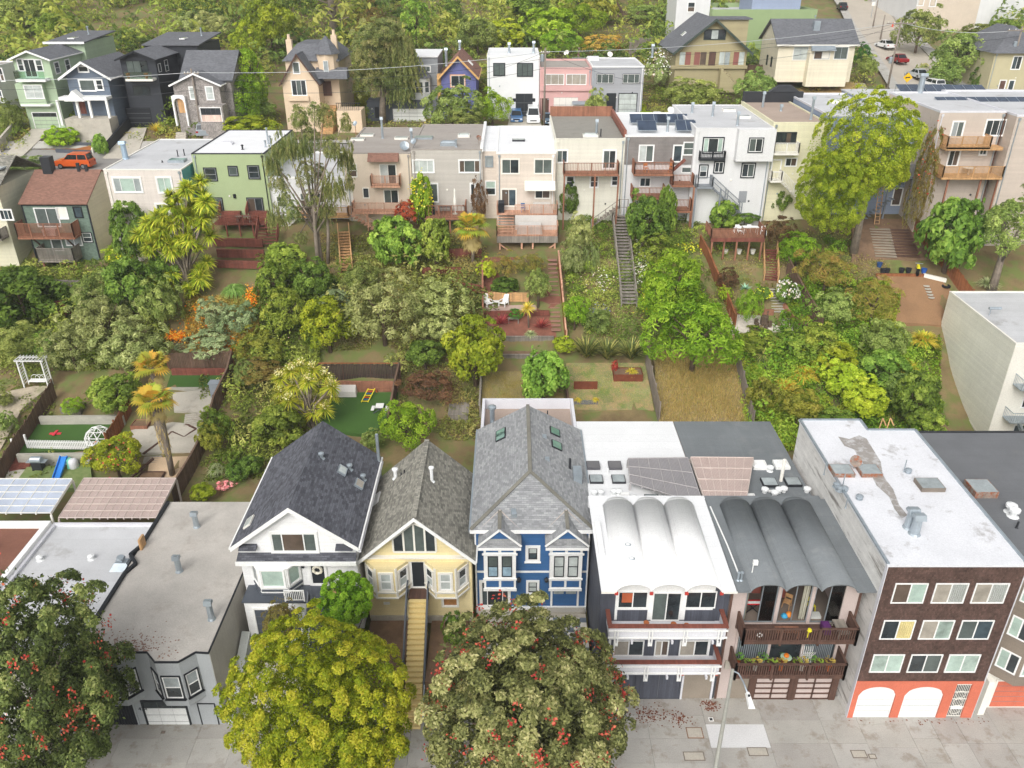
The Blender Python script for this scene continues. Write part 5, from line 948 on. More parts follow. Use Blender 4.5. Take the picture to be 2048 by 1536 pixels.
Y = 87.6; T = row('white_rear_house','white house half hidden behind the tall eucalyptus',1,1510,2040,1035,Y,100,14,STW,RF_LG,par=.2,cm=WHITE)
ws(T,Y,1,[(1620,1150,1680,1210,dict(g=(1,2))),(1760,1130,1810,1210,dict(g=(1,2))),(1850,1130,1910,1185,dict(g=(1,2))),(1990,1100,2035,1195,dict(g=(1,1),panes=OFFW,name='door'))],panes=GL_D,trim=.08)
B,z = pbal(T,Y,1,1740,1215,2040,1275,1.3,TANW,sp=.12)
for i in range(10):b = MB(); x = atY(*zp(1,1745,1250),Y-1)[0]-.3*i; b.box(x-.3,x,Y-1.2,Y-.3,z-.26*(i+1)-.05,z-.26*(i+1)); T.part('tread',b,OFFW)
rail(T,[(x,Y-1.2,z-2.6),(x+3.0,Y-1.2,z)],.9,OFFW,sp=.2)
Y = 87.2; T = row('tan_house','tan stucco house with recessed balcony and red leaved shrub below',2,18,412,893,Y,101,14.5,TAN_S,RF_T,par=.12,cm=RF_T)
ws(T,Y,2,[(235,962,330,1080,dict(name='door',panes=[GL_W,GL_D])),(45,960,98,1035,dict(g=(1,2))),(28,1100,75,1200,dict(g=(1,1),panes=OFFW,name='door')),(135,1100,170,1158,dict(g=(1,1))),(258,1110,342,1188,dict(name='door'))],panes=GL_D,trim=.05,fm=OFFW)
r = prect(Y,2,165,900,345,938); b = MB(); b.hexa([(r[0],Y-.8,r[2]),(r[1],Y-.8,r[2]),(r[1],Y-.01,r[2]),(r[0],Y-.01,r[2]),(r[0],Y-.75,r[2]+.1),(r[1],Y-.75,r[2]+.1),(r[1],Y-.01,r[3]+.1),(r[0],Y-.01,r[3]+.1)]); T.part('awning_roof',b,SH_BR)
pbal(T,Y,2,180,1030,352,1098,1.1,PINKW,sp=.13); B,z = pbal(T,Y,2,72,1188,358,1252,1.3,PINKW,sp=.13,posts=[(T.X0+2.2,86),(T.X0+5.2,86),(T.X1-.4,86)])
xa = hx(*zp(2,75,1250),Y-1.2)
for i in range(11):b = MB(); x = xa+.32*i; b.box(x,x+.33,Y-2.3,Y-1.35,z-.22*(i+1)-.05,z-.22*(i+1)); T.part('tread',b,PINKW)
rail(T,[(xa,Y-2.3,z),(xa+3.6,Y-2.3,z-2.5)],.95,PINKW,sp=.14)
for x,y in((105,820),(160,795),(360,813)):q = atZ(*zp(2,x,y),T.zr); skyl(T,q[0],q[1],T.zr,1.5,.9,.2,OFFW,GL_W)
pflu(T,2,250,810,T.zr,2.2); q = atZ(*zp(2,378,885),T.zr); dish(T,q[0],q[1],T.zr,.5,GALV,.3); q = atZ(*zp(2,95,800),T.zr); dish(T,q[0],q[1],T.zr+.9,.3,GALV,-.5); b = MB(); b.tube([(q[0],q[1],T.zr),(q[0],q[1],T.zr+1.2)],.04,6); T.part('mast',b,RUST)
T = row('greige_house','greige clapboard house with flat taupe roof and small wooden deck',2,414,832,872,Y,101,14.5,GRB,RF_T,par=.1,cm=RF_T)
ws(T,Y,2,[(428,938,548,1008,dict(g=(3,1),split=(.3,.7),panes=GL_W)),(698,938,818,1008,dict(g=(3,1),split=(.25,.75),panes=[GL_D,GL_M,GL_D])),(530,1075,572,1180,dict(g=(1,1),name='door')),(765,1075,790,1180,dict(g=(1,1),name='door'))],trim=.1,panes=GL_D)
q = atZ(*zp(2,490,810),T.zr); skyl(T,q[0],q[1],T.zr,2.0,1.2,.2,GALV,mat('green_lid','8f9a90',.6)); q = atZ(*zp(2,635,850),T.zr); skyl(T,q[0],q[1],T.zr,1.7,1.0,.35,GALV,GALV,dome=True); q = atZ(*zp(2,725,800),T.zr); skyl(T,q[0],q[1],T.zr,1.3,1.0,.25,OFFW,GL_W,dome=True)
for x,y,a in((435,870,-.6),(812,850,.8)):q = atZ(*zp(2,x,y),T.zr); dish(T,q[0],q[1],T.zr+.2,.33,GALV if x<800 else RUST,a)
pflu(T,2,420,830,T.zr,1.3); vent(T,hx(*zp(2,680,860),88.5),88.5,T.zr,.7,.09,GALV)
B,z = pbal(T,Y,2,497,1205,735,1285,2.6,REDW,sp=.35,posts=[(T.X0+2,84.8),(T.X0+4,84.8),(T.X0+5.8,84.8)])
Q = (hx(*zp(2,530,1240),86),86,z); single('covered_grill','black covered barbecue on the small wooden deck','barbecue',MB().hexa([(Q[0]-.45,85.7,z),(Q[0]+.45,85.7,z),(Q[0]+.45,86.4,z),(Q[0]-.45,86.4,z),(Q[0]-.4,85.75,z+1.3),(Q[0]+.4,85.75,z+1.3),(Q[0]+.35,86.3,z+1.55),(Q[0]-.35,86.3,z+1.55)]),BLACKP,Q)
Q = (hx(*zp(2,672,1180),86),86,z); t = Thing('patio_umbrella','folded white patio umbrella on the small wooden deck','umbrella',Q); t.part('pole',MB().tube([Q,(Q[0],Q[1],z+2.7)],.03,6),WHITE); t.part('canopy',MB().lathe((Q[0],Q[1],z+.9),[(.16,0),(.2,.3),(.12,1.0),(.1,1.6),(.02,1.85)],10),OFFW); t.part('base',MB().lathe(Q,[(.3,0),(.28,.08),(.06,.1)],12),CONC)
Q = (hx(*zp(2,615,1190),86.3),86.3,z); t = Thing('patio_table','dark patio table on the small wooden deck','table',Q); t.part('tabletop',MB().box(Q[0]-.7,Q[0]+.7,86.0,86.7,z+.7,z+.75),DKMET)
for a in(-.6,.6):
 for c in(86.1,86.6):t.part('leg',MB().box(Q[0]+a-.03,Q[0]+a+.03,c-.03,c+.03,z,z+.7),DKMET)
Yb = 86.4; T = row('beige_house','beige clapboard house with bright white roof and two storey cedar deck',2,915,1263,893,Yb,101,14.5,BEI,RF_WHITE,par=.12,cm=WHITE)
X0 = hx(*zp(2,832,850),Y+.5); b = MB(); b.box(X0,T.X0-.01,Y+.5,100.8,14.5,T.zt-.15); T.part('side_wing',b,BEI); b = MB(); b.box(X0,T.X0-.02,Y+.5,101,T.zt-.15,T.zt-.02); T.part('wing_roof',b,RF_WHITE)
pwin(T,Y+.5,2,853,915,893,975,g=(1,1),panes=GL_S,trim=.06,fm=GALV); pwin(T,Y+.5,2,853,1060,910,1140,g=(1,2),panes=[GL_D,GL_G],trim=.06)
ws(T,Yb,2,[(947,932,1047,1015,dict(panes=[GL_M,GL_D])),(1138,932,1240,1015,dict(panes=[GL_M,GL_D])),(945,1107,1030,1205,dict(panes=GL_D,name='door')),(1142,1103,1228,1160,dict(panes=GL_D))],trim=.08,fm=OFFW)
r = prect(Yb,2,1080,1075,1258,1095); b = MB(); b.hexa([(r[0],Yb-1.2,r[2]-.1),(r[1],Yb-1.2,r[2]-.1),(r[1],Yb-.01,r[2]+.2),(r[0],Yb-.01,r[2]+.2),(r[0],Yb-1.2,r[2]),(r[1],Yb-1.2,r[2]),(r[1],Yb-.01,r[3]+.3),(r[0],Yb-.01,r[3]+.3)]); T.part('awning',b,OFFW)
q = atZ(*zp(2,1045,825),T.zr); skyl(T,q[0],q[1],T.zr,1.4,.7,.2,DKMET,GL_W); q = atZ(*zp(2,1110,805),T.zr); skyl(T,q[0],q[1],T.zr,1.0,.7,.2,WHITE,WHITE,dome=True)
b = MB(); b.box(X0-.2,X0+.1,Y,101,T.zt-.1,T.zt+.5); T.part('party_parapet',b,WHITE); b = MB(); b.box(T.X1-.1,T.X1+.25,Yb+2,101,T.zt-.1,T.zt+.8); T.part('party_parapet',b,WHITE)
Yo = 82.6; x0,x1 = hx(*zp(2,918,1390),Yo),hx(*zp(2,1275,1390),Yo); zl = hz(*zp(2,1095,1390),Yo)+.2; zu = hz(*zp(2,1130,1262),84.6)+.1
D_ = Thing('cedar_deck','two level pinkish cedar deck on posts behind the beige house','deck',((x0+x1)/2,84,zl-3))
for i in range(14):D_.part('deck_board',MB().box(x0,x1,Yo+.145*i+.006,Yo+.145*(i+1)-.006,zl-.05,zl),PINKW)
for i in range(12):D_.part('deck_board',MB().box(x0,x1,84.66+.145*i+.006,84.66+.145*(i+1)-.006,zu-.05,zu),PINKW)
D_.part('skirt',MB().box(x0+1.9,x1-.05,84.62,84.66,zl-.1,zu-.06),mat('skirt_panel','c8c4be',.8,.08)); D_.part('beam',MB().box(x0,x1,Yo-.04,Yo-.0,zl-.75,zl-.06),GREYW)
rail(D_,[(x0,84.6,zl),(x0,Yo,zl),(x1,Yo,zl),(x1,84.6,zl)],1.05,PINKW,sp=.12); rail(D_,[(x0+1.9,84.64,zu),(x1,84.64,zu),(x1,86.3,zu)],1.05,PINKW,sp=.12); rail(D_,[(x0,84.64,zu),(x0,86.3,zu)],1.05,PINKW,sp=.12)
for i in range(7):D_.part('tread',MB().box(x0+.08,x0+1.8,84.6-.22*(i+1),84.6-.22*i,zu-(zu-zl)*(i+1)/7-.05,zu-(zu-zl)*(i+1)/7),PINKW)
for x in(x0+.3,x0+2.6,x1-2.6,x1-.3):D_.part('post',MB().box(x-.09,x+.09,Yo+.1,Yo+.28,gz(x,Yo)-.4,zl-.76),PINKW)
for a,c in((x0+.3,x0+2.6),(x1-.3,x1-2.6)):D_.part('brace',MB().bar((a,Yo+.19,zl-1.0),(c,Yo+.19,zl-2.6),.12),PINKW)
b = MB(); b.hexa([(x0+2.1,82.9,zl+.01),(x1-1.6,82.9,zl+.01),(x1-1.6,84.3,zl+.01),(x0+2.1,84.3,zl+.01),(x0+2.25,83.0,zl+.8),(x1-1.75,83.0,zl+.8),(x1-1.75,84.2,zl+.95),(x0+2.25,84.2,zl+.95)]); single('covered_hot_tub','grey covered hot tub on the lower cedar deck','hot tub',b,mat('grey_cover','c0beba',.7,.08),((x0+x1)/2,83.6,zl))
b = MB(); b.hexa([(x1-2.9,85.0,zu),(x1-.4,85.0,zu),(x1-.4,86.1,zu),(x1-2.9,86.1,zu),(x1-2.6,85.2,zu+.85),(x1-.7,85.2,zu+.85),(x1-.8,85.9,zu+1.0),(x1-2.5,85.9,zu+1.0)]); single('covered_furniture','pale covered patio furniture on the upper cedar deck','covered furniture',b,mat('pale_cover','c6c2bb',.7,.08),(x1-1.6,85.6,zu))
single('black_grill','black barbecue on the upper cedar deck corner','barbecue',MB().box(x0+.15,x0+.75,85.3,86.0,zu,zu+.9).tube([(x0+.15,85.65,zu+1.0),(x0+.75,85.65,zu+1.0)],.28,10),BLACKP,(x0+.4,85.6,zu)); chair(x1-3.6,85.7,zu,'blue folding chair on the upper cedar deck',mat('blue_fabric','3b6a9c',.6),.2)
Y = 87.4; T = row('cream_house','cream clapboard house with long brown balcony on tall posts',2,1258,1672,810,Y,101,15,CRM,mat('roof_grey_felt','8f8c84',.9,.08,.5,dirt=.3),par=.15,cm=CRM)
ws(T,Y,2,[(1270,880,1330,950,dict(panes=[GL_M,GL_D])),(1540,880,1612,985,dict(name='door',panes=[GL_M,GL_D])),(1325,1030,1368,1095,dict(g=(1,2))),(1465,1030,1510,1095,dict(g=(1,2))),(1590,1030,1625,1085,dict(g=(1,2)))],trim=.1,panes=GL_D)
pbal(T,Y,2,1308,955,1632,1030,1.6,REDW,sp=.16,posts=[(T.X0+1.0,85.9),(T.X0+4.2,85.9),(T.X1-.7,85.9)])
q = atZ(*zp(2,1465,800),T.zr); skyl(T,q[0],q[1],T.zr,1.6,.9,.25,OFFW,GL_W,dome=True); pflu(T,2,1500,790,T.zr,1.5); vent(T,hx(*zp(2,1525,805),89),89,T.zr,.8,.06,DKMET,cap=False)
b = MB(); b.box(T.X0+.05,T.X1,100.8,101.05,T.zt-.2,T.zt+1.0); T.part('street_parapet',b,T.root.children[0].data.materials[0]); b = MB(); b.box(T.X1-.15,T.X1+.15,88,101,T.zt-.1,T.zt+.7); T.part('party_parapet',b,mat('brick_red_paint','8b5a4c',.8,.1))
zz = gz(13,86)+2.2; xs_ = hx(*zp(2,1640,1110),86)
for i in range(9):b = MB(); b.box(xs_-.32*i-.32,xs_-.32*i,85.9,86.9,zz-.24*i-.06,zz-.24*i); T.part('tread',b,GREYW)
rail(T,[(xs_-2.9,85.9,zz-2.2),(xs_,85.9,zz),(xs_+.9,85.9,zz)],.95,GREYW,sp=.6)
T = row('grey_wood_house','weathered grey wood and white house with stacked redwood decks and solar panels',2,1672,2100,793,Y,101,15,STW,RF_WHITE,par=.12,cm=WHITE)
zm = hz(*zp(2,1800,962),Y); b = MB(); b.bf(FY(Y),T.X0+.02,T.X1-.02,zm,T.zt-.15,0,.06); T.part('wood_cladding',b,WGRY)
ws(T,Y,2,[(1750,850,1832,945,dict(g=(2,1),name='door',panes=[GL_W,GL_M])),(1950,850,2000,945,dict(g=(1,1),name='door')),(1755,1040,1815,1090,dict(name='door'))],out=.06,trim=.08,panes=GL_D)
ws(T,Y,3,[(55,832,120,905,dict(g=(1,2),out=.06)),(45,978,105,1010,dict(g=(1,1),out=0))],trim=.06,panes=GL_M)
B,z1_ = pbal(T,Y,2,1720,950,1950,1030,2.0,REDW,sp=.14); pbal(T,Y,2,1710,1100,1905,1170,2.0,REDW,sp=.14,posts=[(T.X0+1.0,85.5),(T.X0+4.0,85.5)])
pbal(T,Y,3,-10,1025,115,1095,1.8,REDW,sp=.14,posts=[(T.X1-.3,85.7)]); pbal(T,Y,3,-10,1170,100,1245,1.8,REDW,sp=.14,posts=[(T.X1-.4,85.7),(T.X1-3,85.7)])
b = MB(); r = prect(Y-1,3,-30,930,60,1000); b.bar((r[0],Y-1.2,r[2]-.3),(r[1],Y-1.2,r[3]),.2,.3); T.part('stair_stringer',b,MAROON)
for i in range(2):chair(T.X0+2.2+2.6*i,86.2,z1_,'orange chair on the upper redwood deck',mat('orange_seat','c9793a',.6),.3-.6*i,group='orange chairs on the upper redwood deck')
PV = glass('solar_cell','3a4658',.15,.6);
def solar(T,x,y,z,w,d,tilt,rows=1,cols=1):
 f = MB(); P = lambda a,b,o:(x+a,y+b*cos(tilt)-o*sin(tilt),z+b*sin(tilt)+o*cos(tilt)); f.hexa([P(0,0,0),P(w,0,0),P(w,d,0),P(0,d,0),P(0,0,.05),P(w,0,.05),P(w,d,.05),P(0,d,.05)]); S_ = T.part('solar_panel',f,GALV)
 for i in range(cols):
  for j in range(rows):g = MB(); a0,a1,b0,b1 = w*i/cols+.03,w*(i+1)/cols-.03,d*j/rows+.03,d*(j+1)/rows-.03; g.hexa([P(a0,b0,.03),P(a1,b0,.03),P(a1,b1,.03),P(a0,b1,.03),P(a0,b0,.058),P(a1,b0,.058),P(a1,b1,.058),P(a0,b1,.058)]); T.part('cell_panel',g,PV,S_)
 for a in(.1,w-.1):g = MB(); g.bar(P(a,d-.1,0),(x+a,y+d*cos(tilt),z-.3),.05); T.part('panel_leg',g,GALV,S_)
for k,x,y,w_,d_ in((2,1700,720,4.0,1.6),(2,1860,720,3.4,1.6),(2,1745,765,2.0,1.7),(2,1970,765,2.2,1.7),(3,20,760,2.0,1.7)):q = atZ(*zp(k,x,y),T.zr+.3); solar(T,q[0],q[1],T.zr+.3,w_,d_,.45,1,max(1,int(w_/1.1)))
q = atZ(*zp(2,1930,690),T.zr); dish(T,q[0],q[1],T.zr+.3,.4,OFFW,.3); pflu(T,2,1915,770,T.zr,1.4)
Y = 86.8; T = row('white_stucco_house','white stucco house with dark trimmed windows and grey metal stair',3,130,590,748,Y,101,15,STW,RF_LG,par=.12,cm=STW)
XB = hx(*zp(3,372,850),Y-.9); b = MB(); r = prect(Y-.9,3,372,750,590,945); b.box(r[0],r[1],Y-.9,Y-.01,r[2],T.zt-.02); T.part('upper_bay',b,STW)
ws(T,Y,3,[(172,808,285,892,dict(g=(3,1),split=(.25,.75),panes=[GL_G,GL_D,GL_G])),(238,948,288,1008,dict()),(398,958,468,1035,dict(panes=[GL_D,GL_M])),(150,968,193,1035,dict(g=(1,2),name='door',panes=[DKFR,GL_S]))],trim=.12,tm=DKFR,panes=GL_D)
pwin(T,Y-.9,3,440,810,517,888,trim=.1,tm=DKFR,panes=GL_D); r = prect(Y,3,378,1118,424,1185); b = MB(); b.bf(FY(Y),*r,0,.04); T.part('utility_door',b,mat('grey_door','8d9094',.6))
B,z = pbal(T,Y,3,148,905,300,940,.6,DKFR,sp=.15); STG = mat('painted_steel_grey','80868c',.5,.08,bump=.05)
B,z = pbal(T,Y,3,135,1040,225,1105,1.3,STG,sp=.9,posts=[(T.X0+.4,85.6),(T.X0+3.0,85.6)])
xs_ = hx(*zp(3,222,1100),85.9)
for i in range(11):b = MB(); b.box(xs_+.3*i,xs_+.3*i+.31,85.5,86.5,z-.25*(i+1)-.05,z-.25*(i+1)); T.part('tread',b,STG)
for yy in(85.5,86.5):rail(T,[(xs_,yy,z),(xs_+3.3,yy,z-2.75)],1.0,STG,sp=9,low=.5)
for x,y,h in((225,680,1.4),(370,735,1.3),(105,660,1.0),(515,650,2.0)):pflu(T,3,x,y,T.zr,h)
for x,y in((320,650),(405,690)):q = atZ(*zp(3,x,y),T.zr); skyl(T,q[0],q[1],T.zr,1.4,.9,.25,OFFW,GL_W)
T = row('pale_yellow_house','pale yellow clapboard house with white balcony beside the big tree',3,585,900,715,Y+.6,101,15,PYEL,RF_TAN,par=.15,cm=PYEL); Y2 = Y+.6
ws(T,Y2,3,[(600,775,712,838,dict(g=(4,1),fm=DKFR,name='door')),(652,925,717,972,dict()),(572,935,625,1005,dict(g=(1,1),panes=PYEL,name='door'))],trim=.06,panes=GL_D)
pbal(T,Y2,3,580,838,730,908,1.1,OFFW,sp=.15); B,z = pbal(T,Y2,3,565,1005,630,1068,1.2,OFFW,sp=.15); xs_ = hx(*zp(3,628,1060),86.3)
for i in range(9):b = MB(); b.box(xs_+.3*i,xs_+.3*i+.31,86.0,87.0,z-.27*(i+1)-.05,z-.27*(i+1)); T.part('tread',b,OFFW)
rail(T,[(xs_,86.0,z),(xs_+2.7,86.0,z-2.5)],1.0,OFFW,sp=.16)
for x,y,h in((800,700,2.2),(625,650,.6)):pflu(T,3,x,y,T.zr,h)
q = atZ(*zp(3,860,655),T.zr); skyl(T,q[0],q[1],T.zr,1.9,1.0,.25,GALV,GL_S); b = MB(); b.box(T.X0,T.X0+7,100.4,100.8,T.zr,T.zr+1.2); b.hexa([(T.X0+3,100.3,T.zr+1.2),(T.X0+6.5,100.3,T.zr+1.2),(T.X0+6.5,101,T.zr+1.2),(T.X0+3,101,T.zr+1.2),(T.X0+4,100.4,T.zr+1.9),(T.X0+5.5,100.4,T.zr+1.9),(T.X0+5.5,100.9,T.zr+1.9),(T.X0+4,100.9,T.zr+1.9)]); T.part('street_parapet',b,DKMET)
Y3 = 88.5; T = row('blue_grey_house','blue grey house behind the big yellow green tree with grey railings',3,905,1570,670,Y3,103,15.5,BLGR,RF_LG,par=.2,cm=LAV)
B,z = pbal(T,Y3,3,1255,965,1440,1045,1.6,STG,sp=.14,posts=[(hx(*zp(3,1270,1040),87),87),(hx(*zp(3,1400,1040),87),87)]); ws(T,Y3,3,[(1280,1100,1330,1200,dict(g=(1,1),name='door')),(1320,890,1420,960,dict())],panes=GL_D,trim=.06)
xs_ = hx(*zp(3,1300,1100),86.5)
for i in range(9):b = MB(); b.box(xs_-.3*i-.3,xs_-.3*i,86.3,87.2,z-2.0-.26*(i+1)-.05,z-2.0-.26*(i+1)); T.part('tread',b,STG)
for k,x,y,w_ in((3,1330,545,6.5),(3,1490,548,7.0),(3,1565,625,11.0)):q = atZ(*zp(3,x,y),T.zt+.4); solar(T,q[0],q[1],T.zt+.4,w_,2.2,.3,1,int(w_/1.1))
pflu(T,3,1425,600,T.zr,3.0,None,.35); q = atZ(*zp(3,965,600),T.zr); skyl(T,q[0],q[1],T.zr,2.0,1.2,.3,OFFW,GL_W,dome=True)
for i,(x0,x1,y0,y1)in enumerate(((40,60,98,104.5),(60,95,96,104.5))):b = MB(); b.box(x0,x1,y0,y1,18,T.zt+.05-.25*i); T.part('street_wing',b,BLGR if i==0 else TPK); b = MB(); b.box(x0-.1,x1+.1,y0-.1,y1+.1,T.zt+.05-.25*i,T.zt+.2-.25*i); T.part('wing_roof',b,RF_LG)
Y4 = 84.6; T = row('taupe_balcony_house','taupe clapboard house with two tan wooden balconies',3,1560,1950,648,Y4,97,14.5,TPK,RF_LG,par=.2,cm=LAV)
ws(T,Y4,3,[(1625,712,1690,800,dict(name='door',panes=[GL_S,GL_M])),(1822,702,1935,792,dict(g=(3,1))),(1605,880,1665,970,dict(name='door')),(1790,860,1830,905,dict())],trim=.1,panes=GL_D)
pbal(T,Y4,3,1592,800,1850,872,1.4,TANW,sp=.12); b = MB(); r = prect(Y4-1.2,3,1585,860,1920,878); b.box(r[0],r[1],Y4-1.4,Y4-.01,r[2],r[3]); T.part('ledge',b,TANW)
B,z = pbal(T,Y4,3,1565,975,1920,1050,1.8,TANW,sp=.12,posts=[(hx(*zp(3,1600,1100),83),83.2),(hx(*zp(3,1790,1100),83),83.2),(hx(*zp(3,1890,1100),83),83.2)],pm=REDW)
Q = (hx(*zp(3,1735,965),83.8),83.8,z); t = Thing('patio_table','white round patio table on the lower tan balcony','table',Q); t.part('tabletop',MB().lathe((Q[0],Q[1],z+.7),[(.6,0),(.62,.04)],14),OFFW); t.part('leg',MB().tube([Q,(Q[0],Q[1],z+.7)],.06,8),OFFW)
b = MB(); b.box(T.X1-.12,T.X1,Y4-.1,Y4-.01,15,T.zt-.2); T.part('downpipe',b,DKWOOD)
T = flat('taupe_clapboard_house','taupe clapboard house cut by the right edge beside tan balconies',T.X1+.2,T.X1+11,83.0,99,14,T.zt-.1,TPK,RF_LG,par=.2,cm=LAV); balcony(T,T.X0+4.6,T.X0+8,81.5,82.99,19,TANW)
# ---- upper street and third row
def strip(name,x0,x1,y0,y1,m,dz,nx=80,ny=4):
 v = []; f = []
 for j in range(ny+1):
  for i in range(nx+1):x = x0+(x1-x0)*i/nx; y = y0+(y1-y0)*j/ny; v.append((x,y,gz(x,y)+dz))
 for j in range(ny):
  for i in range(nx):a = j*(nx+1)+i; f.append((a,a+1,a+nx+2,a+nx+1))
 b = MB(); b.v = v; b.f = f; return struct(name,b,m)
ASPH = mat('asphalt_grey','8f8c88',.95,.08,.4,bump=.3); strip('upper_street',-110,70,102.6,112,ASPH,.05); strip('upper_pavement',-110,70,112,114,SW[1],.16); strip('upper_pavement',-110,70,101,102.6,SW[0],.14)
G_SG = S('siding_sage','afc2a4',.2); NVY = S('siding_navy','64707f',.2); BLK = mat('siding_black','34373d',.6,.1,.6,pat='siding',p=.2); SHG = mat('shingle_wall_grey','9a9490',.9,.2,1.2,pat='shingle',p=.16,q=.14,cvar=.2,bump=.4,dirt=.4,dcol='c9c4bd',dth=.6,dsc=1.4)
TUD = mat('stucco_peach','dac4a9',.75,.06,.6); GVIC = S('siding_vic_grey','8e9296',.2); PURP = S('siding_purple','666a9e',.2); PINK = mat('stucco_rose','d3a8a4',.75,.05,.5); GRY2 = S('siding_cool_grey','a4a6ab',.2); OLV = S('siding_olive','a89d7a',.2); CRC = S('siding_cottage_cream','e4dcc6',.22); GBIG = mat('stucco_sage_big','93a679',.8,.05,.5); SH_CH = mat('shingle_charcoal','6a6c71',.9,.1,.8,pat='shingle',p=.15,q=.3,cvar=.12,bump=.4); SH_RB = mat('shingle_redbrown','8a665a',.9,.12,.8,pat='shingle',p=.15,q=.3,cvar=.15,bump=.4)
def pgable(name,label,k,Y,xl,xa,xr,ye,ya,ybase,depth,wm,rm,**kw):
 X0,X1 = hx(*zp(k,xl,ye),Y),hx(*zp(k,xr,ye),Y); ze = hz(*zp(k,xa,ye),Y); zr = hz(*zp(k,xa,ya),Y); zb = hz(*zp(k,(xl+xr)/2,ybase),Y)
 return gable(name,label,X0,X1,Y,Y+depth,zb,ze,zr,wm,rm,**kw)
def blk(T,k,Y,x0,y0,x1,y1,d,m,nm,out=0):r = prect(Y,k,x0,y0,x1,y1); b = MB(); b.box(r[0],r[1],Y-out,Y-out+d,r[2],r[3]); return T.part(nm,b,m),r
T = flat('white_corner_house','pale house fragment with small green windows at the left edge',-83,-74.5,117,132,19,27.5,STW,RF_T); ws(T,117,1,[(0,400,20,475,dict(g=(1,2))),(0,530,16,600,dict(g=(1,2)))],panes=GL_D,trim=.08)
Y = 118; T = pgable('sage_house','tall sage green house with glass balcony and garage on upper street',1,Y,72,150,285,345,300,752,9,G_SG,SH_CH,ov=.4,fov=.6)
b = MB(); b.box(T.X0+.6,T.X1+.8,Y+9,Y+19,20,T.zr_+.3); T.part('rear_wing',b,G_SG); b = MB(); b.slab([(T.X0+.2,Y+8.4,T.zr_+.3),(T.X1+1.2,Y+8.4,T.zr_+.35),(T.X1+1.2,Y+19.4,T.zr_+1.0),(T.X0+.2,Y+19.4,T.zr_+1.0)],.15); T.part('wing_roof',b,SH_CH); b = MB(); b.box(T.X0+.2,T.X1+1.2,Y+8.3,Y+8.38,T.zr_+.1,T.zr_+.4); T.part('fascia',b,WHITE)
ws(T,Y,1,[(105,345,140,415,dict(g=(1,2))),(143,348,210,450,dict(name='door')),(212,350,248,415,dict(g=(1,2)))],panes=GL_D,trim=.08); pwin(T,Y-.8,1,148,500,250,575,g=(2,2),panes=GL_W,trim=.1)
blk(T,1,Y,120,485,278,612,.8,G_SG,'bay',.8); r = prect(Y-1.2,1,95,462,270,478); b = MB(); b.box(r[0],r[1],Y-1.4,Y-.01,r[2],r[3]); B = T.part('balcony',b,WHITE); b = MB(); b.box(r[0],r[1],Y-1.4,Y-1.36,r[3],r[3]+1.0); b.box(r[0],r[0]+.04,Y-1.36,Y-.02,r[3],r[3]+1.0); T.part('glass_guard',b,clear('guard_glass',(.8,.95,.88),.35),B)
r = prect(Y,1,200,660,340,752); garage(T,FY(Y),r[0],r[1],T.zb,r[3],G_SG,rows=4,cols=4,fm=WHITE,glassrow=3)
r = prect(Y-.9,1,130,600,285,615); b = MB(); b.box(r[0]-.2,r[1]+.2,Y-1,Y-.01,r[2]-.15,r[2]+.1); T.part('bay_trim',b,WHITE)
for z in(0,1):win(T,FX(T.X1),Y+1+3*z,Y+2.2+3*z,T.ze-2.0,T.ze-.6,g=(1,2),panes=GL_D,trim=.1)
vent(T,T.X1-1,Y+15,T.zr_+.8,1.0,.12,GALV); sky_slope(T,0,0,0,.5,.8,GL_W,WHITE,nrm=(0,-.1,1),pos=(T.X1-2,Y+12,T.zr_+.55))
Y = 116.5; T = pgable('navy_house','navy craftsman house with white porch columns and deep gable',1,Y,385,445,625,440,362,690,11,NVY,SH_CH,ov=.75,fov=.8,barge=.3)
ws(T,Y,1,[(460,388,515,420,dict(g=(1,1))),(468,468,555,530,dict(g=(1,1),panes=GL_M)),(565,468,600,525,dict(g=(1,2)))],panes=GL_D,trim=.12)
r = prect(Y,1,385,530,640,575); b = MB(); b.box(r[0]-.2,r[1]+.3,Y-1.8,Y-.01,r[2],r[2]+.4); T.part('porch_roof',b,WHITE); zb = hz(*zp(1,500,690),Y-1.7)
for x in(-.1,.34,.62,1.02):xx = r[0]+(r[1]-r[0])*x; b = MB(); b.box(xx-.15,xx+.15,Y-1.7,Y-1.4,zb-1,r[2]); T.part('porch_column',b,WHITE)
b = MB(); P = prect(Y-1.8,1,380,550,500,590); xm = (P[0]+P[1])/2; b.add([(P[0],Y-2.3,P[2]),(P[1],Y-2.3,P[2]),(xm,Y-2.3,P[3]+.5),(P[0],Y-1,P[2]),(P[1],Y-1,P[2]),(xm,Y-1,P[3]+.5)],[(0,1,2),(5,4,3),(0,3,4,1),(1,4,5,2),(2,5,3,0)]); T.part('porch_gable',b,WHITE)
blk(T,1,Y,455,580,500,665,.05,MAROON,'door',.05); b = MB(); b.box(T.X0-.3,T.X1+.2,Y-2.6,Y-.02,zb-4,zb); T.part('porch',b,CONC)
Y = 119; T = pgable('black_house','black clad house with glazed gable and long drive',1,Y,700,790,905,345,300,745,8,BLK,SH_CH,ov=.35,fov=.8,tm=BLACKP)
b = MB(); b.box(T.X0+.5,T.X1+3.2,Y+8,Y+18,20,T.zr_-.1); T.part('rear_wing',b,BLK); b = MB(); b.slab([(T.X0+.1,Y+7.6,T.zr_+.1),(T.X1+3.6,Y+7.6,T.zr_+.1),(T.X1+3.6,Y+18.3,T.zr_+.9),(T.X0+.1,Y+18.3,T.zr_+.9)],.15); T.part('wing_roof',b,SH_CH)
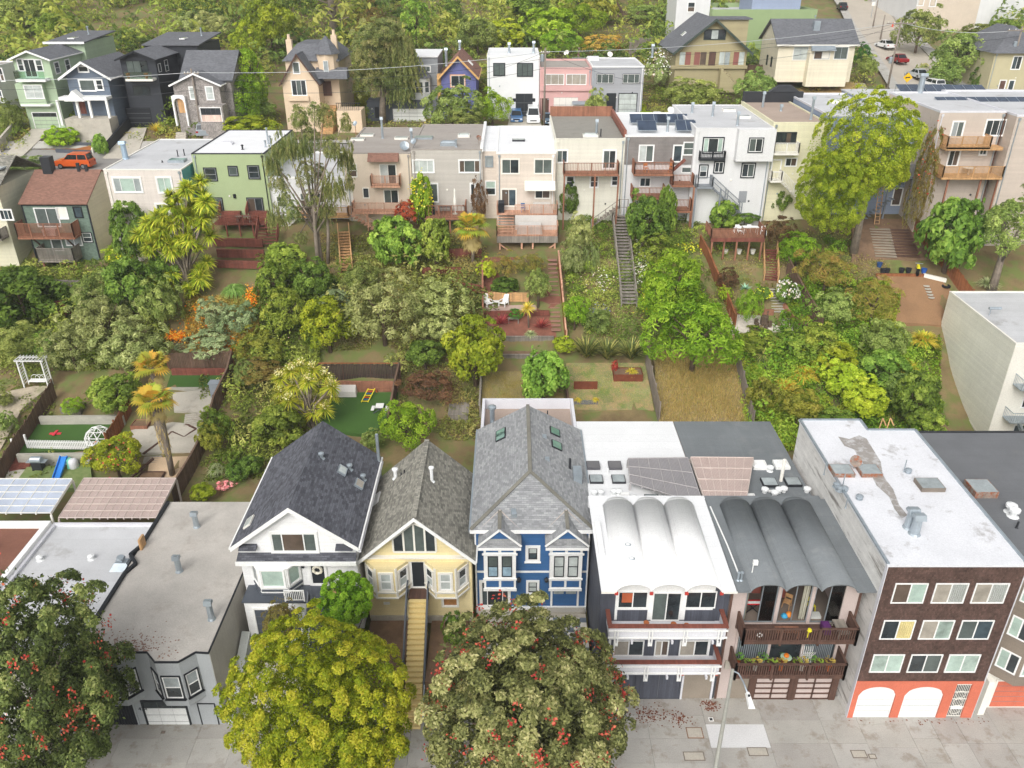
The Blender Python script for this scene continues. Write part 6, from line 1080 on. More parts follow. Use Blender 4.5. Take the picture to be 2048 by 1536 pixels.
ws(T,Y,1,[(740,355,865,425,dict(g=(3,1),panes=[GL_D,GL_M,GL_D])),(780,500,880,560,dict(g=(2,1)))],fm=BLACKP,panes=GL_D); win(T,FX(T.X1),Y+.6,Y+1.6,T.ze-1.8,T.ze-.7,g=(1,1),panes=GL_D); win(T,FX(T.X1),Y+3,Y+4.2,T.ze-2,T.ze-.5,g=(1,2),panes=GL_D)
r = prect(Y-1.3,1,735,462,895,475); b = MB(); b.box(r[0],r[1],Y-1.4,Y-.01,r[2],r[3]); T.part('balcony',b,OFFW); b = MB(); b.box(r[0],r[1],Y-1.4,Y-1.37,r[3],r[3]+.9); T.part('glass_guard',b,clear('guard_glass'))
for x in(752,858):q = prect(Y-1,1,x-8,442,x+8,466); single('orange_planter','square orange planter on the black house balcony','planter',MB().hexa([(q[0]+.1,Y-1.2,r[3]),(q[1]-.1,Y-1.2,r[3]),(q[1]-.1,Y-.8,r[3]),(q[0]+.1,Y-.8,r[3]),(q[0],Y-1.3,r[3]+.7),(q[1],Y-1.3,r[3]+.7),(q[1],Y-.7,r[3]+.7),(q[0],Y-.7,r[3]+.7)]),mat('orange_clay','c06a3a',.7),(q[0],Y-1,r[3]),group='orange planters on the black house')
r = prect(Y,1,745,600,880,745); garage(T,FY(Y),r[0],r[1],T.zb,r[3]-.8,BLACKP,rows=4,cols=1,fm=BLACKP); vent(T,T.X1+2,Y+14,T.zr_+.7,1.0,.1,GALV); sky_slope(T,0,0,0,.4,.8,GL_W,WHITE,nrm=(0,-.08,1),pos=(T.X1,Y+12,T.zr_+.5))
Y = 116; T = pgable('shingle_cottage','weathered grey shingle cottage with white trim and charcoal roof',1,Y,1010,1150,1280,495,432,690,3,SHG,SH_CH,ov=.35,fov=.4)
r = prect(Y+3,1,1045,330,1360,480); b = MB(); P = [(Y+2,19),(Y+11,19),(Y+11,r[2]+.4),(Y+6.5,r[3]+.3),(Y+2,r[2]+.4)]; xa,xb = r[0]+.6,r[1]-.2; b.add([(xa,y,z)for y,z in P]+[(xb,y,z)for y,z in P],[(4,3,2,1,0),(5,6,7,8,9)]+[(i,(i+1)%5,5+(i+1)%5,5+i)for i in range(5)]); T.part('main_wall',b,SHG)
for s in(0,1):b = MB(); ya = Y+1.6 if s==0 else Y+11.4; b.slab([(xa-.4,ya,r[2]+.35),(xb+.4,ya,r[2]+.35),(xb+.4,Y+6.5,r[3]+.45),(xa-.4,Y+6.5,r[3]+.45)],.15); T.part('roof_slope',b,SH_CH)
ws(T,Y,1,[(1112,510,1145,580,dict(g=(1,2))),(1208,508,1248,582,dict(g=(1,2)))],panes=GL_W,trim=.1); blk(T,1,Y,1045,580,1085,660,.06,TANW,'door',.06)
r = prect(Y-.1,1,1018,560,1095,690); b = MB(); arch(b,FY(Y-.05),r[0]+.2,r[1]-.2,r[2]+2.0,r[3]+.1,.6,0,.4); b.box(r[0],r[0]+.2,Y-.5,Y-.02,r[2]-1,r[3]); b.box(r[1]-.2,r[1],Y-.5,Y-.02,r[2]-1,r[3]); T.part('porch_arch',b,WHITE)
r = prect(Y-2,1,1178,632,1295,712); b = MB(); b.box(r[0]-.3,r[1]+.3,Y-2,Y-.02,r[2]-3,r[3]+.3); T.part('garage_block',b,SHG); garage(T,FY(Y-2),r[0],r[1],r[2],r[3],mat('garage_stripe','e0c4b6',.6,.1,3,pat='planks',p=.4,axis=0,cvar=.5),rows=2,cols=4,fm=WHITE,glassrow=1)
for i in range(8):p = gp(*zp(1,1045,770-16*i)); b = MB(); x_ = hx(*zp(1,1045,700),Y-3+.3*i); b.box(x_-.7,x_+.7,Y-4.5+.5*i,Y-4+.5*i,18.5,gz(x_,Y-4.5)+.25+.22*i); T.part('stone_step',b,CONC)
Y = 121; T = pgable('peach_tudor','peach stucco tudor with steep dark gable and slate turrets',1,Y,1650,1722,1860,480,318,690,3,TUD,SH_CH,ov=.3,fov=.5,tm=DKWOOD,barge=.3)
ws(T,Y,1,[(1715,365,1752,430,dict(g=(1,1),fm=WHITE)),(1708,470,1792,558,dict(g=(3,1)))],panes=GL_D,trim=.08); blk(T,1,Y,1690,560,1810,588,.4,TUD,'sill_box',.4)
b = MB(); xb = hx(*zp(1,1985,500),Y+3); b.box(T.X0,xb,Y+3,Y+14,19.5,T.zr_-1.2); T.part('main_wall',b,TUD); b = MB(); b.hexa([(T.X0-.4,Y+2.6,T.zr_-1.2),(xb+.4,Y+2.6,T.zr_-1.2),(xb+.4,Y+14.4,T.zr_-1.2),(T.X0-.4,Y+14.4,T.zr_-1.2),(T.X0+1.5,Y+5,T.zr_+.9),(xb-1.5,Y+5,T.zr_+.9),(xb-1.5,Y+11,T.zr_+.9),(T.X0+1.5,Y+11,T.zr_+.9)]); T.part('main_roof',b,SH_CH)
xt = hx(*zp(1,1905,340),Y+2); b = MB(); b.lathe((xt,Y+3.2,T.ze+.5),[(1.5,0),(1.5,3.0)],8); T.part('turret',b,TUD); b = MB(); b.lathe((xt,Y+3.2,T.ze+3.4),[(1.9,0),(1.2,1.1),(.1,2.3)],6); T.part('turret_roof',b,SH_CH); win(T,FY(Y+1.7),xt-.35,xt+.35,T.ze+1.0,T.ze+2.6,g=(1,1),panes=GL_S)
b = MB(); b.hexa([(xt-1.8,Y+.8,T.ze+.3),(xt+3.0,Y+.8,T.ze+.3),(xt+3.0,Y+2.9,T.ze+.3),(xt-1.8,Y+2.9,T.ze+.3),(xt-1.6,Y+2,T.ze+1.4),(xt+2.8,Y+2,T.ze+1.4),(xt+2.8,Y+2.9,T.ze+1.6),(xt-1.6,Y+2.9,T.ze+1.6)]); T.part('porch_roof',b,SH_CH); blk(T,1,Y+2.9,1890,475,1940,560,.06,DKWOOD,'door',.06)
for x,z in((T.X0+.3,T.zr_),(xb-.6,T.zr_+.6)):b = MB(); b.box(x-.4,x+.4,Y+5,Y+5.8,z-2,z+1.4); b.lathe((x,Y+5.4,z+1.4),[(.25,0),(.2,.7)],8); T.part('chimney',b,TUD)
for i in range(9):b = MB(); b.box(xt-1.0,xt+.7,Y-1.6+.5*i,Y-1.1+.5*i,18.8,19.6+.35*i); T.part('brick_step',b,TANW)
b = MB(); b.box(xt+1.3,xt+4.8,Y-.5,Y+2.8,19,22.2); T.part('terrace_wall',b,TUD); b = MB();
for i in range(12):b.bar((xt+1.4+.28*i,Y-.45,22.2),(xt+1.4+.28*i,Y-.45,23.2),.04)
b.bar((xt+1.3,Y-.45,23.2),(xt+4.8,Y-.45,23.2),.08); T.part('terrace_railing',b,BLACKP,kind='stuff')
Y = 130; T = Thing('grey_victorian','grey house with white octagonal bay above a white garage door','house',(hx(*zp(2,450,600),Y),Y,19)); b = MB(); r = prect(Y+2,2,330,335,575,590); b.box(r[0]-.5,r[1],Y+2,Y+12,19,r[3]); T.part('wall',b,GVIC); b = MB(); b.box(r[0]-.6,r[1]+.1,Y+1.8,Y+12,r[3],r[3]+.15); T.part('roof',b,RF_WHITE)
pwin(T,Y+2,2,480,388,528,420,g=(2,1),panes=GL_M,trim=.1); r = prect(Y-.5,2,385,460,522,590); c = (r[0]+r[1])/2; w_ = (r[1]-r[0])/2; BB = [(c-w_,Y+1.99),(c-w_,Y+.6),(c-w_*.55,Y-.3),(c+w_*.55,Y-.3),(c+w_,Y+.6),(c+w_,Y+1.99)]; b = MB(); b.ext(BB,19.2,r[3]); bay = T.part('bay',b,WHITE); b = MB(); n = len(BB); b.add([(c+(x-c)*1.12,y-.15,r[3])for x,y in BB]+[(c+(x-c)*.5,y*.4+(Y+1.5)*.6,r[3]+1.3)for x,y in BB],[tuple(range(n,2*n))]+[(i,(i+1)%n,n+(i+1)%n,n+i)for i in range(n)]); T.part('bay_roof',b,SH_CH,bay)
for i in range(1,4):F,L = FD(BB[i],BB[i+1]); win(T,F,.15,L-.15,r[3]-2.1,r[3]-.5,g=(1,2),panes=GL_M,trim=.06)
r = prect(Y-1.2,2,160,590,502,725); b = MB(); b.box(r[0],r[1],Y-1.2,Y+2,18.8,r[3]); T.part('garage_block',b,mat('garage_slate','565b62',.7,.08)); r2 = prect(Y-1.2,2,315,640,498,725); garage(T,FY(Y-1.2),r2[0],r2[1],r2[2],r2[3],GDOOR,rows=4,cols=4,fm=WHITE,fw=.08); r3 = prect(Y-1.2,2,205,625,228,690); b = MB(); b.bf(FY(Y-1.2),*r3,0,.04); T.part('door',b,BLACKP); text(T,'71',hx(*zp(2,188,640),Y-1.3),Y-1.22,hz(*zp(2,188,642),Y-1.2),.35,WHITE)
T = pgable('purple_house','purple house with orange trimmed gable and redbrown roof',2,Y,590,682,795,440,330,600,11,PURP,SH_RB,ov=.45,fov=.7,tm=mat('orange_trim','cfa46a',.6),barge=.35); pwin(T,Y,2,650,442,728,505,g=(2,1),split=(.6,),panes=GL_D,trim=.16,tm=mat('peach_trim','d9a884',.6)); r = prect(Y,2,568,440,596,590); b = MB(); b.box(r[0],r[1],Y+.5,Y+2,r[2],r[3]); T.part('side_porch',b,mat('orange_trim','cfa46a',.6))
hood(T,T.X0+.6,Y+4,T.ze+.8,2.4,.22); hood(T,T.xr-.2,Y+9,T.zr_,1.2,.2); sky_slope(T,0,0,0,.5,.7,WHITE,WHITE,nrm=(1,0,1),pos=(T.xr+1.6,Y+5,on_slope(T,T.xr+1.6)))
T = row('white_cube_house','white cube house with black framed windows above driveway cars',2,860,1168,326,Y,141,19,mat('stucco_bright_white','e2e2e2',.65,.04,.5),RF_WHITE,par=.15,cm=WHITE); ws(T,Y,2,[(898,370,965,443,dict()),(1037,370,1128,447,dict(g=(3,1)))],fm=DKFR,panes=GL_M,trim=.05,tm=DKFR,fw=.09)
r = prect(Y,2,1030,550,1125,648); garage(T,FY(Y),r[0],r[1],19.2,r[3],DKFR,rows=3,cols=2,fm=DKFR,fw=.05); r = prect(Y-.5,2,1000,335,1140,480); b = MB(); b.box(r[0],r[1],Y-.25,Y-.01,r[2],r[3]);
for x,h in((990,1.3),(1133,1.5)):q = atZ(*zp(2,x,310),T.zr); hood(T,q[0],q[1],T.zr,h,.2)
for x in(1020,1133):q = prect(Y,2,x-6,575,x+6,595); b = MB(); b.bar(((q[0]+q[1])/2,Y-.05,q[2]),((q[0]+q[1])/2,Y-.05,q[3]),.5,.05); T.part('diamond_ornament',b,BLACKP)
T = row('pink_house','rose pink stucco house with two broad windows above driveway clutter',2,1170,1474,395,Y,141,19,PINK,RF_T,par=.3,cm=PINK); ws(T,Y,2,[(1203,435,1310,495,dict(g=(3,1),split=(.3,.7))),(1325,435,1440,495,dict(g=(3,1),split=(.3,.7)))],panes=GL_B,trim=.06); r = prect(Y,2,1250,570,1392,625); garage(T,FY(Y),r[0],r[1],19.2,r[3],OFFW,rows=3,cols=4,fm=PINK); r = prect(Y,2,1172,575,1222,640); b = MB(); b.bf(FY(Y),r[0],r[1],19.2,r[3],-.02,.02); T.part('door',b,DKWOOD); r = prect(Y,2,1170,500,1474,530); b = MB(); b.bf(FY(Y),r[0],r[1],r[2],r[3],0,.3); T.part('ledge',b,PINK)
q = atZ(*zp(2,1325,330),T.zr); dish(T,q[0],q[1],T.zr,.45,OFFW,-.5); hood(T,q[0]+2,q[1],T.zr,1.2,.18,RUST); q = atZ(*zp(2,1400,350),T.zr); skyl(T,q[0],q[1],T.zr,2.2,1.5,.3,GALV,GL_S)
T = row('grey_twin_house','cool grey house with white edged windows and slatted dark garage',2,1476,1782,386,Y,141,19,GRY2,RF_LG,par=.2,cm=WHITE); ws(T,Y,2,[(1503,434,1600,487,dict(g=(3,1),split=(.3,.7))),(1655,434,1752,487,dict(g=(3,1),split=(.3,.7)))],panes=GL_M,trim=.06,tm=DKFR); r = prect(Y,2,1632,548,1735,628); garage(T,FY(Y),r[0],r[1],19.2,r[3],GL_W,rows=5,cols=3,fm=DKFR,fw=.1); r = prect(Y,2,1558,545,1615,625); b = MB(); b.bf(FY(Y),r[0],r[1],19.2,r[3],-.02,.02); T.part('entry_recess',b,DKFR)
q = atZ(*zp(2,1578,340),T.zr); dish(T,q[0],q[1],T.zr,.45,OFFW,.2); hood(T,q[0]+7,q[1]+1,T.zr,1.8,.22); q = atZ(*zp(2,1480,350),T.zr); skyl(T,q[0],q[1],T.zr,1.8,1.4,.5,WHITE,LAV)
Y = 138; T = pgable('olive_craftsman','olive craftsman house with deep grey gable and glazed porch',3,Y,15,255,430,290,112,520,14,OLV,SH_CH,ov=.7,fov=1.0,tm=mat('dark_green_trim','3f4a42',.6),barge=.4); ws(T,Y,3,[(178,175,300,230,dict(g=(3,1),panes=[GL_D,GL_W,GL_D]))],fm=DKFR,trim=.1,tm=mat('dark_green_trim','3f4a42',.6)); CU = mat('porch_curtain','8b5a52',.8)
for x0,x1,pm_ in((30,100,[GL_W,CU]),(115,190,[CU,GL_D]),(262,328,[GL_W,GL_S]),(345,412,[CU,GL_W])):pwin(T,Y,3,x0,302,x1,382,g=(2,1),fm=OLV,panes=pm_,trim=.05)
pwin(T,Y,3,200,300,245,390,g=(1,1),fm=OLV,panes=DKWOOD,name='door'); r = prect(Y,3,-20,383,425,400); b = MB(); b.box(r[0],r[1],Y-.4,Y-.01,r[2],r[3]); T.part('belt',b,OLV); b = MB(); b.box(T.X1-4.5,T.X1+1,Y+5,Y+9,T.ze,T.zr_-.4); T.part('dormer',b,OLV); b = MB(); b.box(T.X1-4.8,T.X1+1.5,Y+4.6,Y+9.4,T.zr_-.4,T.zr_-.2); T.part('dormer_roof',b,SH_CH)
xs_ = hx(*zp(3,270,410),Y-1); z0 = hz(*zp(3,270,400),Y-1)
for i in range(12):b = MB(); b.box(xs_+.42*i,xs_+.42*(i+1),Y-1.6,Y-.42,T.zb-.3,z0-.4*i); T.part('porch_step',b,OLV)
sky_slope(T,0,0,0,.4,.7,GL_W,WHITE,nrm=(-1,0,1.2),pos=(T.xr-3.5,Y+6,on_slope(T,T.xr-3.5)))
Y = 142; r = prect(Y,3,600,250,1045,480); ze = r[3]; zb = r[2]; X0,X1 = r[0],r[1]; T = Thing('cream_cottage','cream clapboard cottage with charcoal side gable roof on a dry bank','house',((X0+X1)/2,Y,zb)); zr = ze+3.0; P = [(Y,zb),(Y+10,zb),(Y+10,ze),(Y+5,zr),(Y,ze)]; b = MB(); b.add([(X0,y,z)for y,z in P]+[(X1,y,z)for y,z in P],[(4,3,2,1,0),(5,6,7,8,9)]+[(i,(i+1)%5,5+(i+1)%5,5+i)for i in range(5)]); T.part('wall',b,CRC)
for s in(0,1):b = MB(); ya = Y-.6 if s==0 else Y+10.6; b.slab([(X0-.5,ya,ze-.25),(X1+.5,ya,ze-.25),(X1+.5,Y+5,zr+.2),(X0-.5,Y+5,zr+.2)],.15); T.part('roof_slope',b,SH_CH)
b = MB(); b.box(X0-.5,X1+.5,Y-.68,Y-.6,ze-.45,ze-.22); T.part('gutter',b,OFFW); r = prect(Y-1.5,3,785,300,1020,480); b = MB(); b.box(r[0],r[1],Y-1.5,Y-.01,zb-.5,r[3]); T.part('bay',b,CRC); ws(T,Y,3,[(700,275,780,348,dict(g=(2,1),panes=GL_W))],trim=.15,fm=GALV,tm=OFFW); ws(T,Y-1.5,3,[(820,300,910,345,dict(g=(2,1),panes=[GL_BR,OFFW])),(940,275,1015,345,dict(g=(2,1)))],panes=GL_M,trim=.12,tm=OFFW,fm=GALV)
r = prect(Y-1.6,3,805,268,945,295); b = MB(); b.hexa([(r[0],Y-2.3,r[2]),(r[1],Y-2.3,r[2]),(r[1],Y-1.4,r[2]),(r[0],Y-1.4,r[2]),(r[0],Y-2.2,r[2]+.1),(r[1],Y-2.2,r[2]+.1),(r[1],Y-1.4,r[3]),(r[0],Y-1.4,r[3])]); T.part('awning',b,GALV)
for i in(0,1):win(T,FX(X0,-1),-(Y+3.2+2.6*i),-(Y+2.4+2.6*i),zb+2,zb+3.6,g=(1,1),panes=GL_D,fm=DKFR)
b = MB(); b.box(X0+6,X0+7,Y+2.4,Y+3.2,ze+1.6,zr); T.part('skylight',b,GALV)
Y = 156; r = prect(Y,3,215,55,822,300); T = flat('sage_block','large sage green stucco block behind the cream cottage',r[0],r[1],Y,176,20,r[3],GBIG,RF_LG,par=.8,cm=GBIG); b = MB(); b.box(r[0]+8,r[1]-1.5,Y+5,Y+14,r[3]-.8,r[3]+2.6); T.part('penthouse',b,BLGR); b = MB(); b.box(r[0]-6,r[0]-.1,Y+2,Y+12,22,r[3]+3); T.part('side_block',b,STW); win(T,FY(Y+2),r[0]-4,r[0]-2.8,r[3]-.5,r[3]+1,g=(1,2),panes=GL_D,trim=.1)
Y = gp(1930,58)[1]; T = flat('white_wall_building','large pale grey walled building at the top of the side street',hx(*zp(3,1410,80),Y),hx(*zp(3,1410,80),Y)+60,Y,Y+24,20,48,STW,RF_LG); ws(T,Y,3,[(1430,-20,1460,30,dict(g=(1,2))),(1500,-10,1530,35,dict(g=(1,2)))],panes=GL_M,trim=.2)
b = MB(); b.bf(FY(Y),T.X0+.02,T.X0+13,20,46,0,.05); T.part('beige_front',b,mat('stucco_beige2','cdbfae',.7,.05));
Y = gp(1795,34)[1]+8; T = flat('blue_garage','dark blue garage with white lattice beside the side street',hx(*zp(3,1285,60),Y-8),hx(*zp(3,1410,60),Y-8)-.3,Y-8,Y-1,24,40,mat('navy_paint','33466b',.6,.06),RF_LG); b = MB()
for i in range(6):b.bar((T.X0+.5,Y-8.06,32+.8*i),(T.X0+3,Y-8.06,32+.8*i),.2)
for i in range(4):b.bar((T.X0+.5+.8*i,Y-8.06,32),(T.X0+.5+.8*i,Y-8.06,36),.2)
T.part('lattice',b,WHITE)
Y = 137; r = prect(Y,3,1850,310,2150,550); T = flat('cream_corner_house','cream stucco house with dark hipped roof at the right edge',r[0],r[1],Y,150,20,r[3],mat('stucco_khaki','bdb594',.75,.05),RF_T,par=.04); b = MB(); b.hexa([(r[0]-.6,Y-.7,r[3]),(r[1]+.6,Y-.7,r[3]),(r[1]+.6,150.6,r[3]),(r[0]-.6,150.6,r[3]),(r[0]+4,Y+4,r[3]+3.6),(r[1]-4,Y+4,r[3]+3.6),(r[1]-4,146,r[3]+3.6),(r[0]+4,146,r[3]+3.6)]); T.part('hip_roof',b,SH_CH); ws(T,Y,3,[(1980,330,2030,405,dict(g=(2,1))),(1900,470,1935,545,dict(g=(1,1),panes=DKWOOD,name='door')),(1955,470,1985,545,dict(g=(1,1),panes=GL_D))],panes=GL_D,trim=.1)
def street_side():
 c = [(60.5,112),(64,124),(67.0,136),(70,150),(73,165),(76.5,185),(81,205),(86,235),(95,280)]; v = []; w = 4.6
 def band(a0,a1,dz,name,m,th=0):
  b = MB()
  for i,(x,y)in enumerate(c):
   for a in(a0,a1):b.v.append((x+a,y,gz(x+a,y)+dz))
  for i in range(len(c)-1):b.f.append((2*i,2*i+1,2*i+3,2*i+2))
  struct(name,b,m)
 CRD = mat('road_concrete','b3aa9d',.9,.07,.3,bump=.2); band(-w,w,.3,'side_street',CRD); band(w,w+2.2,.42,'side_pavement',SW[1]); band(-w-1.8,-w,.42,'side_pavement',SW[1]); band(w-.02,w+.15,.44,'side_kerb',CONC); return c
SIDE = street_side()
# ---- cars
TYRE = mat('tyre','1d1d1e',.9,.1); RIM = mat('rim','9a9da0',.35,.1,metal=.7,bump=0); CGL = glass('car_glass','20262a',.05,.7); LAMPW = mat('headlight','d8dde0',.15,.05,bump=0,spec=.8); LAMPR = mat('tail_light','a3201c',.25,.05,bump=0)
def car(label,col,x,y,z,rz,kind='sedan',L=4.5,W=1.8,H=1.45,cat='car'):
 T = Thing('parked_'+('van' if kind=='van' else 'car'),label,cat,(x,y,z),rz=rz,local=True); m = mat('car_paint_'+col,col,.28,.03,bump=0,spec=.6)
 hb = H*.58 if kind!='van' else H*.52; l = L/2; w = W/2
 if kind=='sedan':pr = [(-l,.3),(-l,hb*.82),(-l*.93,hb*.97),(-l*.58,hb),(l*.42,hb*.99),(l*.9,hb*.84),(l,hb*.62),(l,.3)]; cab = [(-l*.72,hb*.98),(-l*.40,H),(l*.08,H*.995),(l*.46,hb*.97)]
 elif kind=='suv':pr = [(-l,.35),(-l,hb*.95),(-l*.96,hb),(l*.48,hb),(l*.93,hb*.9),(l,hb*.65),(l,.35)]; cab = [(-l*.95,hb*.99),(-l*.84,H),(l*.1,H),(l*.48,hb*.98)]
 else:pr = [(-l,.35),(-l,hb),(l*.62,hb),(l*.95,hb*.82),(l,hb*.6),(l,.35)]; cab = [(-l*.985,hb*.99),(-l*.95,H),(l*.32,H*.99),(l*.66,hb*.98)]
 def loft(P,s0,s1,zref,ztop):
  b = MB(); n = len(P)
  for sgn in(-1,1):
   for(a,c)in P:k = s0+(s1-s0)*max(0,min(1,(c-zref)/(ztop-zref))); b.v.append((a,sgn*w*k,c))
  b.f = [tuple(range(n)),tuple(range(n,2*n))[::-1]]+[((i+1)%n,i,n+i,n+(i+1)%n)for i in range(n)]; return b
 body = T.part('body',loft(pr,1,.94,hb*.6,hb),m); T.part('cabin',loft(cab,.93,.76,hb,H),m)
 def cg(a0,a1,t0,t1,nm,side):
  pass
 A,B,C_,D = [np.array((p[0],p[1]))for p in cab]; kk = lambda c:.93+(.76-.93)*max(0,(c-hb)/(H-hb)); e = .012
 def quad(p0,p1,y0f,y1f,nm,off):
  n_ = np.array((p1[1]-p0[1],-(p1[0]-p0[0]))); n_ = n_/np.linalg.norm(n_)*off; a = p0+(p1-p0)*.1+n_; c = p0+(p1-p0)*.9+n_; T.part(nm,MB().add([(a[0],-w*kk(a[1])*.9,a[1]),(a[0],w*kk(a[1])*.9,a[1]),(c[0],w*kk(c[1])*.9,c[1]),(c[0],-w*kk(c[1])*.9,c[1])],[(0,1,2,3)]),CGL)
 quad(D,C_,0,0,'windscreen',e if True else-e); quad(A,B,0,0,'rear_window',-e)
 for s in(-1,1):
  zl = hb+(H-hb)*.14; zh = hb+(H-hb)*.86; xa0 = A[0]+(B[0]-A[0])*.2+.1; xa1 = A[0]+(B[0]-A[0])*.86+.08; xd0 = D[0]-(D[0]-C_[0])*.2-.1; xd1 = D[0]-(D[0]-C_[0])*.86-.06; xm = (B[0]+C_[0])/2
  Y_ = lambda zz:s*(w*kk(zz)+e)
  for p in((xa0,xm-.05,xa1,xm-.05),(xm+.05,xd0,xm+.05,xd1)):T.part('side_window',MB().add([(p[0],Y_(zl),zl),(p[1],Y_(zl),zl),(p[3],Y_(zh),zh),(p[2],Y_(zh),zh)],[(0,1,2,3)]),CGL)
  T.part('mirror',MB().box(l*.36,l*.44,s*w*.98 if s>0 else-w*1.1,w*1.1 if s>0 else-w*.98,hb,hb+.14),m)
  T.part('headlight',MB().hexa([(l*.93,s*w*.6,hb*.62),(l+.01,s*w*.6,hb*.58),(l+.01,s*w*.9,hb*.58),(l*.93,s*w*.96,hb*.62),(l*.93,s*w*.6,hb*.8),(l*.985,s*w*.6,hb*.76),(l*.985,s*w*.9,hb*.76),(l*.93,s*w*.96,hb*.8)]),LAMPW)
  T.part('tail_light',MB().box(-l-.012,-l+.1,min(s*w*.62,s*w*.95),max(s*w*.62,s*w*.95),hb*.66,hb*.88),LAMPR)
  for a in(-.62,.62):
   b = MB(); r = .33; b.tube([(a*l,s*(w-.2),r),(a*l,s*(w+.015),r)],r,16); wh = T.part('wheel',b,TYRE); b = MB(); b.tube([(a*l,s*(w-.05),r),(a*l,s*(w+.03),r)],r*.62,12); T.part('rim',b,RIM,wh)
 T.part('bumper',MB().box(l*.96,l+.04,-w*.9,w*.9,.3,.5),m); T.part('bumper',MB().box(-l-.04,-l*.96,-w*.9,w*.9,.3,.5),m); T.part('grille',MB().box(l*.98,l+.03,-w*.5,w*.5,.52,.68),BLACKP); T.part('number_plate',MB().box(l+.04,l+.05,-.25,.25,.36,.48),WHITE)
 return T
def pcar(label,col,px,py,rz,kind='sedan',base=None,Y=None,dz=.06,**kw):
 p = gp(px,py); car(label,col,p[0],p[1],p[2]+dz,rz,kind,**kw)
D = -pi/2
pcar('blue hatchback parked nose out on the white cube driveway','3b6a9a',1033,243,D,'suv',H=1.6,L=4.3)
pcar('white van parked nose out on the white cube driveway','e4e6e6',1066,244,D,'van',H=2.2,L=5.2,W=1.95,cat='van')
pcar('slate blue small car parked before the pink house','5c7486',1098,247,D,'sedan',L=4.0)
pcar('dark grey sport utility car parked before the grey twin house','4d5356',1217,233,D,'suv',H=1.7)
pcar('silver saloon car parked nose out before slatted dark garage','9aa0a3',1258,232,D,'sedan')
pcar('white car half hidden behind solar panels before round shrubs','e1e2e0',1318,245,0,'sedan',L=4.2)
pcar('silver car parked at the curb behind the pink trailer','b5b9bb',1162,251,0,'sedan',L=4.2)
pcar('silver grey sport utility car beside the striped garage','8f979c',412,270,R(100),'suv',H=1.7)
pcar('orange boxy sport utility car parked on the upper street','c9561d',152,336,R(178),'suv',H=1.85,L=4.6)
U = R(75)
for lab,col,px,py,k in(('black sedan parked high on the side street','23272b',1683,22,'sedan'),('white sedan behind the red sedan on the side street','e6e6e6',1768,100,'sedan'),('dark red sedan on the side street','8a1f26',1793,129,'sedan'),('silver sedan between red and white cars on side street','b9bdbf',1832,160,'sedan'),('white hatchback lowest on the side street','e9e9e9',1862,180,'suv')):pcar(lab,col,px,py,R(98)if px>1690 else R(80),k,dz=.35,L=4.7,H=1.5)
p = gp(1128,250); t = Thing('box_trailer','white low trailer with pinkish end before the pink house','trailer',p); t.part('body',MB().box(p[0]-1.2,p[0]+1.2,p[1]-2,p[1]+2,p[2]+.5,p[2]+1.6),WHITE); t.part('end_panel',MB().box(p[0]-1.15,p[0]+1.15,p[1]+2.01,p[1]+2.06,p[2]+.5,p[2]+1.5),PINK)
for s in(-1,1):t.part('wheel',MB().tube([(p[0]+s*1.05,p[1],p[2]+.3),(p[0]+s*1.22,p[1],p[2]+.3)],.3,12),TYRE)
p = gp(1160,243); t = Thing('garden_shed','beige metal shed beside the green shrub on pink driveway','shed',p); t.part('wall',MB().box(p[0]-1.1,p[0]+1.1,p[1]-.8,p[1]+.8,p[2]-.1,p[2]+2.6),mat('shed_beige','b0a79c',.6,.08,pat='cor',p=.2,axis=0)); t.part('roof',MB().hexa([(p[0]-1.3,p[1]-1,p[2]+2.6),(p[0]+1.3,p[1]-1,p[2]+2.6),(p[0]+1.3,p[1]+1,p[2]+2.6),(p[0]-1.3,p[1]+1,p[2]+2.6),(p[0]-1.2,p[1]-.3,p[2]+2.95),(p[0]+1.2,p[1]-.3,p[2]+2.95),(p[0]+1.2,p[1]+.3,p[2]+2.95),(p[0]-1.2,p[1]+.3,p[2]+2.95)]),GALV)
for i,(px,c,l)in enumerate(((1120,'c58a4a','orange brown carton pile'),(1112,'b9794a','brown carton'),(1136,'2f6e9e','blue wheeled bin'),(1143,'2f7a52','green wheeled bin'),(1146,'33363a','black wheeled bin'))):
 p = gp(px,238-2*(i%2)); m_ = mat('bin_'+c,c,.6,.1); t = Thing('wheeled_bin' if 'bin' in l else 'carton',l+' on the pink house driveway','bin' if 'bin' in l else 'carton',p); t.part('body',MB().hexa([(p[0]-.28,p[1]-.28,p[2]),(p[0]+.28,p[1]-.28,p[2]),(p[0]+.28,p[1]+.28,p[2]),(p[0]-.28,p[1]+.28,p[2]),(p[0]-.36,p[1]-.36,p[2]+1.1),(p[0]+.36,p[1]-.36,p[2]+1.1),(p[0]+.36,p[1]+.36,p[2]+1.1),(p[0]-.36,p[1]+.36,p[2]+1.1)]),m_); t.part('lid',MB().box(p[0]-.38,p[0]+.38,p[1]-.4,p[1]+.38,p[2]+1.11,p[2]+1.18),m_)
POLE = mat('pole_wood','8b8177',.9,.15,1,pat='planks',p=.1,axis=0)
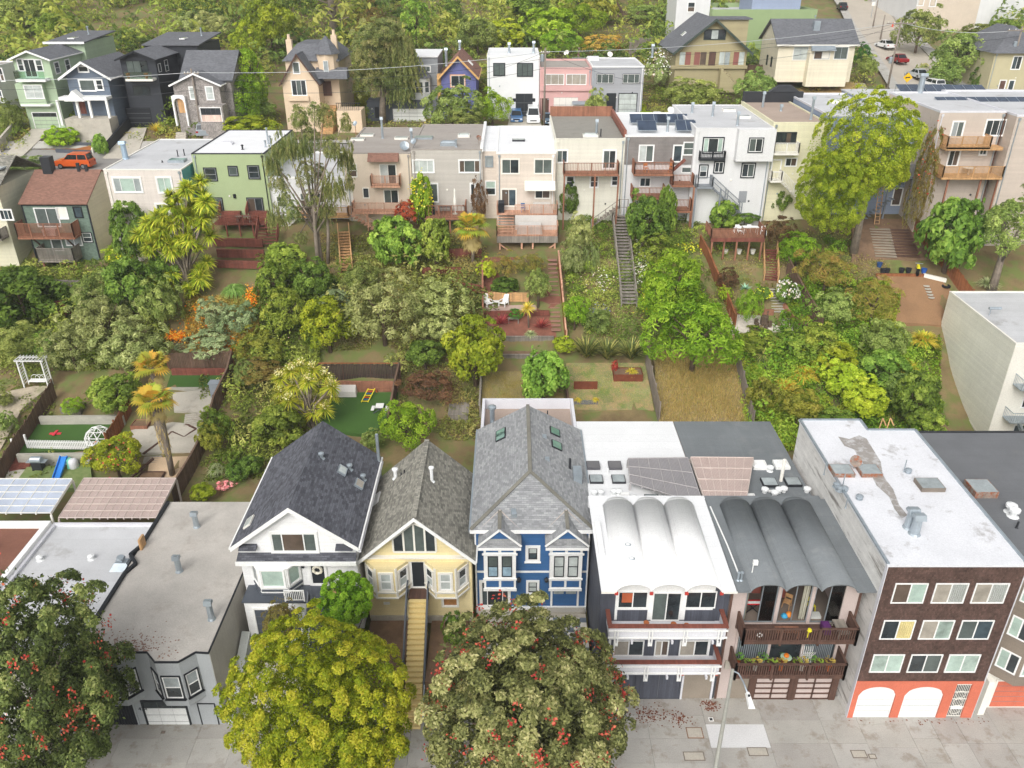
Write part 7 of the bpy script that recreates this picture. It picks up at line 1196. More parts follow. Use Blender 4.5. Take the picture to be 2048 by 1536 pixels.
def pole(label,px,pyb,pyt,arm=1.6,can=0):
 p = gp(px,pyb); zt = atY(px,pyt,p[1])[2]; t = Thing('utility_pole',label,'utility pole',p); t.part('pole',MB().tube([(p[0],p[1],p[2]-.3),(p[0],p[1],zt)],[.17,.12],10),POLE,smooth=True)
 if arm:t.part('crossarm',MB().box(p[0]-arm,p[0]+arm,p[1]-.16,p[1]-.04,zt-.7,zt-.55),POLE)
 if arm:
  for s in(-.9,-.45,.45,.9):t.part('insulator',MB().lathe((p[0]+s*arm,p[1]-.1,zt-.55),[(.05,0),(.07,.1),(.03,.18)],6),OFFW)
 if can:t.part('transformer',MB().lathe((p[0]-.4,p[1],zt-can),[(.25,0),(.28,.1),(.28,.9),(.2,1.0)],10),GALV)
 return(p[0],p[1],zt-.5)
A_ = pole('wooden utility pole before the grey shingle cottage',405,272,137,1.0); B_ = pole('wooden utility pole between the white cube and pink houses',1088,252,96,.6,1.8); C_ = pole('tall wooden utility pole beside cars on the side street',1773,186,38,2.2,6.5); D_ = pole('wooden utility pole at right edge with transformer and crossarms',2008,192,52,2.2,3.2); E_ = pole('wooden utility pole at top of the side street',1745,58,0,0); F_ = pole('slim wooden utility pole behind white car on side street',1760,82,30,0)
def wire(a,b,sag=.6):return[tuple(np.array(a)+(np.array(b)-np.array(a))*t-np.array((0,0,sag*4*t*(1-t))))for t in np.linspace(0,1,13)]
WM = mat('wire','b9bcbe',.5,.05,bump=0); k = 0
L0 = (-95,112,A_[2]+.3)
for a,b_,lab in((L0,A_,'cable from left edge to the pole before shingle cottage'),(A_,B_,'sagging cable between cottage pole and cube house pole'),(B_,C_,'cable from cube house pole to the side street pole'),(C_,D_,'cable from side street pole to the right edge pole')):
 for dz in(0,-.9,-2.2):
  b = MB(); b.tube(wire((a[0],a[1],a[2]+dz),(b_[0],b_[1],b_[2]+dz),.9+.3*abs(dz)),.022 if dz else .035,5); single('overhead_cable',lab+(', top line',', middle line',', lowest line')[int(abs(dz)+.2)],'cable',b,WM if dz==0 else DKMET,a)
for a,b_,lab in((B_,(-12,131,24),'service drop cable to the purple house'),(B_,(20,130,24.5),'service drop cable to the grey twin house'),(C_,(45,142,27),'service drop cable to the cream cottage'),(C_,(36,138,29),'service drop cable to the olive craftsman'),(A_,(-38,121,26),'service drop cable to the peach tudor')):b = MB(); b.tube(wire(a,b_,.5),.018,5); single('overhead_cable',lab,'cable',b,DKMET,a)
p = gp(1808,190); t = Thing('warning_sign','yellow diamond warning sign with plate on a post by the street','sign',p); z = atY(1810,155,p[1])[2]; YS = mat('sign_yellow','e2b414',.5,.05,bump=0); t.part('post',MB().tube([(p[0],p[1],p[2]-.2),(p[0],p[1],z+.6)],.05,6),GALV); t.part('diamond',MB().add([(p[0],p[1]-.06,z-.75),(p[0]+.75,p[1]-.06,z),(p[0],p[1]-.06,z+.75),(p[0]-.75,p[1]-.06,z),(p[0],p[1]-.02,z-.75),(p[0]+.75,p[1]-.02,z),(p[0],p[1]-.02,z+.75),(p[0]-.75,p[1]-.02,z)],[(0,1,2,3),(7,6,5,4),(0,4,5,1),(1,5,6,2),(2,6,7,3),(3,7,4,0)]),YS); t.part('arrow',MB().bar((p[0]-.3,p[1]-.08,z+.02),(p[0]+.35,p[1]-.08,z+.02),.02,.16).bar((p[0]-.3,p[1]-.085,z-.15),(p[0]-.3,p[1]-.085,z+.05),.14,.02),BLACKP); t.part('plate',MB().box(p[0]-.5,p[0]+.45,p[1]-.06,p[1]-.02,z-1.6,z-1.0),YS)
p = gp(1784,57); single('traffic_cone','small orange cone by the blue garage','cone',MB().lathe(p,[(.4,0),(.4,.08),(.25,.1),(.06,1.2)],10),mat('cone_orange','e2502a',.5),p)
p = gp(1741,40); t = Thing('parking_sign','small white and red sign on a thin post','sign',p); t.part('post',MB().tube([p,(p[0],p[1],p[2]+3.6)],.05,6),GALV); t.part('plate',MB().box(p[0]-.35,p[0]+.35,p[1]-.08,p[1]-.03,p[2]+2.8,p[2]+3.6),OFFW)
# ---- plants
def rmesh(name,V,Fq,tint,mat_,uv=False):
 me = bpy.data.meshes.new(name); n = len(V); k = Fq.shape[1]
 me.vertices.add(n); me.vertices.foreach_set('co',V.astype(np.float32).ravel()); m = len(Fq)
 me.loops.add(m*k); me.loops.foreach_set('vertex_index',Fq.astype(np.int32).ravel()); me.polygons.add(m); me.polygons.foreach_set('loop_start',np.arange(0,m*k,k,dtype=np.int32))
 a = me.attributes.new('tint','FLOAT','POINT'); a.data.foreach_set('value',tint.astype(np.float32)); me.materials.append(mat_); me.update(); return me
def unit(v):return v/(np.linalg.norm(v,axis=-1,keepdims=True)+1e-9)
def leaves(C,Nrm,size,asp,rg,tint,bend=.25):
 """leaf quads (two triangles folded along the midrib) at C facing Nrm"""
 n = len(C); t = unit(np.cross(Nrm,rg.normal(size=(n,3)))); b = np.cross(Nrm,t); s = (size*(rg.uniform(.6,1.35,n)))[:,None]
 V = np.stack([C-t*s,C-b*s*asp+Nrm*s*bend*.5,C+t*s-Nrm*s*bend,C+b*s*asp+Nrm*s*bend*.5],1).reshape(-1,3)
 F = np.arange(4*n).reshape(n,4); return V,F,np.repeat(tint,4)
def env(d,seed,amp):
 r = np.ones(len(d)); g = np.random.default_rng(seed)
 for k in range(7):a = g.normal(size=3)*(1.2+.7*k); r+=amp/(1+.45*k)*np.sin(d@a+g.uniform(0,6))
 return r
def crown_pts(seed,nc,cr,nl,amp=.16,flat_=.0,droop=0,low=-.55,fill=.16,jit=.35):
 g = np.random.default_rng(seed); k = np.arange(nc)+.5; ph = np.arccos(1-2*k/nc); th = pi*(1+5**.5)*k
 d = np.stack([np.cos(th)*np.sin(ph),np.sin(th)*np.sin(ph),np.cos(ph)],1); d = unit(d+g.normal(size=d.shape)*.12); d = d[d[:,2]>low]; nc = len(d)
 rr = env(d,seed,amp)*g.uniform(1-jit,1.0,nc)*(1-cr*.6); ctr = d*rr[:,None]; rad = cr*g.uniform(.6,1.3,nc); ct = g.uniform(0,1,nc)
 w = rad**2; idx = g.choice(nc,nl,p=w/w.sum()); v = unit(g.normal(size=(nl,3))); o = unit(v+d[idx]*.9+np.array((0,0,.45)))
 P = ctr[idx]+o*(rad[idx]*g.uniform(.72,1.08,nl))[:,None]; Nn = unit(o*.8+g.normal(size=(nl,3))*.45+np.array((0,0,.3))); tt = np.clip(.5*ct[idx]+.5*g.uniform(0,1,nl),0,1)
 m = int(nl*fill); q = unit(g.normal(size=(m,3))); P2 = q*(g.uniform(.15,.85,m)**.6*env(q,seed,amp))[:,None]; P2[:,2] = np.where(P2[:,2]<low,low+.1*g.random(m),P2[:,2])
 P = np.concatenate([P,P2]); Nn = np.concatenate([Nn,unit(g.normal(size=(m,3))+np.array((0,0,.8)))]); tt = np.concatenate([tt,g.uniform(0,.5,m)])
 return P,Nn,tt,g
CR = {}
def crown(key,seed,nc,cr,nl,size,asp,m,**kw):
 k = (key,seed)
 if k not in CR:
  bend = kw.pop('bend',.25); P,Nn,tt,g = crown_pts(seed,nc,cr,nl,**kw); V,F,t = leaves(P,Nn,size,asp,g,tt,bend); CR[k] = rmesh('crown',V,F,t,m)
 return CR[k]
def weep(key,seed,nb,per,length,size,m,spread=1.0):
 k = (key,seed)
 if k not in CR:
  g = np.random.default_rng(seed); d = unit(g.normal(size=(nb,3))); d[:,2] = np.abs(d[:,2])*1.0-.25; d = unit(d); A = d*(g.uniform(.35,1,nb)*env(d,seed,.25))[:,None]; tb = g.uniform(0,1,nb)
  t = g.uniform(0,1,(nb,per)); L = length*g.uniform(.5,1.2,nb)[:,None]; P = A[:,None,:]+d[:,None,:]*np.array((1,1,.2))*(t*L*.35)[...,None]*spread; P[...,2]-=t**1.4*L; P+=g.normal(size=P.shape)*.03; P = P.reshape(-1,3)
  Nn = unit(g.normal(size=P.shape)*np.array((1,1,.35))); n = len(P); s = size*g.uniform(.6,1.3,n)[:,None]; ax = unit(np.array((0,0,-1.))+g.normal(size=P.shape)*.35); sd = unit(np.cross(ax,Nn)); V = np.stack([P-ax*s,P-sd*s*.22,P+ax*s,P+sd*s*.22],1).reshape(-1,3)
  CR[k] = rmesh('crown',V,np.arange(4*n).reshape(n,4),np.repeat(np.clip(np.repeat(tb,per)*.6+g.uniform(0,.4,n),0,1),4),m)
 return CR[k]
def blades(n,L,w,lo,hi,droop,seed,segs=3,center=None,updir=None,jitL=.35,fold=.0):
 g = np.random.default_rng(seed); az = g.uniform(0,2*pi,n); el = np.arcsin(np.clip(g.uniform(sin(lo),sin(hi),n),-1,1)); l = L*g.uniform(1-jitL,1.1,n); V = []; tt = g.uniform(0,1,n)
 h = np.stack([np.cos(az),np.sin(az),0*az],1); side = np.stack([-np.sin(az),np.cos(az),0*az],1); P = []
 for s in range(segs+1):
  t = s/segs; p = h*(np.cos(el)*l*t)[:,None]; p[:,2]+=np.sin(el)*l*t-droop*l*t*t; ww = w*(1-t**1.6)*(.5+min(.5,t*2))+.004; P.append((p-side*ww,p+side*ww))
 V = np.stack([q for a in P for q in a],1); k = 2*(segs+1); F = np.array([[2*s,2*s+1,2*s+3,2*s+2]for s in range(segs)]); F = (F[None]+(np.arange(n)*k)[:,None,None]).reshape(-1,4)
 V = V.reshape(-1,3);
 if updir is not None:
  u = unit(np.array(updir,float)); a = unit(np.cross(u,(0.3,.9,.1))); b = np.cross(u,a); V = V[:,:1]*a+V[:,1:2]*b+V[:,2:]*u
 if center is not None:V = V+np.array(center)
 return V,F,np.repeat(tt,k)
def join(parts):
 V = []; F = []; T_ = []; o = 0
 for v,f,t in parts:V.append(v); F.append(f+o); T_.append(t); o+=len(v)
 return np.concatenate(V),np.concatenate(F),np.concatenate(T_)
def fan(center,direc,L,R_,seed,n=14):
 g = np.random.default_rng(seed); d = unit(np.array(direc,float)); up = np.array((0,0,1.)); s = unit(np.cross(d,up)); nrm = np.cross(s,d); c = np.array(center)+d*L-np.array((0,0,.12*L)); V = []; F = []; k = 0
 V+=[center-s*.025,center+s*.025,c+s*.025,c-s*.025]; F.append((0,1,2,3)); k = 4
 for i in range(n):
  a = -1.9+3.8*i/(n-1); q = d*cos(a)+s*sin(a); l = R_*(1-.25*abs(a)/1.9)*g.uniform(.85,1.1); sd = np.cross(q,nrm); tip = c+q*l-np.array((0,0,.28*l)); mid = c+q*l*.55+nrm*.03; V+=[c,mid-sd*l*.09,tip,mid+sd*l*.09]; F.append((k,k+1,k+2,k+3)); k+=4
 return np.array(V),np.array(F),np.full(len(V),g.uniform(.2,1))
LM = {k:leafmat('leaf_'+k,c,**kw)for k,c,kw in(('laurel',('34481f','4d642b','6f8440'),dict(gain=2.0)),('citrus',('4a5f2a','6a8238','93a452'),dict(gain=1.75)),('olive',('586a38','7a8a50','9ea86e'),dict(gain=1.7)),('greyol',('667048','8c9668','b0b48c'),dict(gain=1.65)),('yellowg',('667820','8a962c','aeb040'),dict(hue=.015,val=.12)),('front_yellow',('5f7216','869622','abae34','c0ba4a'),dict(hue=.01,val=.05,gain=1.25)),('bright',('5a7a20','7c9a2c','9fb544'),dict(hue=.015,val=.12)),('poh',('383f28','5e6640','8b9066','bab894'),dict(hue=.01,val=.08)),('pohl',('303b24','4e5f38','728450','9fa676'),dict(hue=.01,val=.08)),('euc',('4c583a','6a764a','8a9060','979270'),dict(hue=.02,val=.1)),('blueg',('66785e','88987a','a8b294'),{}),('brown',('4c3a2e','6c5442','8a6c52'),{}),('rust',('6b5a38','7f6e44','7d824c'),{}),('lime',('768c24','97ac34','b8c450'),dict(hue=.02,val=.15,gain=1.35)),('conif',('2e5222','47742c','64963a'),{}),('scrub',('5a6a2c','7d8b3c','a0a452'),dict(val=.3,hue=.04)),('broom',('666a34','868442','94784a'),{}),('dry',('a88f50','c3a862','b58a4a'),{}))}
FL_ = {k:leafmat('flower_'+k,c,hue=.01,val=.1,trans=.2)for k,c in(('red',('85302a','a0463a','b46a54')),('orange',('d9661a','e88a22','efa53c')),('white',('e2ddd4','efeeea','dcb8b8')),('yellow',('d9b81c','e8d23c','f0e070')),('pink',('c9688a','dc8ca4','e8b0bc')),('magenta',('8a1444','b01c5c','c83c7a')),('cream',('b8a888','cfc2a0','d9cfb8')),('lav',('5c649c','7a82b8','8a94c0')))}
SPK = {k:leafmat('blade_'+k,c,hue=.01,val=.08,trans=.15,rough=.5)for k,c in(('yucca',('667c22','929f32','bcb84c')),('palm',('5a7a26','8a8e3a','b08c3c')),('palmd',('9a8a66','8a7a58','b49a6a')),('flax',('3c4a2c','5c6a3c','a8a468')),('redflax',('6b2a30','8c4044','a86058')),('grass',('4a6b2c','6a8a48','8aa468')),('greygrass',('7d8a6a','9aa486','b4b89a')),('gold',('b0983c','c8b050','9aa038')),('agave',('6a9088','86aaa0','9cbcb0')))}
KIND = {'laurel':('laurel',60,.26,3600,.075,.5,{}),'citrus':('citrus',46,.3,3400,.085,.55,dict(amp=.2)),'olive':('olive',90,.2,5000,.06,.36,dict(amp=.22,jit=.5)),'greyol':('greyol',100,.18,5200,.055,.34,dict(amp=.26,jit=.55)),'yellowg':('yellowg',70,.24,4000,.065,.45,{}),'bright':('bright',80,.24,4600,.06,.3,dict(amp=.22)),'blueg':('blueg',50,.24,2600,.075,.4,dict(amp=.2)),'brown':('brown',70,.2,3000,.06,.3,dict(amp=.2,jit=.5)),'rust':('rust',80,.2,3400,.06,.25,dict(amp=.25,jit=.6)),'lime':('lime',60,.25,2800,.085,.55,dict(amp=.25)),'conif':('conif',80,.2,3600,.055,.35,dict(amp=.1)),'scrub':('scrub',60,.24,2200,.08,.4,dict(amp=.25)),'broom':('broom',80,.2,2600,.075,.16,dict(amp=.28,jit=.6)),'euc':('euc',80,.2,4600,.06,.24,dict(amp=.32,jit=.6)),'conifer':('bright',110,.16,10000,.055,.42,dict(amp=.06,jit=.2,fill=.4))}
def bush_mesh(kind,seed):m,nc,cr,nl,sz,asp,kw = KIND[kind]; return crown(kind,seed,nc,cr,nl,sz,asp,LM[m],**dict(kw))
def limbs(seed,H,r,spread,n=5,lean=(0,0)):
 g = np.random.default_rng(seed); b = MB(); top = np.array((lean[0],lean[1],H*.55)); b.tube([(0,0,-.4),(lean[0]*.3,lean[1]*.3,H*.25),tuple(top)],[r*1.25,r*.9,r*.65],8)
 for i in range(n):
  a = 2*pi*i/n+g.uniform(-.4,.4); e = np.array((cos(a)*spread*g.uniform(.4,.75),sin(a)*spread*g.uniform(.4,.75),H*g.uniform(.72,.95)))+np.array((*lean,0)); s = np.array((0,0,H*g.uniform(.3,.5)))+np.array((*lean,0))*.7; m_ = s+(e-s)*.5+np.array((0,0,H*.04)); b.tube([tuple(s),tuple(m_),tuple(e)],[r*.5,r*.33,r*.14],6)
 return b
TC = [0]; PLN = {}
def uniq(lab):
 PLN[lab] = PLN.get(lab,0)+1; return lab
def plant(kind,label,cx,cy,rx,ry,base=None,name=None,group=None,trunk=None,flower=None,fn=0,Yset=None,bark=None,cat=None,mesh=None,rz=None):
 """crown seen as an ellipse (cx,cy,rx,ry) in the photo; stands on the ground below it (base pixel row) and is sized from that distance"""
 TC[0]+=1; s = TC[0]
 base = base if base is not None else cy+ry*.85
 p = gp(cx,base); x_ = atY(cx,cy,p[1])[0]; p = (x_,p[1],gz(x_,p[1]))
 if Yset:x,y,z_ = atY(cx,cy,Yset); p = (x,Yset,gz(x,Yset))
 d = proj(*p)[2]; k = FPX/d; R_ = rx/k; c = atY(cx,cy,p[1]); dep = math.atan2(CZ-c[2],c[1])
 sv = ry/k; rz2 = (sv*sv-(R_*.9*sin(dep))**2)/(cos(dep)**2); RZ = max(.45*R_,sqrt(max(rz2,0)))if ry>0 else R_
 zc = max(c[2],p[2]+RZ*.35); tree = zc-RZ>p[2]+.5
 if tree and trunk is None and mesh is None:zt_ = zc+RZ; RZ = (zt_-p[2])/1.9; zc = zt_-RZ; tree = False
 nm = name or('garden_tree' if R_>1.9 or trunk else 'garden_shrub'); t = link(nm,None,None,(p[0],p[1],p[2]-.1)); props(t,label,cat or('tree' if R_>1.9 or trunk else 'shrub'),group)
 me = mesh or bush_mesh(kind,s%3+1); o = link('crown',me,t,(0,0,zc-p[2]+.1)); o.scale = (R_,R_*.95,RZ); o.rotation_euler[2] = (s*2.39996)%6.28 if rz is None else rz
 if nm!='garden_shrub' or tree or R_>1.2:
  H = zc-p[2]+RZ*.7; b = limbs(s,H,max(.06,min(.34,H*.035))if trunk is None else trunk,R_,5); link('trunk',b.mesh('trunk',bark or BARK,smooth=True),t)
 if flower:
  g = np.random.default_rng(s); q = unit(g.normal(size=(fn,3))); q[:,2] = np.abs(q[:,2])*.9-.15; q = unit(q); P = q*np.array((R_,R_*.95,RZ))*(env(q,s,.12)*g.uniform(.82,1.04,fn))[:,None]+np.array((0,0,zc-p[2]+.1)); V,F,tt = leaves(P,unit(q+g.normal(size=q.shape)*.4),.1 if k>18 else .14,.9,g,g.uniform(0,1,fn),.1); fo = link('flowers',rmesh('flowers',V,F,tt,FL_[flower]),t); fo['kind'] = 'stuff'
 return t
 # ---- garden ground, fences, stairs
def zpl(k,L):return[zp(k,x,y)for x,y in L]
def patch(name,pts,m,dz=.12,th=.9,lvl=False):
 P = [gp(*p)for p in pts]; A = np.array([(p[0],p[1],1)for p in P]); z = np.array([p[2]for p in P]); c = np.linalg.lstsq(A,z,rcond=None)[0]
 b = MB(); n = len(P); up = [(p[0],p[1],(z.mean()if lvl else c[0]*p[0]+c[1]*p[1]+c[2])+dz)for p in P]; b.add(up+[(x,y,zz-th)for x,y,zz in up],[tuple(range(n)),tuple(range(n,2*n))[::-1]]+[(i,(i+1)%n,n+(i+1)%n,n+i)for i in range(n)])
 if np.cross(np.array(up[1])-up[0],np.array(up[2])-up[0])[2]<0:b.f = [f[::-1]for f in b.f]
 return struct(name,b,m),up
def blades_on(label,up,n,h,m,name='grass',seed=1,cat='grass',w=.012):
 g = np.random.default_rng(seed); P = np.array(up); k = len(P); t = g.dirichlet(np.ones(k)*.7,n); C = t@P; az = g.uniform(0,6.28,n); l = h*g.uniform(.5,1.3,n); d = np.stack([np.cos(az),np.sin(az),0*az],1); s = np.stack([-np.sin(az),np.cos(az),0*az],1)*w
 tip = C+d*(l*g.uniform(.2,.9,n))[:,None]; tip[:,2]+=l; V = np.stack([C-s,C+s,tip],1).reshape(-1,3); o = link(name,rmesh(name,V,np.arange(3*n).reshape(n,3),np.repeat(g.uniform(0,1,n),3),m)); return props(o,label,cat,kind='stuff')
TURF = mat('artificial_turf','3c5a26',.9,.1,.5,bump=.4); TURFD = mat('dull_turf','6d7f4a',.9,.15,.5,col2='7f8a58',bump=.4); DRYG = mat('dry_lawn','8a7c56',.95,.2,.5,col2='8a7a48',dirt=.5,dcol='6f7a3e',dsc=.8,bump=.5); LAWN = mat('patchy_lawn','87865a',.95,.2,.5,col2='a08a64',dirt=.7,dcol='5f7a3a',dsc=.6,dth=.5,bump=.4); STRAW = mat('straw_ground','97855f',.95,.25,.6,col2='8f7d50',dirt=.4,dcol='6b7340',dsc=.9,bump=.6)
GRAV = mat('white_gravel','c8bfb4',.95,.15,4,bump=.6); MULCH = mat('red_mulch','7d5244',.95,.25,1.5,bump=.6); DIRT = mat('bare_dirt','8f6f52',.95,.15,.5,dirt=.4,dcol='6f5640',bump=.4); BLOCK = mat('concrete_block','aaa79c',.85,.08,.6,pat='shingle',p=.2,q=.4,cvar=.06,bump=.3); SLATE = mat('dark_gravel','6b6a6c',.9,.2,3,bump=.6)
blades_turf = leafmat('blade_turf',('3c6b22','4f8230','6a963c'));
P_,u = patch('turf',zpl(4,[(975,868),(1322,868),(1325,795),(1000,795)]),TURF); P_,u = patch('turf',zpl(4,[(110,1255),(600,1215),(700,1085),(225,1085)]),TURF); P_,u2 = patch('lawn',zpl(4,[(60,1470),(545,1455),(530,1315),(160,1335)]),TURFD); P_,u = patch('turf',[(628,858),(735,872),(786,842),(796,787),(676,787)],TURF)
P_,u = patch('lawn',[(960,830),(1130,830),(1124,745),(966,745)],DRYG); blades_on('short dry grass on the lawn behind the blue house',u,9000,.1,leafmat('blade_dry',('7f7444','988a58','68763a')),seed=2); P_,u = patch('lawn',[(1136,822),(1308,822),(1290,728),(1132,728)],LAWN); blades_on('patchy short grass on lawn with the steel planter',u,9000,.08,leafmat('blade_lawn',('5a7a34','86904a','b09c6c')),seed=3)
P_,u = patch('dry_grass_yard',[(1318,850),(1500,850),(1472,705),(1306,705)],STRAW); blades_on('long straw coloured grass in yard between two grey fences',u,16000,.3,leafmat('blade_straw',('94805a','ad9870','7c7c4c')),seed=4,w=.02)
patch('gravel_patio',zpl(6,[(330,545),(800,545),(770,500),(620,440),(330,430)]),GRAV); patch('mulch_bed',zpl(5,[(985,580),(1300,570),(1290,330),(1230,330),(840,430),(840,470)]),MULCH,dz=.02); patch('mulch_bed',zpl(5,[(840,320),(1230,320),(1225,100),(840,100)]),MULCH,dz=.02)
patch('dirt_yard',zpl(6,[(1290,480),(1560,510),(1620,300),(1540,215),(1180,205)]),DIRT); patch('dirt_yard',zpl(3,[(1040,1521),(1500,1521),(1390,1290),(1040,1280)]),SOIL)
PT,u = patch('patio',zpl(4,[(790,1250),(1160,1250),(1200,1090),(1010,1070),(770,1120)]),CONC); patch('patio',zpl(4,[(1020,1010),(1240,1010),(1260,930),(1240,880),(1010,900)]),CONC); patch('patio',zpl(4,[(860,1395),(1080,1395),(1140,1270),(880,1280)]),mat('sand_paver','c2a98c',.9,.1)); patch('patio',zpl(4,[(20,1440),(110,1440),(150,1350),(50,1350)]),CONC); patch('patio',zpl(4,[(0,1240),(130,1000),(290,860),(200,860),(0,900)]),mat('rubble','a89c88',.9,.2,1.5,dirt=.6,dcol='6f7a48',bump=.6))
PL_ = zpl(4,[(840,1260),(950,1180),(1010,1130),(1080,1160),(1150,1115),(1090,1085)]); PD = Thing('paving_divider','diagonal dark timber strips dividing the weedy concrete patio','timber strips',gp(*PL_[0]))
for i in range(len(PL_)-1):a = gp(*PL_[i]); c = gp(*PL_[i+1]); PD.part('strip',MB().bar((a[0],a[1],a[2]+.14),(c[0],c[1],c[2]+.14),.18,.12),DKWOOD)
for i,(a_,c_)in enumerate((((730,1440),(900,1290)),((790,1330),(870,1400)))):a = gp(*zp(4,*a_)); c = gp(*zp(4,*c_)); PD.part('strip',MB().bar((a[0],a[1],a[2]+.2),(c[0],c[1],c[2]+.2),.18,.14),DKWOOD)
patch('dry_bank',zpl(3,[(620,610),(1060,600),(1090,490),(630,470)]),mat('dry_bank','a38a5c',.95,.2,.6,bump=.6),dz=.02); patch('dry_slope',zpl(1,[(240,870),(545,900),(580,740),(330,700)]),mat('orange_bark','9c6236',.95,.2,1,bump=.5)); patch('drive',zpl(1,[(10,930),(120,930),(300,760),(185,760)]),CONC); patch('drive',zpl(1,[(600,930),(800,930),(860,752),(770,752)]),CONC); patch('drive',zpl(2,[(980,745),(1180,745),(1165,650),(1000,650)]),CONC); patch('drive',zpl(2,[(1520,720),(1760,720),(1740,630),(1540,630)]),CONC)
WB = mat('bark_board','7b4a36',.85,.2,1,pat='planks',p=.25,axis=1); T = Thing('terrace_walls','grey and white low terrace boards on orange bark bed of sage house','terrace walls',gp(*zp(1,400,880)))
for(xa,ya,xb,yb)in((330,895,540,905),(290,850,560,860),(300,790,580,795)):a = gp(*zp(1,xa,ya)); c = gp(*zp(1,xb,yb)); T.part('terrace_board',MB().bar((a[0],a[1],a[2]+.25),(c[0],c[1],c[2]+.25),.15,.6),GREYTR)
a = gp(*zp(1,545,905)); c = gp(*zp(1,585,740)); single('white_edging','white sloping edge wall of the orange bark bed','wall',MB().bar((a[0],a[1],a[2]+.3),(c[0],c[1],c[2]+.3),.2,.9),OFFW,a); a = gp(*zp(1,640,890)); c = gp(*zp(1,765,745)); single('driveway_wall','black low wall along the black house drive','wall',MB().bar((a[0],a[1],a[2]+.6),(c[0],c[1],c[2]+.6),.25,1.6),BLACKP,a)
a = gp(*zp(1,0,900)); c = gp(*zp(1,150,720)); single('driveway_wall','pale concrete wall beside the sage house drive','wall',MB().bar((a[0],a[1],a[2]+.6),(c[0],c[1],c[2]+.6),.3,2.0),CONC,a)
def fence(label,pts,h,m,topm=None,world=False,bw=.15,rails=True,name='fence',gap=.012,cap=False):
 P = pts if world else[gp(*p)for p in pts]; T = Thing(name,label,'fence',P[0]); b = MB(); r = MB()
 for p,q in zip(P[:-1],P[1:]):
  dx,dy = q[0]-p[0],q[1]-p[1]; L = sqrt(dx*dx+dy*dy); n = max(1,int(L/bw)); ux,uy = dx/L,dy/L
  for i in range(n):
   t0,t1 = (i+gap/bw)/n,(i+1-gap/bw)/n; o = .012*((i*7)%3-1); a = (p[0]+dx*t0-uy*o,p[1]+dy*t0+ux*o); c = (p[0]+dx*t1-uy*o,p[1]+dy*t1+ux*o); z0 = gz(*a)-.25; zt = gz(*a)+h+.03*((i*5)%4-1.5); w = .02
   b.hexa([(a[0]+uy*w,a[1]-ux*w,z0),(c[0]+uy*w,c[1]-ux*w,z0),(c[0]-uy*w,c[1]+ux*w,z0),(a[0]-uy*w,a[1]+ux*w,z0),(a[0]+uy*w,a[1]-ux*w,zt),(c[0]+uy*w,c[1]-ux*w,zt),(c[0]-uy*w,c[1]+ux*w,zt),(a[0]-uy*w,a[1]+ux*w,zt)])
  k = max(1,round(L/2.3))
  for i in range(k+1):
   x,y = p[0]+dx*i/k-uy*.07,p[1]+dy*i/k+ux*.07; T.part('post',MB().box(x-.06,x+.06,y-.06,y+.06,gz(x,y)-.3,gz(x,y)+h+.08),topm or m)
   if i<k:
    x2,y2 = p[0]+dx*(i+1)/k-uy*.07,p[1]+dy*(i+1)/k+ux*.07
    for f_ in((.2,.85)if rails else(.9,)):T.part('rail',MB().bar((x,y,gz(x,y)+h*f_),(x2,y2,gz(x2,y2)+h*f_),.05,.1),topm or m)
    if cap:T.part('cap',MB().bar((x+uy*.07,y-ux*.07,gz(x,y)+h+.06),(x2+uy*.07,y2-ux*.07,gz(x2,y2)+h+.06),.16,.05),topm or m)
 T.part('boards',b,m,kind='stuff'); return T
fence('weathered brown board fence along the rubble garden at left edge',zpl(4,[(0,1435),(120,1240),(235,1060),(330,915)]),1.7,FENCE)
fence('orange brown board fence between turf yard and weedy patio',zpl(4,[(640,1225),(690,1150),(770,1000)]),1.6,FENCER)
fence('long dark brown fence between the patio and the shrubby yard',zpl(4,[(1030,1540),(1200,1240),(1270,1010),(1345,850),(1372,740)]),1.7,FENCE,cap=True)
fence('dark board fence with light rails behind the small turf',zpl(4,[(990,765),(1370,750)]),1.8,FENCE,topm=FENCER)
fence('dark fence with orange posts behind the red raised bed',[(632,757),(798,757)],1.5,mat('fence_black_wood','4b4038',.85,.25,.8,pat='planks',p=.15,axis=0),topm=FENCER,cap=True)
fence('dark brown fence beside the bright turf with toy ladder',[(800,757),(790,800),(778,868)],1.6,FENCE,cap=True)
fence('low pale topped fence at left of the dry lawn',[(963,752),(959,830)],.9,FENCE,topm=GREYW,cap=True); fence('low brown fence between the dry lawn and steel planter lawn',[(1128,755),(1138,830)],1.0,FENCE,cap=True)
fence('tall weathered grey fence beside the dark flax clumps',[(1291,728),(1300,770),(1316,842)],1.9,FENCEG); fence('tall grey fence between straw yard and green thicket',[(1470,730),(1482,780),(1502,860)],1.9,FENCEG)
fence('brown fence beside the gravel patio with log stumps',[(1572,545),(1600,600),(1640,668)],1.6,FENCE,cap=True); fence('thin brown fence between green tree and gravel patio garden',[(1398,495),(1428,560),(1468,655)],1.3,FENCER,cap=True)
fence('red brown fence beside the red stone steps',[(1116,530),(1122,590),(1131,690)],1.5,FENCER,topm=PINKW,cap=True); fence('open brown fence at left of the white chair terrace',[(965,545),(966,640)],1.3,FENCER,topm=REDW,cap=True)
fence('orange brown stepped fence beside the terraced dirt yard',[(1822,462),(1870,520),(1938,612)],1.7,FENCER)
fence('grey wood fence behind olive craftsman in the hillside scrub',zpl(2,[(1690,330),(1880,325)]),3.0,FENCEG); fence('dark brown fence on the hillside beside the green shrubs',zpl(2,[(1610,50),(1650,130),(1880,130),(2040,120)]),2.0,FENCE)
fence('brown side fence between olive craftsman and cream cottage',zpl(3,[(430,445),(555,445)]),1.8,FENCE)
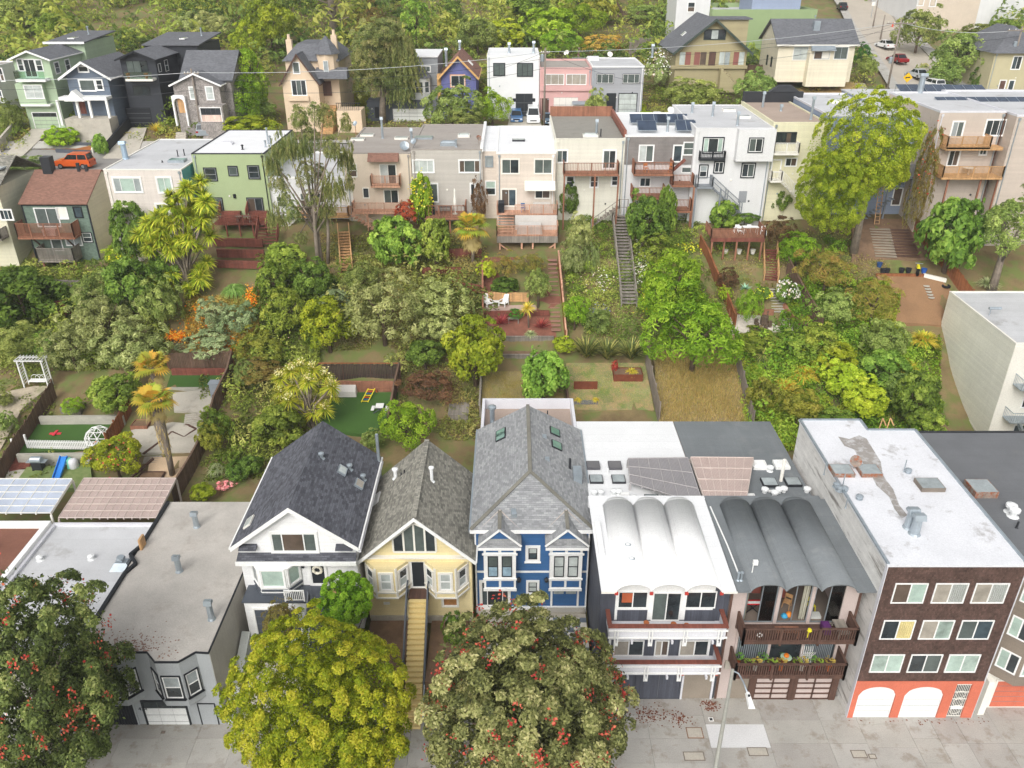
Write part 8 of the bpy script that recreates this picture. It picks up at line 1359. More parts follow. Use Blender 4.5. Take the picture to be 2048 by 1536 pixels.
x0 = atY(975,740,70.2)[0]; x1 = atY(1108,740,70.2)[0]
for nm,Y_,z0,z1,lab,xx0,xx1 in(('plank_wall',70.0,6.2,8.45,'lower grey plank retaining wall behind the dry lawn',x0,x1),('plank_wall',71.6,8.3,9.6,'upper grey plank fence below the red flax terrace',x0+1.2,x1)):
 T = Thing(nm,lab,'wall',((xx0+xx1)/2,Y_,z0)); n = int((xx1-xx0)/.3)
 for i in range(n):a = xx0+(xx1-xx0)*i/n; T.part('plank',MB().box(a+.008,a+(xx1-xx0)/n-.008,Y_+.015*(i%3),Y_+.06+.015*(i%3),z0,z1-.06),GREYW)
 T.part('cap',MB().box(xx0,xx1,Y_-.06,Y_+.16,z1-.06,z1),GREYW)
b = MB(); b.hexa([(x0,70.1,8.1),(x1,70.1,8.1),(x1,71.58,8.1),(x0,71.58,8.1),(x0,70.1,8.4),(x1,70.1,8.4),(x1,71.58,8.5),(x0,71.58,8.5)]); struct('planted_ledge',b,SOIL)
def rwall(label,pts,h,m,th=.25,name='retaining_wall',below=.6,rows=0):
 P = [gp(*p)for p in pts]; T = Thing(name,label,'wall',P[0])
 for p,q in zip(P[:-1],P[1:]):
  if rows:
   for j in range(rows):T.part('board',MB().bar((p[0],p[1]+.01*(j%2),p[2]+h*(j+.5)/rows),(q[0],q[1]+.01*(j%2),q[2]+h*(j+.5)/rows),th,h/rows-.015),m)
  else:T.part('course',MB().hexa([(p[0],p[1],p[2]-below),(q[0],q[1],q[2]-below),(q[0],q[1]+th,q[2]-below),(p[0],p[1]+th,p[2]-below),(p[0],p[1],p[2]+h),(q[0],q[1],q[2]+h),(q[0],q[1]+th,q[2]+h),(p[0],p[1]+th,p[2]+h)]),m)
 return T
rwall('grey block retaining wall above the dome turf',zpl(4,[(240,1088),(730,1082)]),.9,BLOCK); rwall('grey block retaining wall below the white picket fence',zpl(4,[(110,1310),(530,1305)]),.9,BLOCK); rwall('red board retaining wall behind bright turf with toy ladder',[(640,782),(796,782)],1.0,REDW,rows=3); rwall('low red board wall behind the small turf strip',zpl(4,[(1010,792),(1335,792)]),.7,MAROON,rows=2); rwall('pale block edging before the small turf strip',zpl(4,[(985,885),(1240,885)]),.3,BLOCK)
for i,(a,c)in enumerate((((1275,1505),(1550,1510)),((1255,1440),(1540,1445)))):rwall(('lower','upper')[i]+' red board terrace wall under the red deck',[zp(1,*a),zp(1,*c)],.9,MAROON,rows=3)
rwall('lowest red board terrace wall beside the pampas clump',zpl(4,[(1265,160),(1535,168)]),.8,MAROON,rows=3); rwall('grey timber wall behind the two white chairs',zpl(5,[(850,355),(1105,360)]),.9,TANW,rows=4); rwall('red board wall below the white chair terrace',zpl(5,[(840,445),(1225,440)]),.5,MAROON,rows=2); rwall('red board wall in the palm garden',zpl(5,[(620,100),(830,100)]),.9,MAROON,rows=3); rwall('red board terrace wall above the olive shrubs',zpl(5,[(480,205),(710,205)]),.8,MAROON,rows=3); rwall('dark board wall left of the white chairs terrace',zpl(5,[(690,290),(830,310)]),.8,MAROON,rows=3)
rwall('curved red board edging of the gravel patio',zpl(6,[(320,435),(580,440)]),.6,REDW,rows=2); rwall('curved red board bed edging beside stone steps',zpl(6,[(640,400),(690,480),(780,520)]),.6,REDW,rows=2)
T = rwall('weathered board retaining wall under brown roof house',zpl(4,[(205,295),(480,300)]),1.2,GREYW,rows=4); rwall('dark board retaining wall at the lower left slope',zpl(4,[(290,450),(470,430)]),1.6,MAROON,rows=4)
rwall('red orange board edge of the bare dirt yard',zpl(6,[(1180,212),(1480,215)]),.3,FENCER,rows=1); rwall('white block corner wall on the bare dirt yard',zpl(6,[(1460,225),(1590,255)]),.5,OFFW)
patch('terrace',zpl(5,[(845,415),(1150,415),(1140,365),(850,365)]),mat('pink_paver','b8a196',.9,.08,pat='shingle',p=.3,q=.6,cvar=.06),dz=.1,lvl=True)
def gstair(label,top,bot,n,w,m,rails=True,rm=None,lift=1.0,stringer=True,name='garden_stair',raise_=0):
 a = gp(*bot); c = gp(*top); T = Thing(name,label,'stairs',a); L = np.array((c[0]-a[0],c[1]-a[1])); u = L/np.linalg.norm(L); s = np.array((u[1],-u[0]))*w/2; zt = c[2]+raise_
 def P(t,k,dz):return(a[0]+L[0]*t+s[0]*k,a[1]+L[1]*t+s[1]*k,a[2]+(zt-a[2])*t+dz)
 for i in range(n):
  t0,t1 = i/n,(i+1.12)/n; z = a[2]+(zt-a[2])*(i+1)/n+.1; q = [P(t0,-1,0),P(t0,1,0),P(t1,1,0),P(t1,-1,0)]; T.part('tread',MB().hexa([(x,y,z-.06)for x,y,_ in q]+[(x,y,z)for x,y,_ in q]),m)
 if stringer:
  for k in(-1,1):T.part('stringer',MB().bar(P(0,k*1.03,-.05),P(1,k*1.03,-.0),.07,.35),m)
 if rails:
  for k in(-1,1):
   r = MB(); r.bar(P(0,k*1.05,1.0),P(1,k*1.05,1.0),.1,.07); r.bar(P(0,k*1.05,.55),P(1,k*1.05,.55),.07,.05)
   for i in range(7):t = i/6; r.bar(P(t,k*1.05,-1.0),P(t,k*1.05,1.05),.1)
   T.part('railing',r,rm or m)
 return T
gstair('long weathered grey garden stair with railings',(1238,440),(1258,612),28,1.45,GREYW,raise_=.4); gstair('brown wooden garden stair below the cream house railings',(688,470),(694,545),14,1.1,TANW,raise_=.3)
gstair('red brown wooden stair with orange rails below the garden deck',zp(6,560,60),zp(6,565,245),12,1.3,MAROON,rm=TANW); gstair('grey stone steps beside the pink daisies',zp(6,590,290),zp(6,615,435),9,1.4,CONC,rails=False,stringer=False,name='stone_steps'); gstair('red stone steps along the red brown fence',(1104,520),(1112,668),17,.95,mat('red_stone','9a7466',.9,.15),rails=False,stringer=False,name='stone_steps'); gstair('wooden steps left of the white chair terrace',zp(5,680,200),zp(5,690,255),6,1.2,TANW,rails=False); gstair('weedy concrete steps of the patio yard',zp(4,1140,1020),zp(4,1130,1095),6,1.6,CONC,rails=False,stringer=False,name='stone_steps'); gstair('timber steps in the patio yard near red slabs',zp(4,900,1270),zp(4,890,1310),4,1.5,GREYW,rails=False,stringer=False,name='stone_steps'); gstair('red wooden steps beside the barbecue',zp(4,125,1270),zp(4,115,1350),5,1.4,MAROON,rails=False); gstair('timber steps at the bottom of the patio yard',zp(4,770,1400),zp(4,760,1445),4,1.3,GREYW,rails=False,stringer=False,name='stone_steps'); gstair('railway sleeper steps through the terraced dirt yard',zp(3,1200,1340),zp(3,1240,1515),11,2.1,mat('sleeper','9a8f80',.9,.2,1),rails=False,stringer=False,name='stone_steps'); gstair('brown plank steps beside the railway sleeper steps',zp(3,1310,1345),zp(3,1370,1515),10,2.3,DKWOOD,rails=False,stringer=False); gstair('concrete steps on the dry bank below the cream cottage',zp(3,1085,490),zp(3,1110,555),7,1.6,CONC,rails=False,stringer=False,name='stone_steps')
a = gp(*zp(3,1185,1320)); c = (a[0]+.3,a[1]+1.6,a[2]+4.2); T = Thing('wooden_ladder','pale ladder leaning below the blue grey house','ladder',a)
for s in(-.25,.25):T.part('side_rail',MB().bar((a[0]+s,a[1],a[2]),(c[0]+s,c[1],c[2]),.07),TANW)
for i in range(12):t = (i+.5)/12; T.part('rung',MB().bar((a[0]-.25+.3*t,a[1]+1.6*t,a[2]+4.2*t),(a[0]+.25+.3*t,a[1]+1.6*t,a[2]+4.2*t),.05),TANW)
p0 = zp(3,215,1400); p1 = zp(3,530,1400); Y_ = 80.6; xa,xb = atY(*p0,Y_)[0],atY(*p1,Y_)[0]; zd = atY(*zp(3,370,1400),Y_)[2]+.15; T = Thing('garden_deck','brown garden deck with railing and white chairs','deck',((xa+xb)/2,Y_,zd-1.5))
for i in range(14):T.part('deck_board',MB().box(xa,xb,Y_+.2*i+.008,Y_+.2*(i+1)-.008,zd-.05,zd),REDW)
T.part('skirt_beam',MB().box(xa,xb,Y_-.05,Y_-.002,zd-.4,zd-.02),MAROON); rail(T,[(xa,Y_+2.6,zd),(xa,Y_,zd),(xb,Y_,zd),(xb,Y_+2.6,zd)],.95,REDW,sp=.14)
for i in range(5):x = xa+.2+(xb-xa-.4)*i/4; T.part('post',MB().box(x-.08,x+.08,Y_+.05,Y_+.2,gz(x,Y_)-1,zd-.06),REDW)
for i,(dx,dy,rz)in enumerate(((3.1,1.0,0),(4.2,1.9,pi),(5.6,1.0,.2),(3.0,1.9,pi))):chair(xa+dx,Y_+dy,zd,'white chair around the table on brown garden deck',WHITE,rz,group='white chairs on the garden deck')
t = Thing('garden_table','white table on the brown garden deck','table',(xa+4.3,Y_+1.4,zd)); t.part('tabletop',MB().box(xa+3.5,xa+5.1,Y_+1.1,Y_+1.75,zd+.7,zd+.75),WHITE)
for a in(3.6,5.0):
 for c in(1.15,1.7):t.part('leg',MB().box(xa+a-.03,xa+a+.03,Y_+c-.03,Y_+c+.03,zd,zd+.7),WHITE)
for x in(300,380,460):p = gp(*zp(3,x,1480)); single('white_pot','white flower pot below the brown garden deck','pot',MB().lathe(p,[(.18,-.1),(.28,.35),(.3,.37),(.22,.36)],10),OFFW,p,group='white pots below the garden deck')
# ---- garden things
def ic():
 t = (1+5**.5)/2; v = [(-1,t,0),(1,t,0),(-1,-t,0),(1,-t,0),(0,-1,t),(0,1,t),(0,-1,-t),(0,1,-t),(t,0,-1),(t,0,1),(-t,0,-1),(-t,0,1)]; v = [np.array(a)/np.linalg.norm(a)for a in v]; f = [(0,11,5),(0,5,1),(0,1,7),(0,7,10),(0,10,11),(1,5,9),(5,11,4),(11,10,2),(10,7,6),(7,1,8),(3,9,4),(3,4,2),(3,2,6),(3,6,8),(3,8,9),(4,9,5),(2,4,11),(6,2,10),(8,6,7),(9,8,1)]; return v,f
v,f = ic(); p = gp(*zp(4,588,1190)); r = 1.15; c = np.array((p[0],p[1],p[2]+.45)); T = Thing('climbing_dome','white geodesic climbing dome on the turf','climbing dome',p); E = set(); vv = list(v)
def mid(a,b):
 m = vv[a]+vv[b]; m = m/np.linalg.norm(m)
 for i,q in enumerate(vv):
  if np.linalg.norm(q-m)<1e-6:return i
 vv.append(m); return len(vv)-1
for a,b_,d in f:
 ab,bd,da = mid(a,b_),mid(b_,d),mid(d,a)
 for x,y in((a,ab),(ab,b_),(b_,bd),(bd,d),(d,da),(da,a),(ab,bd),(bd,da),(da,ab)):E.add((min(x,y),max(x,y)))
for x,y in E:
 if vv[x][2]>-.4 and vv[y][2]>-.4:T.part('strut',MB().tube([c+vv[x]*r,c+vv[y]*r],.035,5),WHITE)
a = gp(*zp(4,165,1225)); c = gp(*zp(4,605,1235)); T = Thing('picket_fence','white picket fence in front of the turf yard','fence',a); n = 44; bz = max(a[2],c[2])+.1
for i in range(n+1):t = i/n; x,y = a[0]+(c[0]-a[0])*t,a[1]+(c[1]-a[1])*t; T.part('picket',MB().hexa([(x-.05,y-.015,bz),(x+.05,y-.015,bz),(x+.05,y+.015,bz),(x-.05,y+.015,bz),(x-.04,y-.015,bz+.85),(x+.04,y-.015,bz+.85),(x+.04,y+.015,bz+.85),(x-.04,y+.015,bz+.85)]),WHITE)
for z in(.2,.65):T.part('rail',MB().bar((a[0],a[1]+.03,bz+z),(c[0],c[1]+.03,bz+z),.03,.08),WHITE)
for q in(zp(4,165,1215),zp(4,90,1240)):g_ = gp(*q); T.part('post',MB().box(g_[0]-.07,g_[0]+.07,g_[1]-.07,g_[1]+.07,g_[2]-.1,g_[2]+1.3),WHITE)
p = gp(*zp(4,232,1345)); T = Thing('gas_barbecue','black and steel gas barbecue on the lower lawn','barbecue',p); x,y,z = p; T.part('cabinet',MB().box(x-.4,x+.4,y-.3,y+.3,z+.15,z+.85),DKMET); T.part('hood',MB().tube([(x-.42,y,z+1.0),(x+.42,y,z+1.0)],.3,12),GALV); T.part('side_shelf',MB().box(x-.8,x-.41,y-.28,y+.28,z+.85,z+.9),GALV); T.part('side_shelf',MB().box(x+.41,x+.8,y-.28,y+.28,z+.85,z+.9),GALV)
for s in(-.35,.35):T.part('wheel',MB().tube([(x+s,y-.3,z+.1),(x+s,y-.24,z+.1)],.1,8),TYRE)
p = gp(*zp(4,338,1405)); T = Thing('play_slide','blue toddler slide with mint green steps on the lawn','slide',p); x,y,z = p; BS = mat('slide_blue','2f7fd0',.4,.05,bump=0); MG = mat('mint_plastic','7fd0b4',.4,.05,bump=0); T.part('chute',MB().hexa([(x-.28,y-.2,z+.02),(x+.28,y-.2,z+.02),(x+.3,y+1.7,z+1.1),(x-.26,y+1.7,z+1.1),(x-.28,y-.2,z+.1),(x+.28,y-.2,z+.1),(x+.3,y+1.7,z+1.2),(x-.26,y+1.7,z+1.2)]),BS)
for s in(-.3,.28):T.part('side_wall',MB().bar((x+s,y-.2,z+.2),(x+s,y+1.7,z+1.25),.06,.2),BS)
T.part('steps',MB().hexa([(x+.35,y+1.0,z),(x+1.5,y+1.2,z),(x+1.5,y+1.7,z),(x+.35,y+1.9,z),(x+.35,y+1.3,z+1.1),(x+.6,y+1.3,z+1.0),(x+.6,y+1.7,z+1.0),(x+.35,y+1.8,z+1.1)]),MG)
p = gp(*zp(4,438,1335)); single('water_barrel','pale grey rounded water barrel on the lower lawn','barrel',MB().lathe(p,[(.32,-.1),(.38,.2),(.38,.65),(.28,.85),(.12,.9)],14),LAV,p,smooth=True)
p = gp(*zp(4,328,1145)); single('toy_plane','small red and white toy lying on the turf','toy',MB().box(p[0]-.5,p[0]+.5,p[1]-.12,p[1]+.12,p[2]+.12,p[2]+.26).box(p[0]-.1,p[0]+.12,p[1]-.4,p[1]+.4,p[2]+.26,p[2]+.34),mat('toy_red','d23a4a',.5),p)
p = gp(*zp(4,225,845)); T = Thing('garden_arbor','white lattice garden arbor at the top of rubble garden','arbor',p); x,y,z = p
for s in(-1.1,1.1):
 b = MB();
 for q in(-.4,.4):b.bar((x+s,y+q,z-.2),(x+s,y+q,z+2.6),.09)
 for i in range(9):b.bar((x+s,y-.4,z+.1+.28*i),(x+s,y+.4,z+.3+.28*i),.03); b.bar((x+s,y+.4,z+.1+.28*i),(x+s,y-.4,z+.3+.28*i),.03)
 T.part('lattice_side',b,WHITE)
b = MB(); [b.bar((x-1.3+.0,y+q,z+2.6),(x+1.3,y+q,z+2.6),.08,.12)for q in(-.4,.4)]; [b.bar((x-1.2+.3*i,y-.6,z+2.7),(x-1.2+.3*i,y+.6,z+2.7),.05,.08)for i in range(9)]; T.part('arbor_top',b,WHITE); b = MB(); b.box(x-.7,x+.9,y-.3,y+.3,z+.4,z+.47); [b.tube([(x-.7+.4*k+.4*cos(u),y+.3,z+.47+.4*sin(u))for u in np.linspace(0,pi,8)],.02,5)for k in(1,2,3)]; T.part('bench',b,WHITE)
p = gp(*zp(4,1275,930)); single('storage_cabinet','grey storage cabinet beside the dark brown fence','cabinet',MB().box(p[0]-.6,p[0]+.5,p[1],p[1]+.7,p[2]-.1,p[2]+1.5).box(p[0]-.66,p[0]+.56,p[1]-.06,p[1]+.76,p[2]+1.5,p[2]+1.58),mat('cabinet_grey','8d949c',.6),p)
def achair(x,y,z,rz,label):
 t = Thing('lounge_chair',label,'chair',(x,y,z),rz=rz,local=True,group='white lounge chairs on the terrace'); t.part('seat',MB().hexa([(-.32,-.4,.3),(.32,-.4,.3),(.3,.3,.2),(-.3,.3,.2),(-.32,-.4,.36),(.32,-.4,.36),(.3,.3,.26),(-.3,.3,.26)]),WHITE); t.part('backrest',MB().hexa([(-.3,.26,.22),(.3,.26,.22),(.3,.32,.22),(-.3,.32,.22),(-.24,.62,1.0),(.24,.62,1.0),(.24,.68,1.0),(-.24,.68,1.0)]),WHITE)
 for s in(-1,1):t.part('armrest',MB().bar((s*.36,-.4,.55),(s*.32,.4,.5),.1,.04),WHITE); t.part('leg',MB().bar((s*.34,-.38,0),(s*.34,-.36,.55),.06),WHITE); t.part('leg',MB().bar((s*.32,.4,0),(s*.32,.38,.5),.06),WHITE)
for x,rz in((868,.5),(958,-.5)):p = gp(*zp(5,x,398)); achair(p[0],p[1],p[2]+.28,rz,'white lounge chair beside the small white table on terrace')
p = gp(*zp(5,913,398)); z = p[2]+.28; t = Thing('side_table','small white side table between two white lounge chairs','table',(p[0],p[1],z)); t.part('tabletop',MB().box(p[0]-.35,p[0]+.35,p[1]-.25,p[1]+.25,z+.4,z+.45),WHITE)
for a in(-.3,.3):
 for c in(-.2,.2):t.part('leg',MB().box(p[0]+a-.03,p[0]+a+.03,p[1]+c-.03,p[1]+c+.03,z,z+.4),WHITE)
p = gp(*zp(5,1015,482)); t = Thing('garden_bench','grey garden bench below the white chair terrace','bench',p); t.part('seat',MB().box(p[0]-.55,p[0]+.55,p[1]-.2,p[1]+.2,p[2]+.4,p[2]+.46),GREYW); t.part('leg',MB().box(p[0]-.5,p[0]-.42,p[1]-.18,p[1]+.18,p[2]-.1,p[2]+.4),GREYW); t.part('leg',MB().box(p[0]+.42,p[0]+.5,p[1]-.18,p[1]+.18,p[2]-.1,p[2]+.4),GREYW)
p = gp(*zp(5,697,1060)); T = Thing('wooden_platform','grey wooden platform in the yard behind the yellow house','platform',p); a0,a1 = gp(*zp(5,632,1060)),gp(*zp(5,752,1060)); b1 = gp(*zp(5,760,925)); zt = p[2]+.65; n = 22; D0 = b1[1]-p[1]
for i in range(n):T.part('deck_board',MB().box(a0[0],a1[0],p[1]+D0*i/n+.008,p[1]+D0*(i+1)/n-.008,zt-.05,zt),GREYW)
T.part('skirt',MB().box(a0[0]+.05,a1[0]-.05,p[1]+.05,b1[1]-.05,p[2]-.4,zt-.06),GREYW)
p = gp(*zp(5,40,925)); t = Thing('garden_sofa','pale covered garden sofa on the bright turf','sofa',p); t.part('cover',MB().hexa([(p[0]-1,p[1]-.1,p[2]+.15),(p[0]+.9,p[1]-.1,p[2]+.15),(p[0]+.9,p[1]+.8,p[2]+.15),(p[0]-1,p[1]+.8,p[2]+.15),(p[0]-.95,p[1],p[2]+.7),(p[0]+.8,p[1],p[2]+.6),(p[0]+.8,p[1]+.7,p[2]+1.0),(p[0]-.95,p[1]+.7,p[2]+1.0)]),mat('pale_cover','c6c2bb',.7,.08)); t.part('base',MB().box(p[0]-.9,p[0]+.8,p[1],p[1]+.7,p[2]-.1,p[2]+.15),GREYW)
p = gp(*zp(5,170,945)); T = Thing('toy_climber','small yellow and orange climbing ladder toy on bright turf','climbing toy',p); x,y,z = p
for s in(-.3,.3):T.part('side_rail',MB().bar((x-.35+s,y-.3,z+.1),(x+.2+s,y+.7,z+.95),.07),YC); T.part('leg',MB().bar((x+.2+s,y+.7,z+.95),(x+.4+s,y+1.1,z+.1),.07),mat('toy_orange','d9702a',.5))
for i in range(7):t_ = (i+.5)/7; T.part('rung',MB().bar((x-.65+.55*t_,y-.3+t_,z+.1+.85*t_),(x-.05+.55*t_,y-.3+t_,z+.1+.85*t_),.06),mat('rung_%d'%(i%3),('e2c23a','2f5f9a','c8442c')[i%3],.5))
p = gp(*zp(5,235,1005)); T = Thing('picnic_table','white child picnic table on the bright turf','table',p); x,y,z = p; T.part('tabletop',MB().box(x-.35,x+.35,y-.4,y+.4,z+.6,z+.66),WHITE)
for s in(-.62,.62):T.part('bench',MB().box(x+s-.14,x+s+.14,y-.4,y+.4,z+.35,z+.4),WHITE)
for s in(-.3,.3):T.part('leg',MB().bar((x-.6,y+s,z),(x+.25,y+s,z+.6),.06).bar((x+.6,y+s,z),(x-.25,y+s,z+.6),.06),GREYTR)
def pbox(name,label,cat,k,x0,x1,yb,h,d,m,fill=None):
 a = gp(*zp(k,x0,yb)); c = gp(*zp(k,x1,yb)); z = min(a[2],c[2]); T = Thing(name,label,cat,((a[0]+c[0])/2,a[1],z)); y0 = a[1]; y1 = y0+d; t = .06
 for bx in((a[0],c[0],y0,y0+t),(a[0],c[0],y1-t,y1),(a[0],a[0]+t,y0+t,y1-t),(c[0]-t,c[0],y0+t,y1-t)):T.part('side',MB().box(*bx,z-.3,z+h),m)
 if fill:T.part('soil',MB().box(a[0]+t,c[0]-t,y0+t,y1-t,z-.2,z+h-.08),fill)
 return((a[0]+c[0])/2,y0+d/2,z+h)
PQ = pbox('steel_planter','rusted steel raised planter with yellow grass and red shrub','planter',5,1600,1770,842,.95,1.5,CORTEN,SOIL); p = gp(*zp(5,1435,970)); patch('gravel_pad',zpl(5,[(1370,970),(1510,970),(1505,885),(1370,885)]),SLATE,dz=.16); rwall('rusted steel retaining panel at back of the gravel pad',zpl(5,[(1367,885),(1505,885)]),1.0,CORTEN,th=.06)
T = Thing('concrete_patio','pale concrete seating wall and beams behind white flat roof','patio wall',(10,58.5,5));
for bx in((5.4,12.4,58.9,59.2,4.2,6.9),(12.2,12.6,57.2,58.9,4.2,6.9),(8.8,9.1,57.0,58.9,4.2,6.6)):T.part('wall',MB().box(*bx),mat('pale_render','c4bcb4',.8,.06))
T.part('beam',MB().box(5.3,9.2,57.6,57.85,7.3,7.55),LAV); T.part('beam',MB().box(9.3,15.2,57.2,57.45,7.1,7.35),LAV); T.part('paving',MB().box(5.3,12.6,56.8,58.9,3.5,4.9),CONC)
for i,(x,y,h,r)in enumerate(((525,490,.75,.38),(560,505,.5,.2),(535,525,.5,.2),(485,515,.5,.2),(480,490,.45,.2),(760,525,.5,.25),(545,435,.4,.2))):p = gp(*zp(6,x,y)); single('log_stump',('thick log stump table' if r>.3 else 'small log stump seat')+' on the white gravel patio','log',MB().lathe((p[0],p[1],p[2]+.05),[(r*1.05,-.1),(r,.1),(r*.97,h),(r*.8,h+.01)],12),BARK,p,group=None if r>.3 else 'log stump seats on the gravel patio')
for i,(x,y,c,l)in enumerate(((1220,190,'2a2c30','black plastic pot on the dirt yard edge'),(1245,190,'2a2c30','black plastic pot on the dirt yard edge'),(1330,188,'2a2c30','black plastic pot on the dirt yard edge'),(1370,188,'2a2c30','black plastic pot on the dirt yard edge'),(1460,190,'2f5fb0','blue bucket on the dirt yard edge'),(1200,155,'33507f','blue bowl barbecue on the terraced dirt yard'))):p = gp(*zp(6,x,y)); single('garden_pot',l,'pot',MB().lathe(p,[(.2,-.05),(.28,.4),(.3,.42),(.24,.41)],10),mat('pot_'+c,c,.6),p,group='black pots on the dirt yard edge' if 'black' in l else None)
p = gp(*zp(6,1420,200)); T = Thing('dirt_bike','yellow and black motorbike on the dirt yard edge','motorbike',p); x,y,z = p
for s in(-.55,.55):T.part('wheel',MB().tube([(x+s*.5,y+s,z+.3),(x+s*.5+.1,y+s,z+.3)],.3,14),TYRE)
T.part('frame',MB().bar((x-.3,y-.5,z+.35),(x+.1,y+.3,z+.75),.14).bar((x+.1,y+.3,z+.75),(x+.28,y+.55,z+.35),.1),BLACKP); T.part('tank',MB().hexa([(x-.18,y-.2,z+.65),(x+.12,y-.25,z+.65),(x+.2,y+.25,z+.7),(x-.08,y+.3,z+.7),(x-.15,y-.2,z+.85),(x+.08,y-.22,z+.85),(x+.15,y+.22,z+.98),(x-.05,y+.26,z+.98)]),YC); T.part('handlebar',MB().bar((x-.2,y+.4,z+1.05),(x+.5,y+.2,z+1.05),.05),GALV)
p = gp(*zp(6,1590,275)); b = MB(); b.tube([(p[0]+.32*cos(u),p[1]+.32*sin(u),p[2]+.1)for u in np.linspace(0,2*pi,17)],.13,8); single('old_tyre','black tyre lying on the bare dirt yard','tyre',b,TYRE,p)
for i in range(5):p = gp(*zp(6,1475+7*i,275+17*i)); single('stepping_stone','pale stepping stone on the bare dirt yard','stone',MB().lathe((p[0],p[1],p[2]+.08),[(.3,0),(.34,.05),(.26,.09)],7),CONC,p,group='stepping stones on the dirt yard')
p = gp(*zp(4,1010,1430)); pbox('wooden_planter','low brown timber planter on the weedy patio','planter',4,800,940,1435,.5,1.3,DKWOOD,SOIL); pbox('wooden_planter','small reddish timber planter under the shaggy palm','planter',4,765,865,1115,.45,1.2,REDW,SOIL); pbox('wooden_planter','dark timber trough with bright green plant','planter',4,355,470,1010,.45,1.2,GREYW,SOIL)
# ---- the plants themselves
SPG = {}
def spiky(label,px,py,m,n,L,w,lo,hi,droop,name='spiky_plant',cat='plant',seed=None,group=None,raise_=0,at=None,flower=None):
 p = at or gp(px,py); TC[0]+=1; V,F,t = blades(n,L,w,lo,hi,droop,seed or TC[0]); tt = link(name,None,None,p); props(tt,label,cat,group); link('foliage',rmesh('foliage',V,F,t,SPK[m]),tt,(0,0,raise_))
 if flower:f_,n_,h_ = flower; g = np.random.default_rng(TC[0]); P = g.normal(size=(n_,3))*np.array((.35,.35,.12))*L+np.array((0,0,L*h_)); V,F,t = leaves(P,unit(g.normal(size=(n_,3))+np.array((0,0,1.))),.07,.8,g,g.uniform(0,1,n_)); o = link('flowers',rmesh('flowers',V,F,t,FL_[f_]),tt); o['kind'] = 'stuff'
 return tt
def headtree(label,base,heads,Y,m,L,w,n,name,cat='tree',group=None,tr=.16,dead=False,flower=None,bark=BARKG,lo=-.5):
 p = gp(*base); y0 = Y or p[1]; p = (atY(*base,y0)[0],y0,gz(atY(*base,y0)[0],y0)); t = link(name,None,None,p); props(t,label,cat,group); P_ = []; b = MB(); g = np.random.default_rng(int(base[0]))
 W_ = [atY(h[0],h[1],y0+g.uniform(-1.2,1.0))for h in heads]; c = np.mean(np.array(W_),0); fl = []
 for i,h in enumerate(W_):
  q = np.array(h)-np.array(p); P_.append(blades(n,L*g.uniform(.85,1.15),w,lo,1.5,.25,TC[0]*50+i,center=q,updir=(g.normal()*.2,g.normal()*.2,1))); mid_ = np.array(((c[0]-p[0])*.35+q[0]*.25,(c[1]-p[1])*.35+q[1]*.25,q[2]*.5)); b.tube([(g.normal()*.15,g.normal()*.15,-.4),tuple(mid_),tuple(q)],[tr*1.3,tr*.75,tr*.5],7)
  if flower:fl.append(q+np.array((0,0,L*.4)))
 TC[0]+=1; V,F,tt = join(P_); link('crown',rmesh('crown',V,F,tt,SPK[m]),t); link('trunk',b.mesh('trunk',bark,smooth=True),t)
 if flower:
  P = np.concatenate([q+g.normal(size=(70,3))*.2 for q in fl]); V,F,tt = leaves(P,unit(g.normal(size=P.shape)+np.array((0,0,.6))),.07,.8,g,g.uniform(0,1,len(P))); o = link('flowers',rmesh('flowers',V,F,tt,FL_[flower]),t); o['kind'] = 'stuff'
 return t
hd = [zp(1,x,y)for x,y in((1090,1120),(1190,1150),(1000,1210),(1130,1200),(1215,1235),(920,1270),(880,1330),(1000,1310),(1100,1300),(1180,1310),(900,1390),(960,1410),(1060,1400),(1150,1440),(880,1430),(1000,1460),(1050,1250),(950,1340),(1110,1370),(1040,1160),(1200,1180))]+[zp(4,x,y)for x,y in((1090,30),(900,20),(960,200),(1080,150),(1170,180),(1110,250),(1050,345),(900,240),(1180,250))]
headtree('tall branching yucca tree with many yellow green rosettes',(385,612),hd+[(a[0]+g_[0],a[1]+g_[1])for a,g_ in zip(hd,np.random.default_rng(2).normal(size=(len(hd),2))*13)],76.5,'yucca',1.25,.1,200,'yucca_tree',tr=.12)
hd = [zp(4,x,y)for x,y in((1700,770),(1760,740),(1830,760),(1900,800),(1940,860),(1640,810),(1640,890),(1720,850),(1800,830),(1870,870),(1950,920),(1690,940),(1770,920),(1850,940),(1760,1000),(1830,1010),(1900,990),(1650,950))]
headtree('cabbage palm cluster with cream flower heads above bright turf',zp(4,1835,1080),hd,None,'yucca',1.15,.055,140,'cabbage_palm',flower='cream',tr=.14)
headtree('single stemmed small cabbage palm below white chair terrace',zp(5,1105,500),[zp(5,1098,400)],None,'gold',.95,.04,110,'cabbage_palm',tr=.07); headtree('small bristling cabbage palm in the green thicket',zp(6,535,760),[zp(6,535,690),zp(6,520,670)],None,'flax',1.2,.05,90,'cabbage_palm',tr=.12)
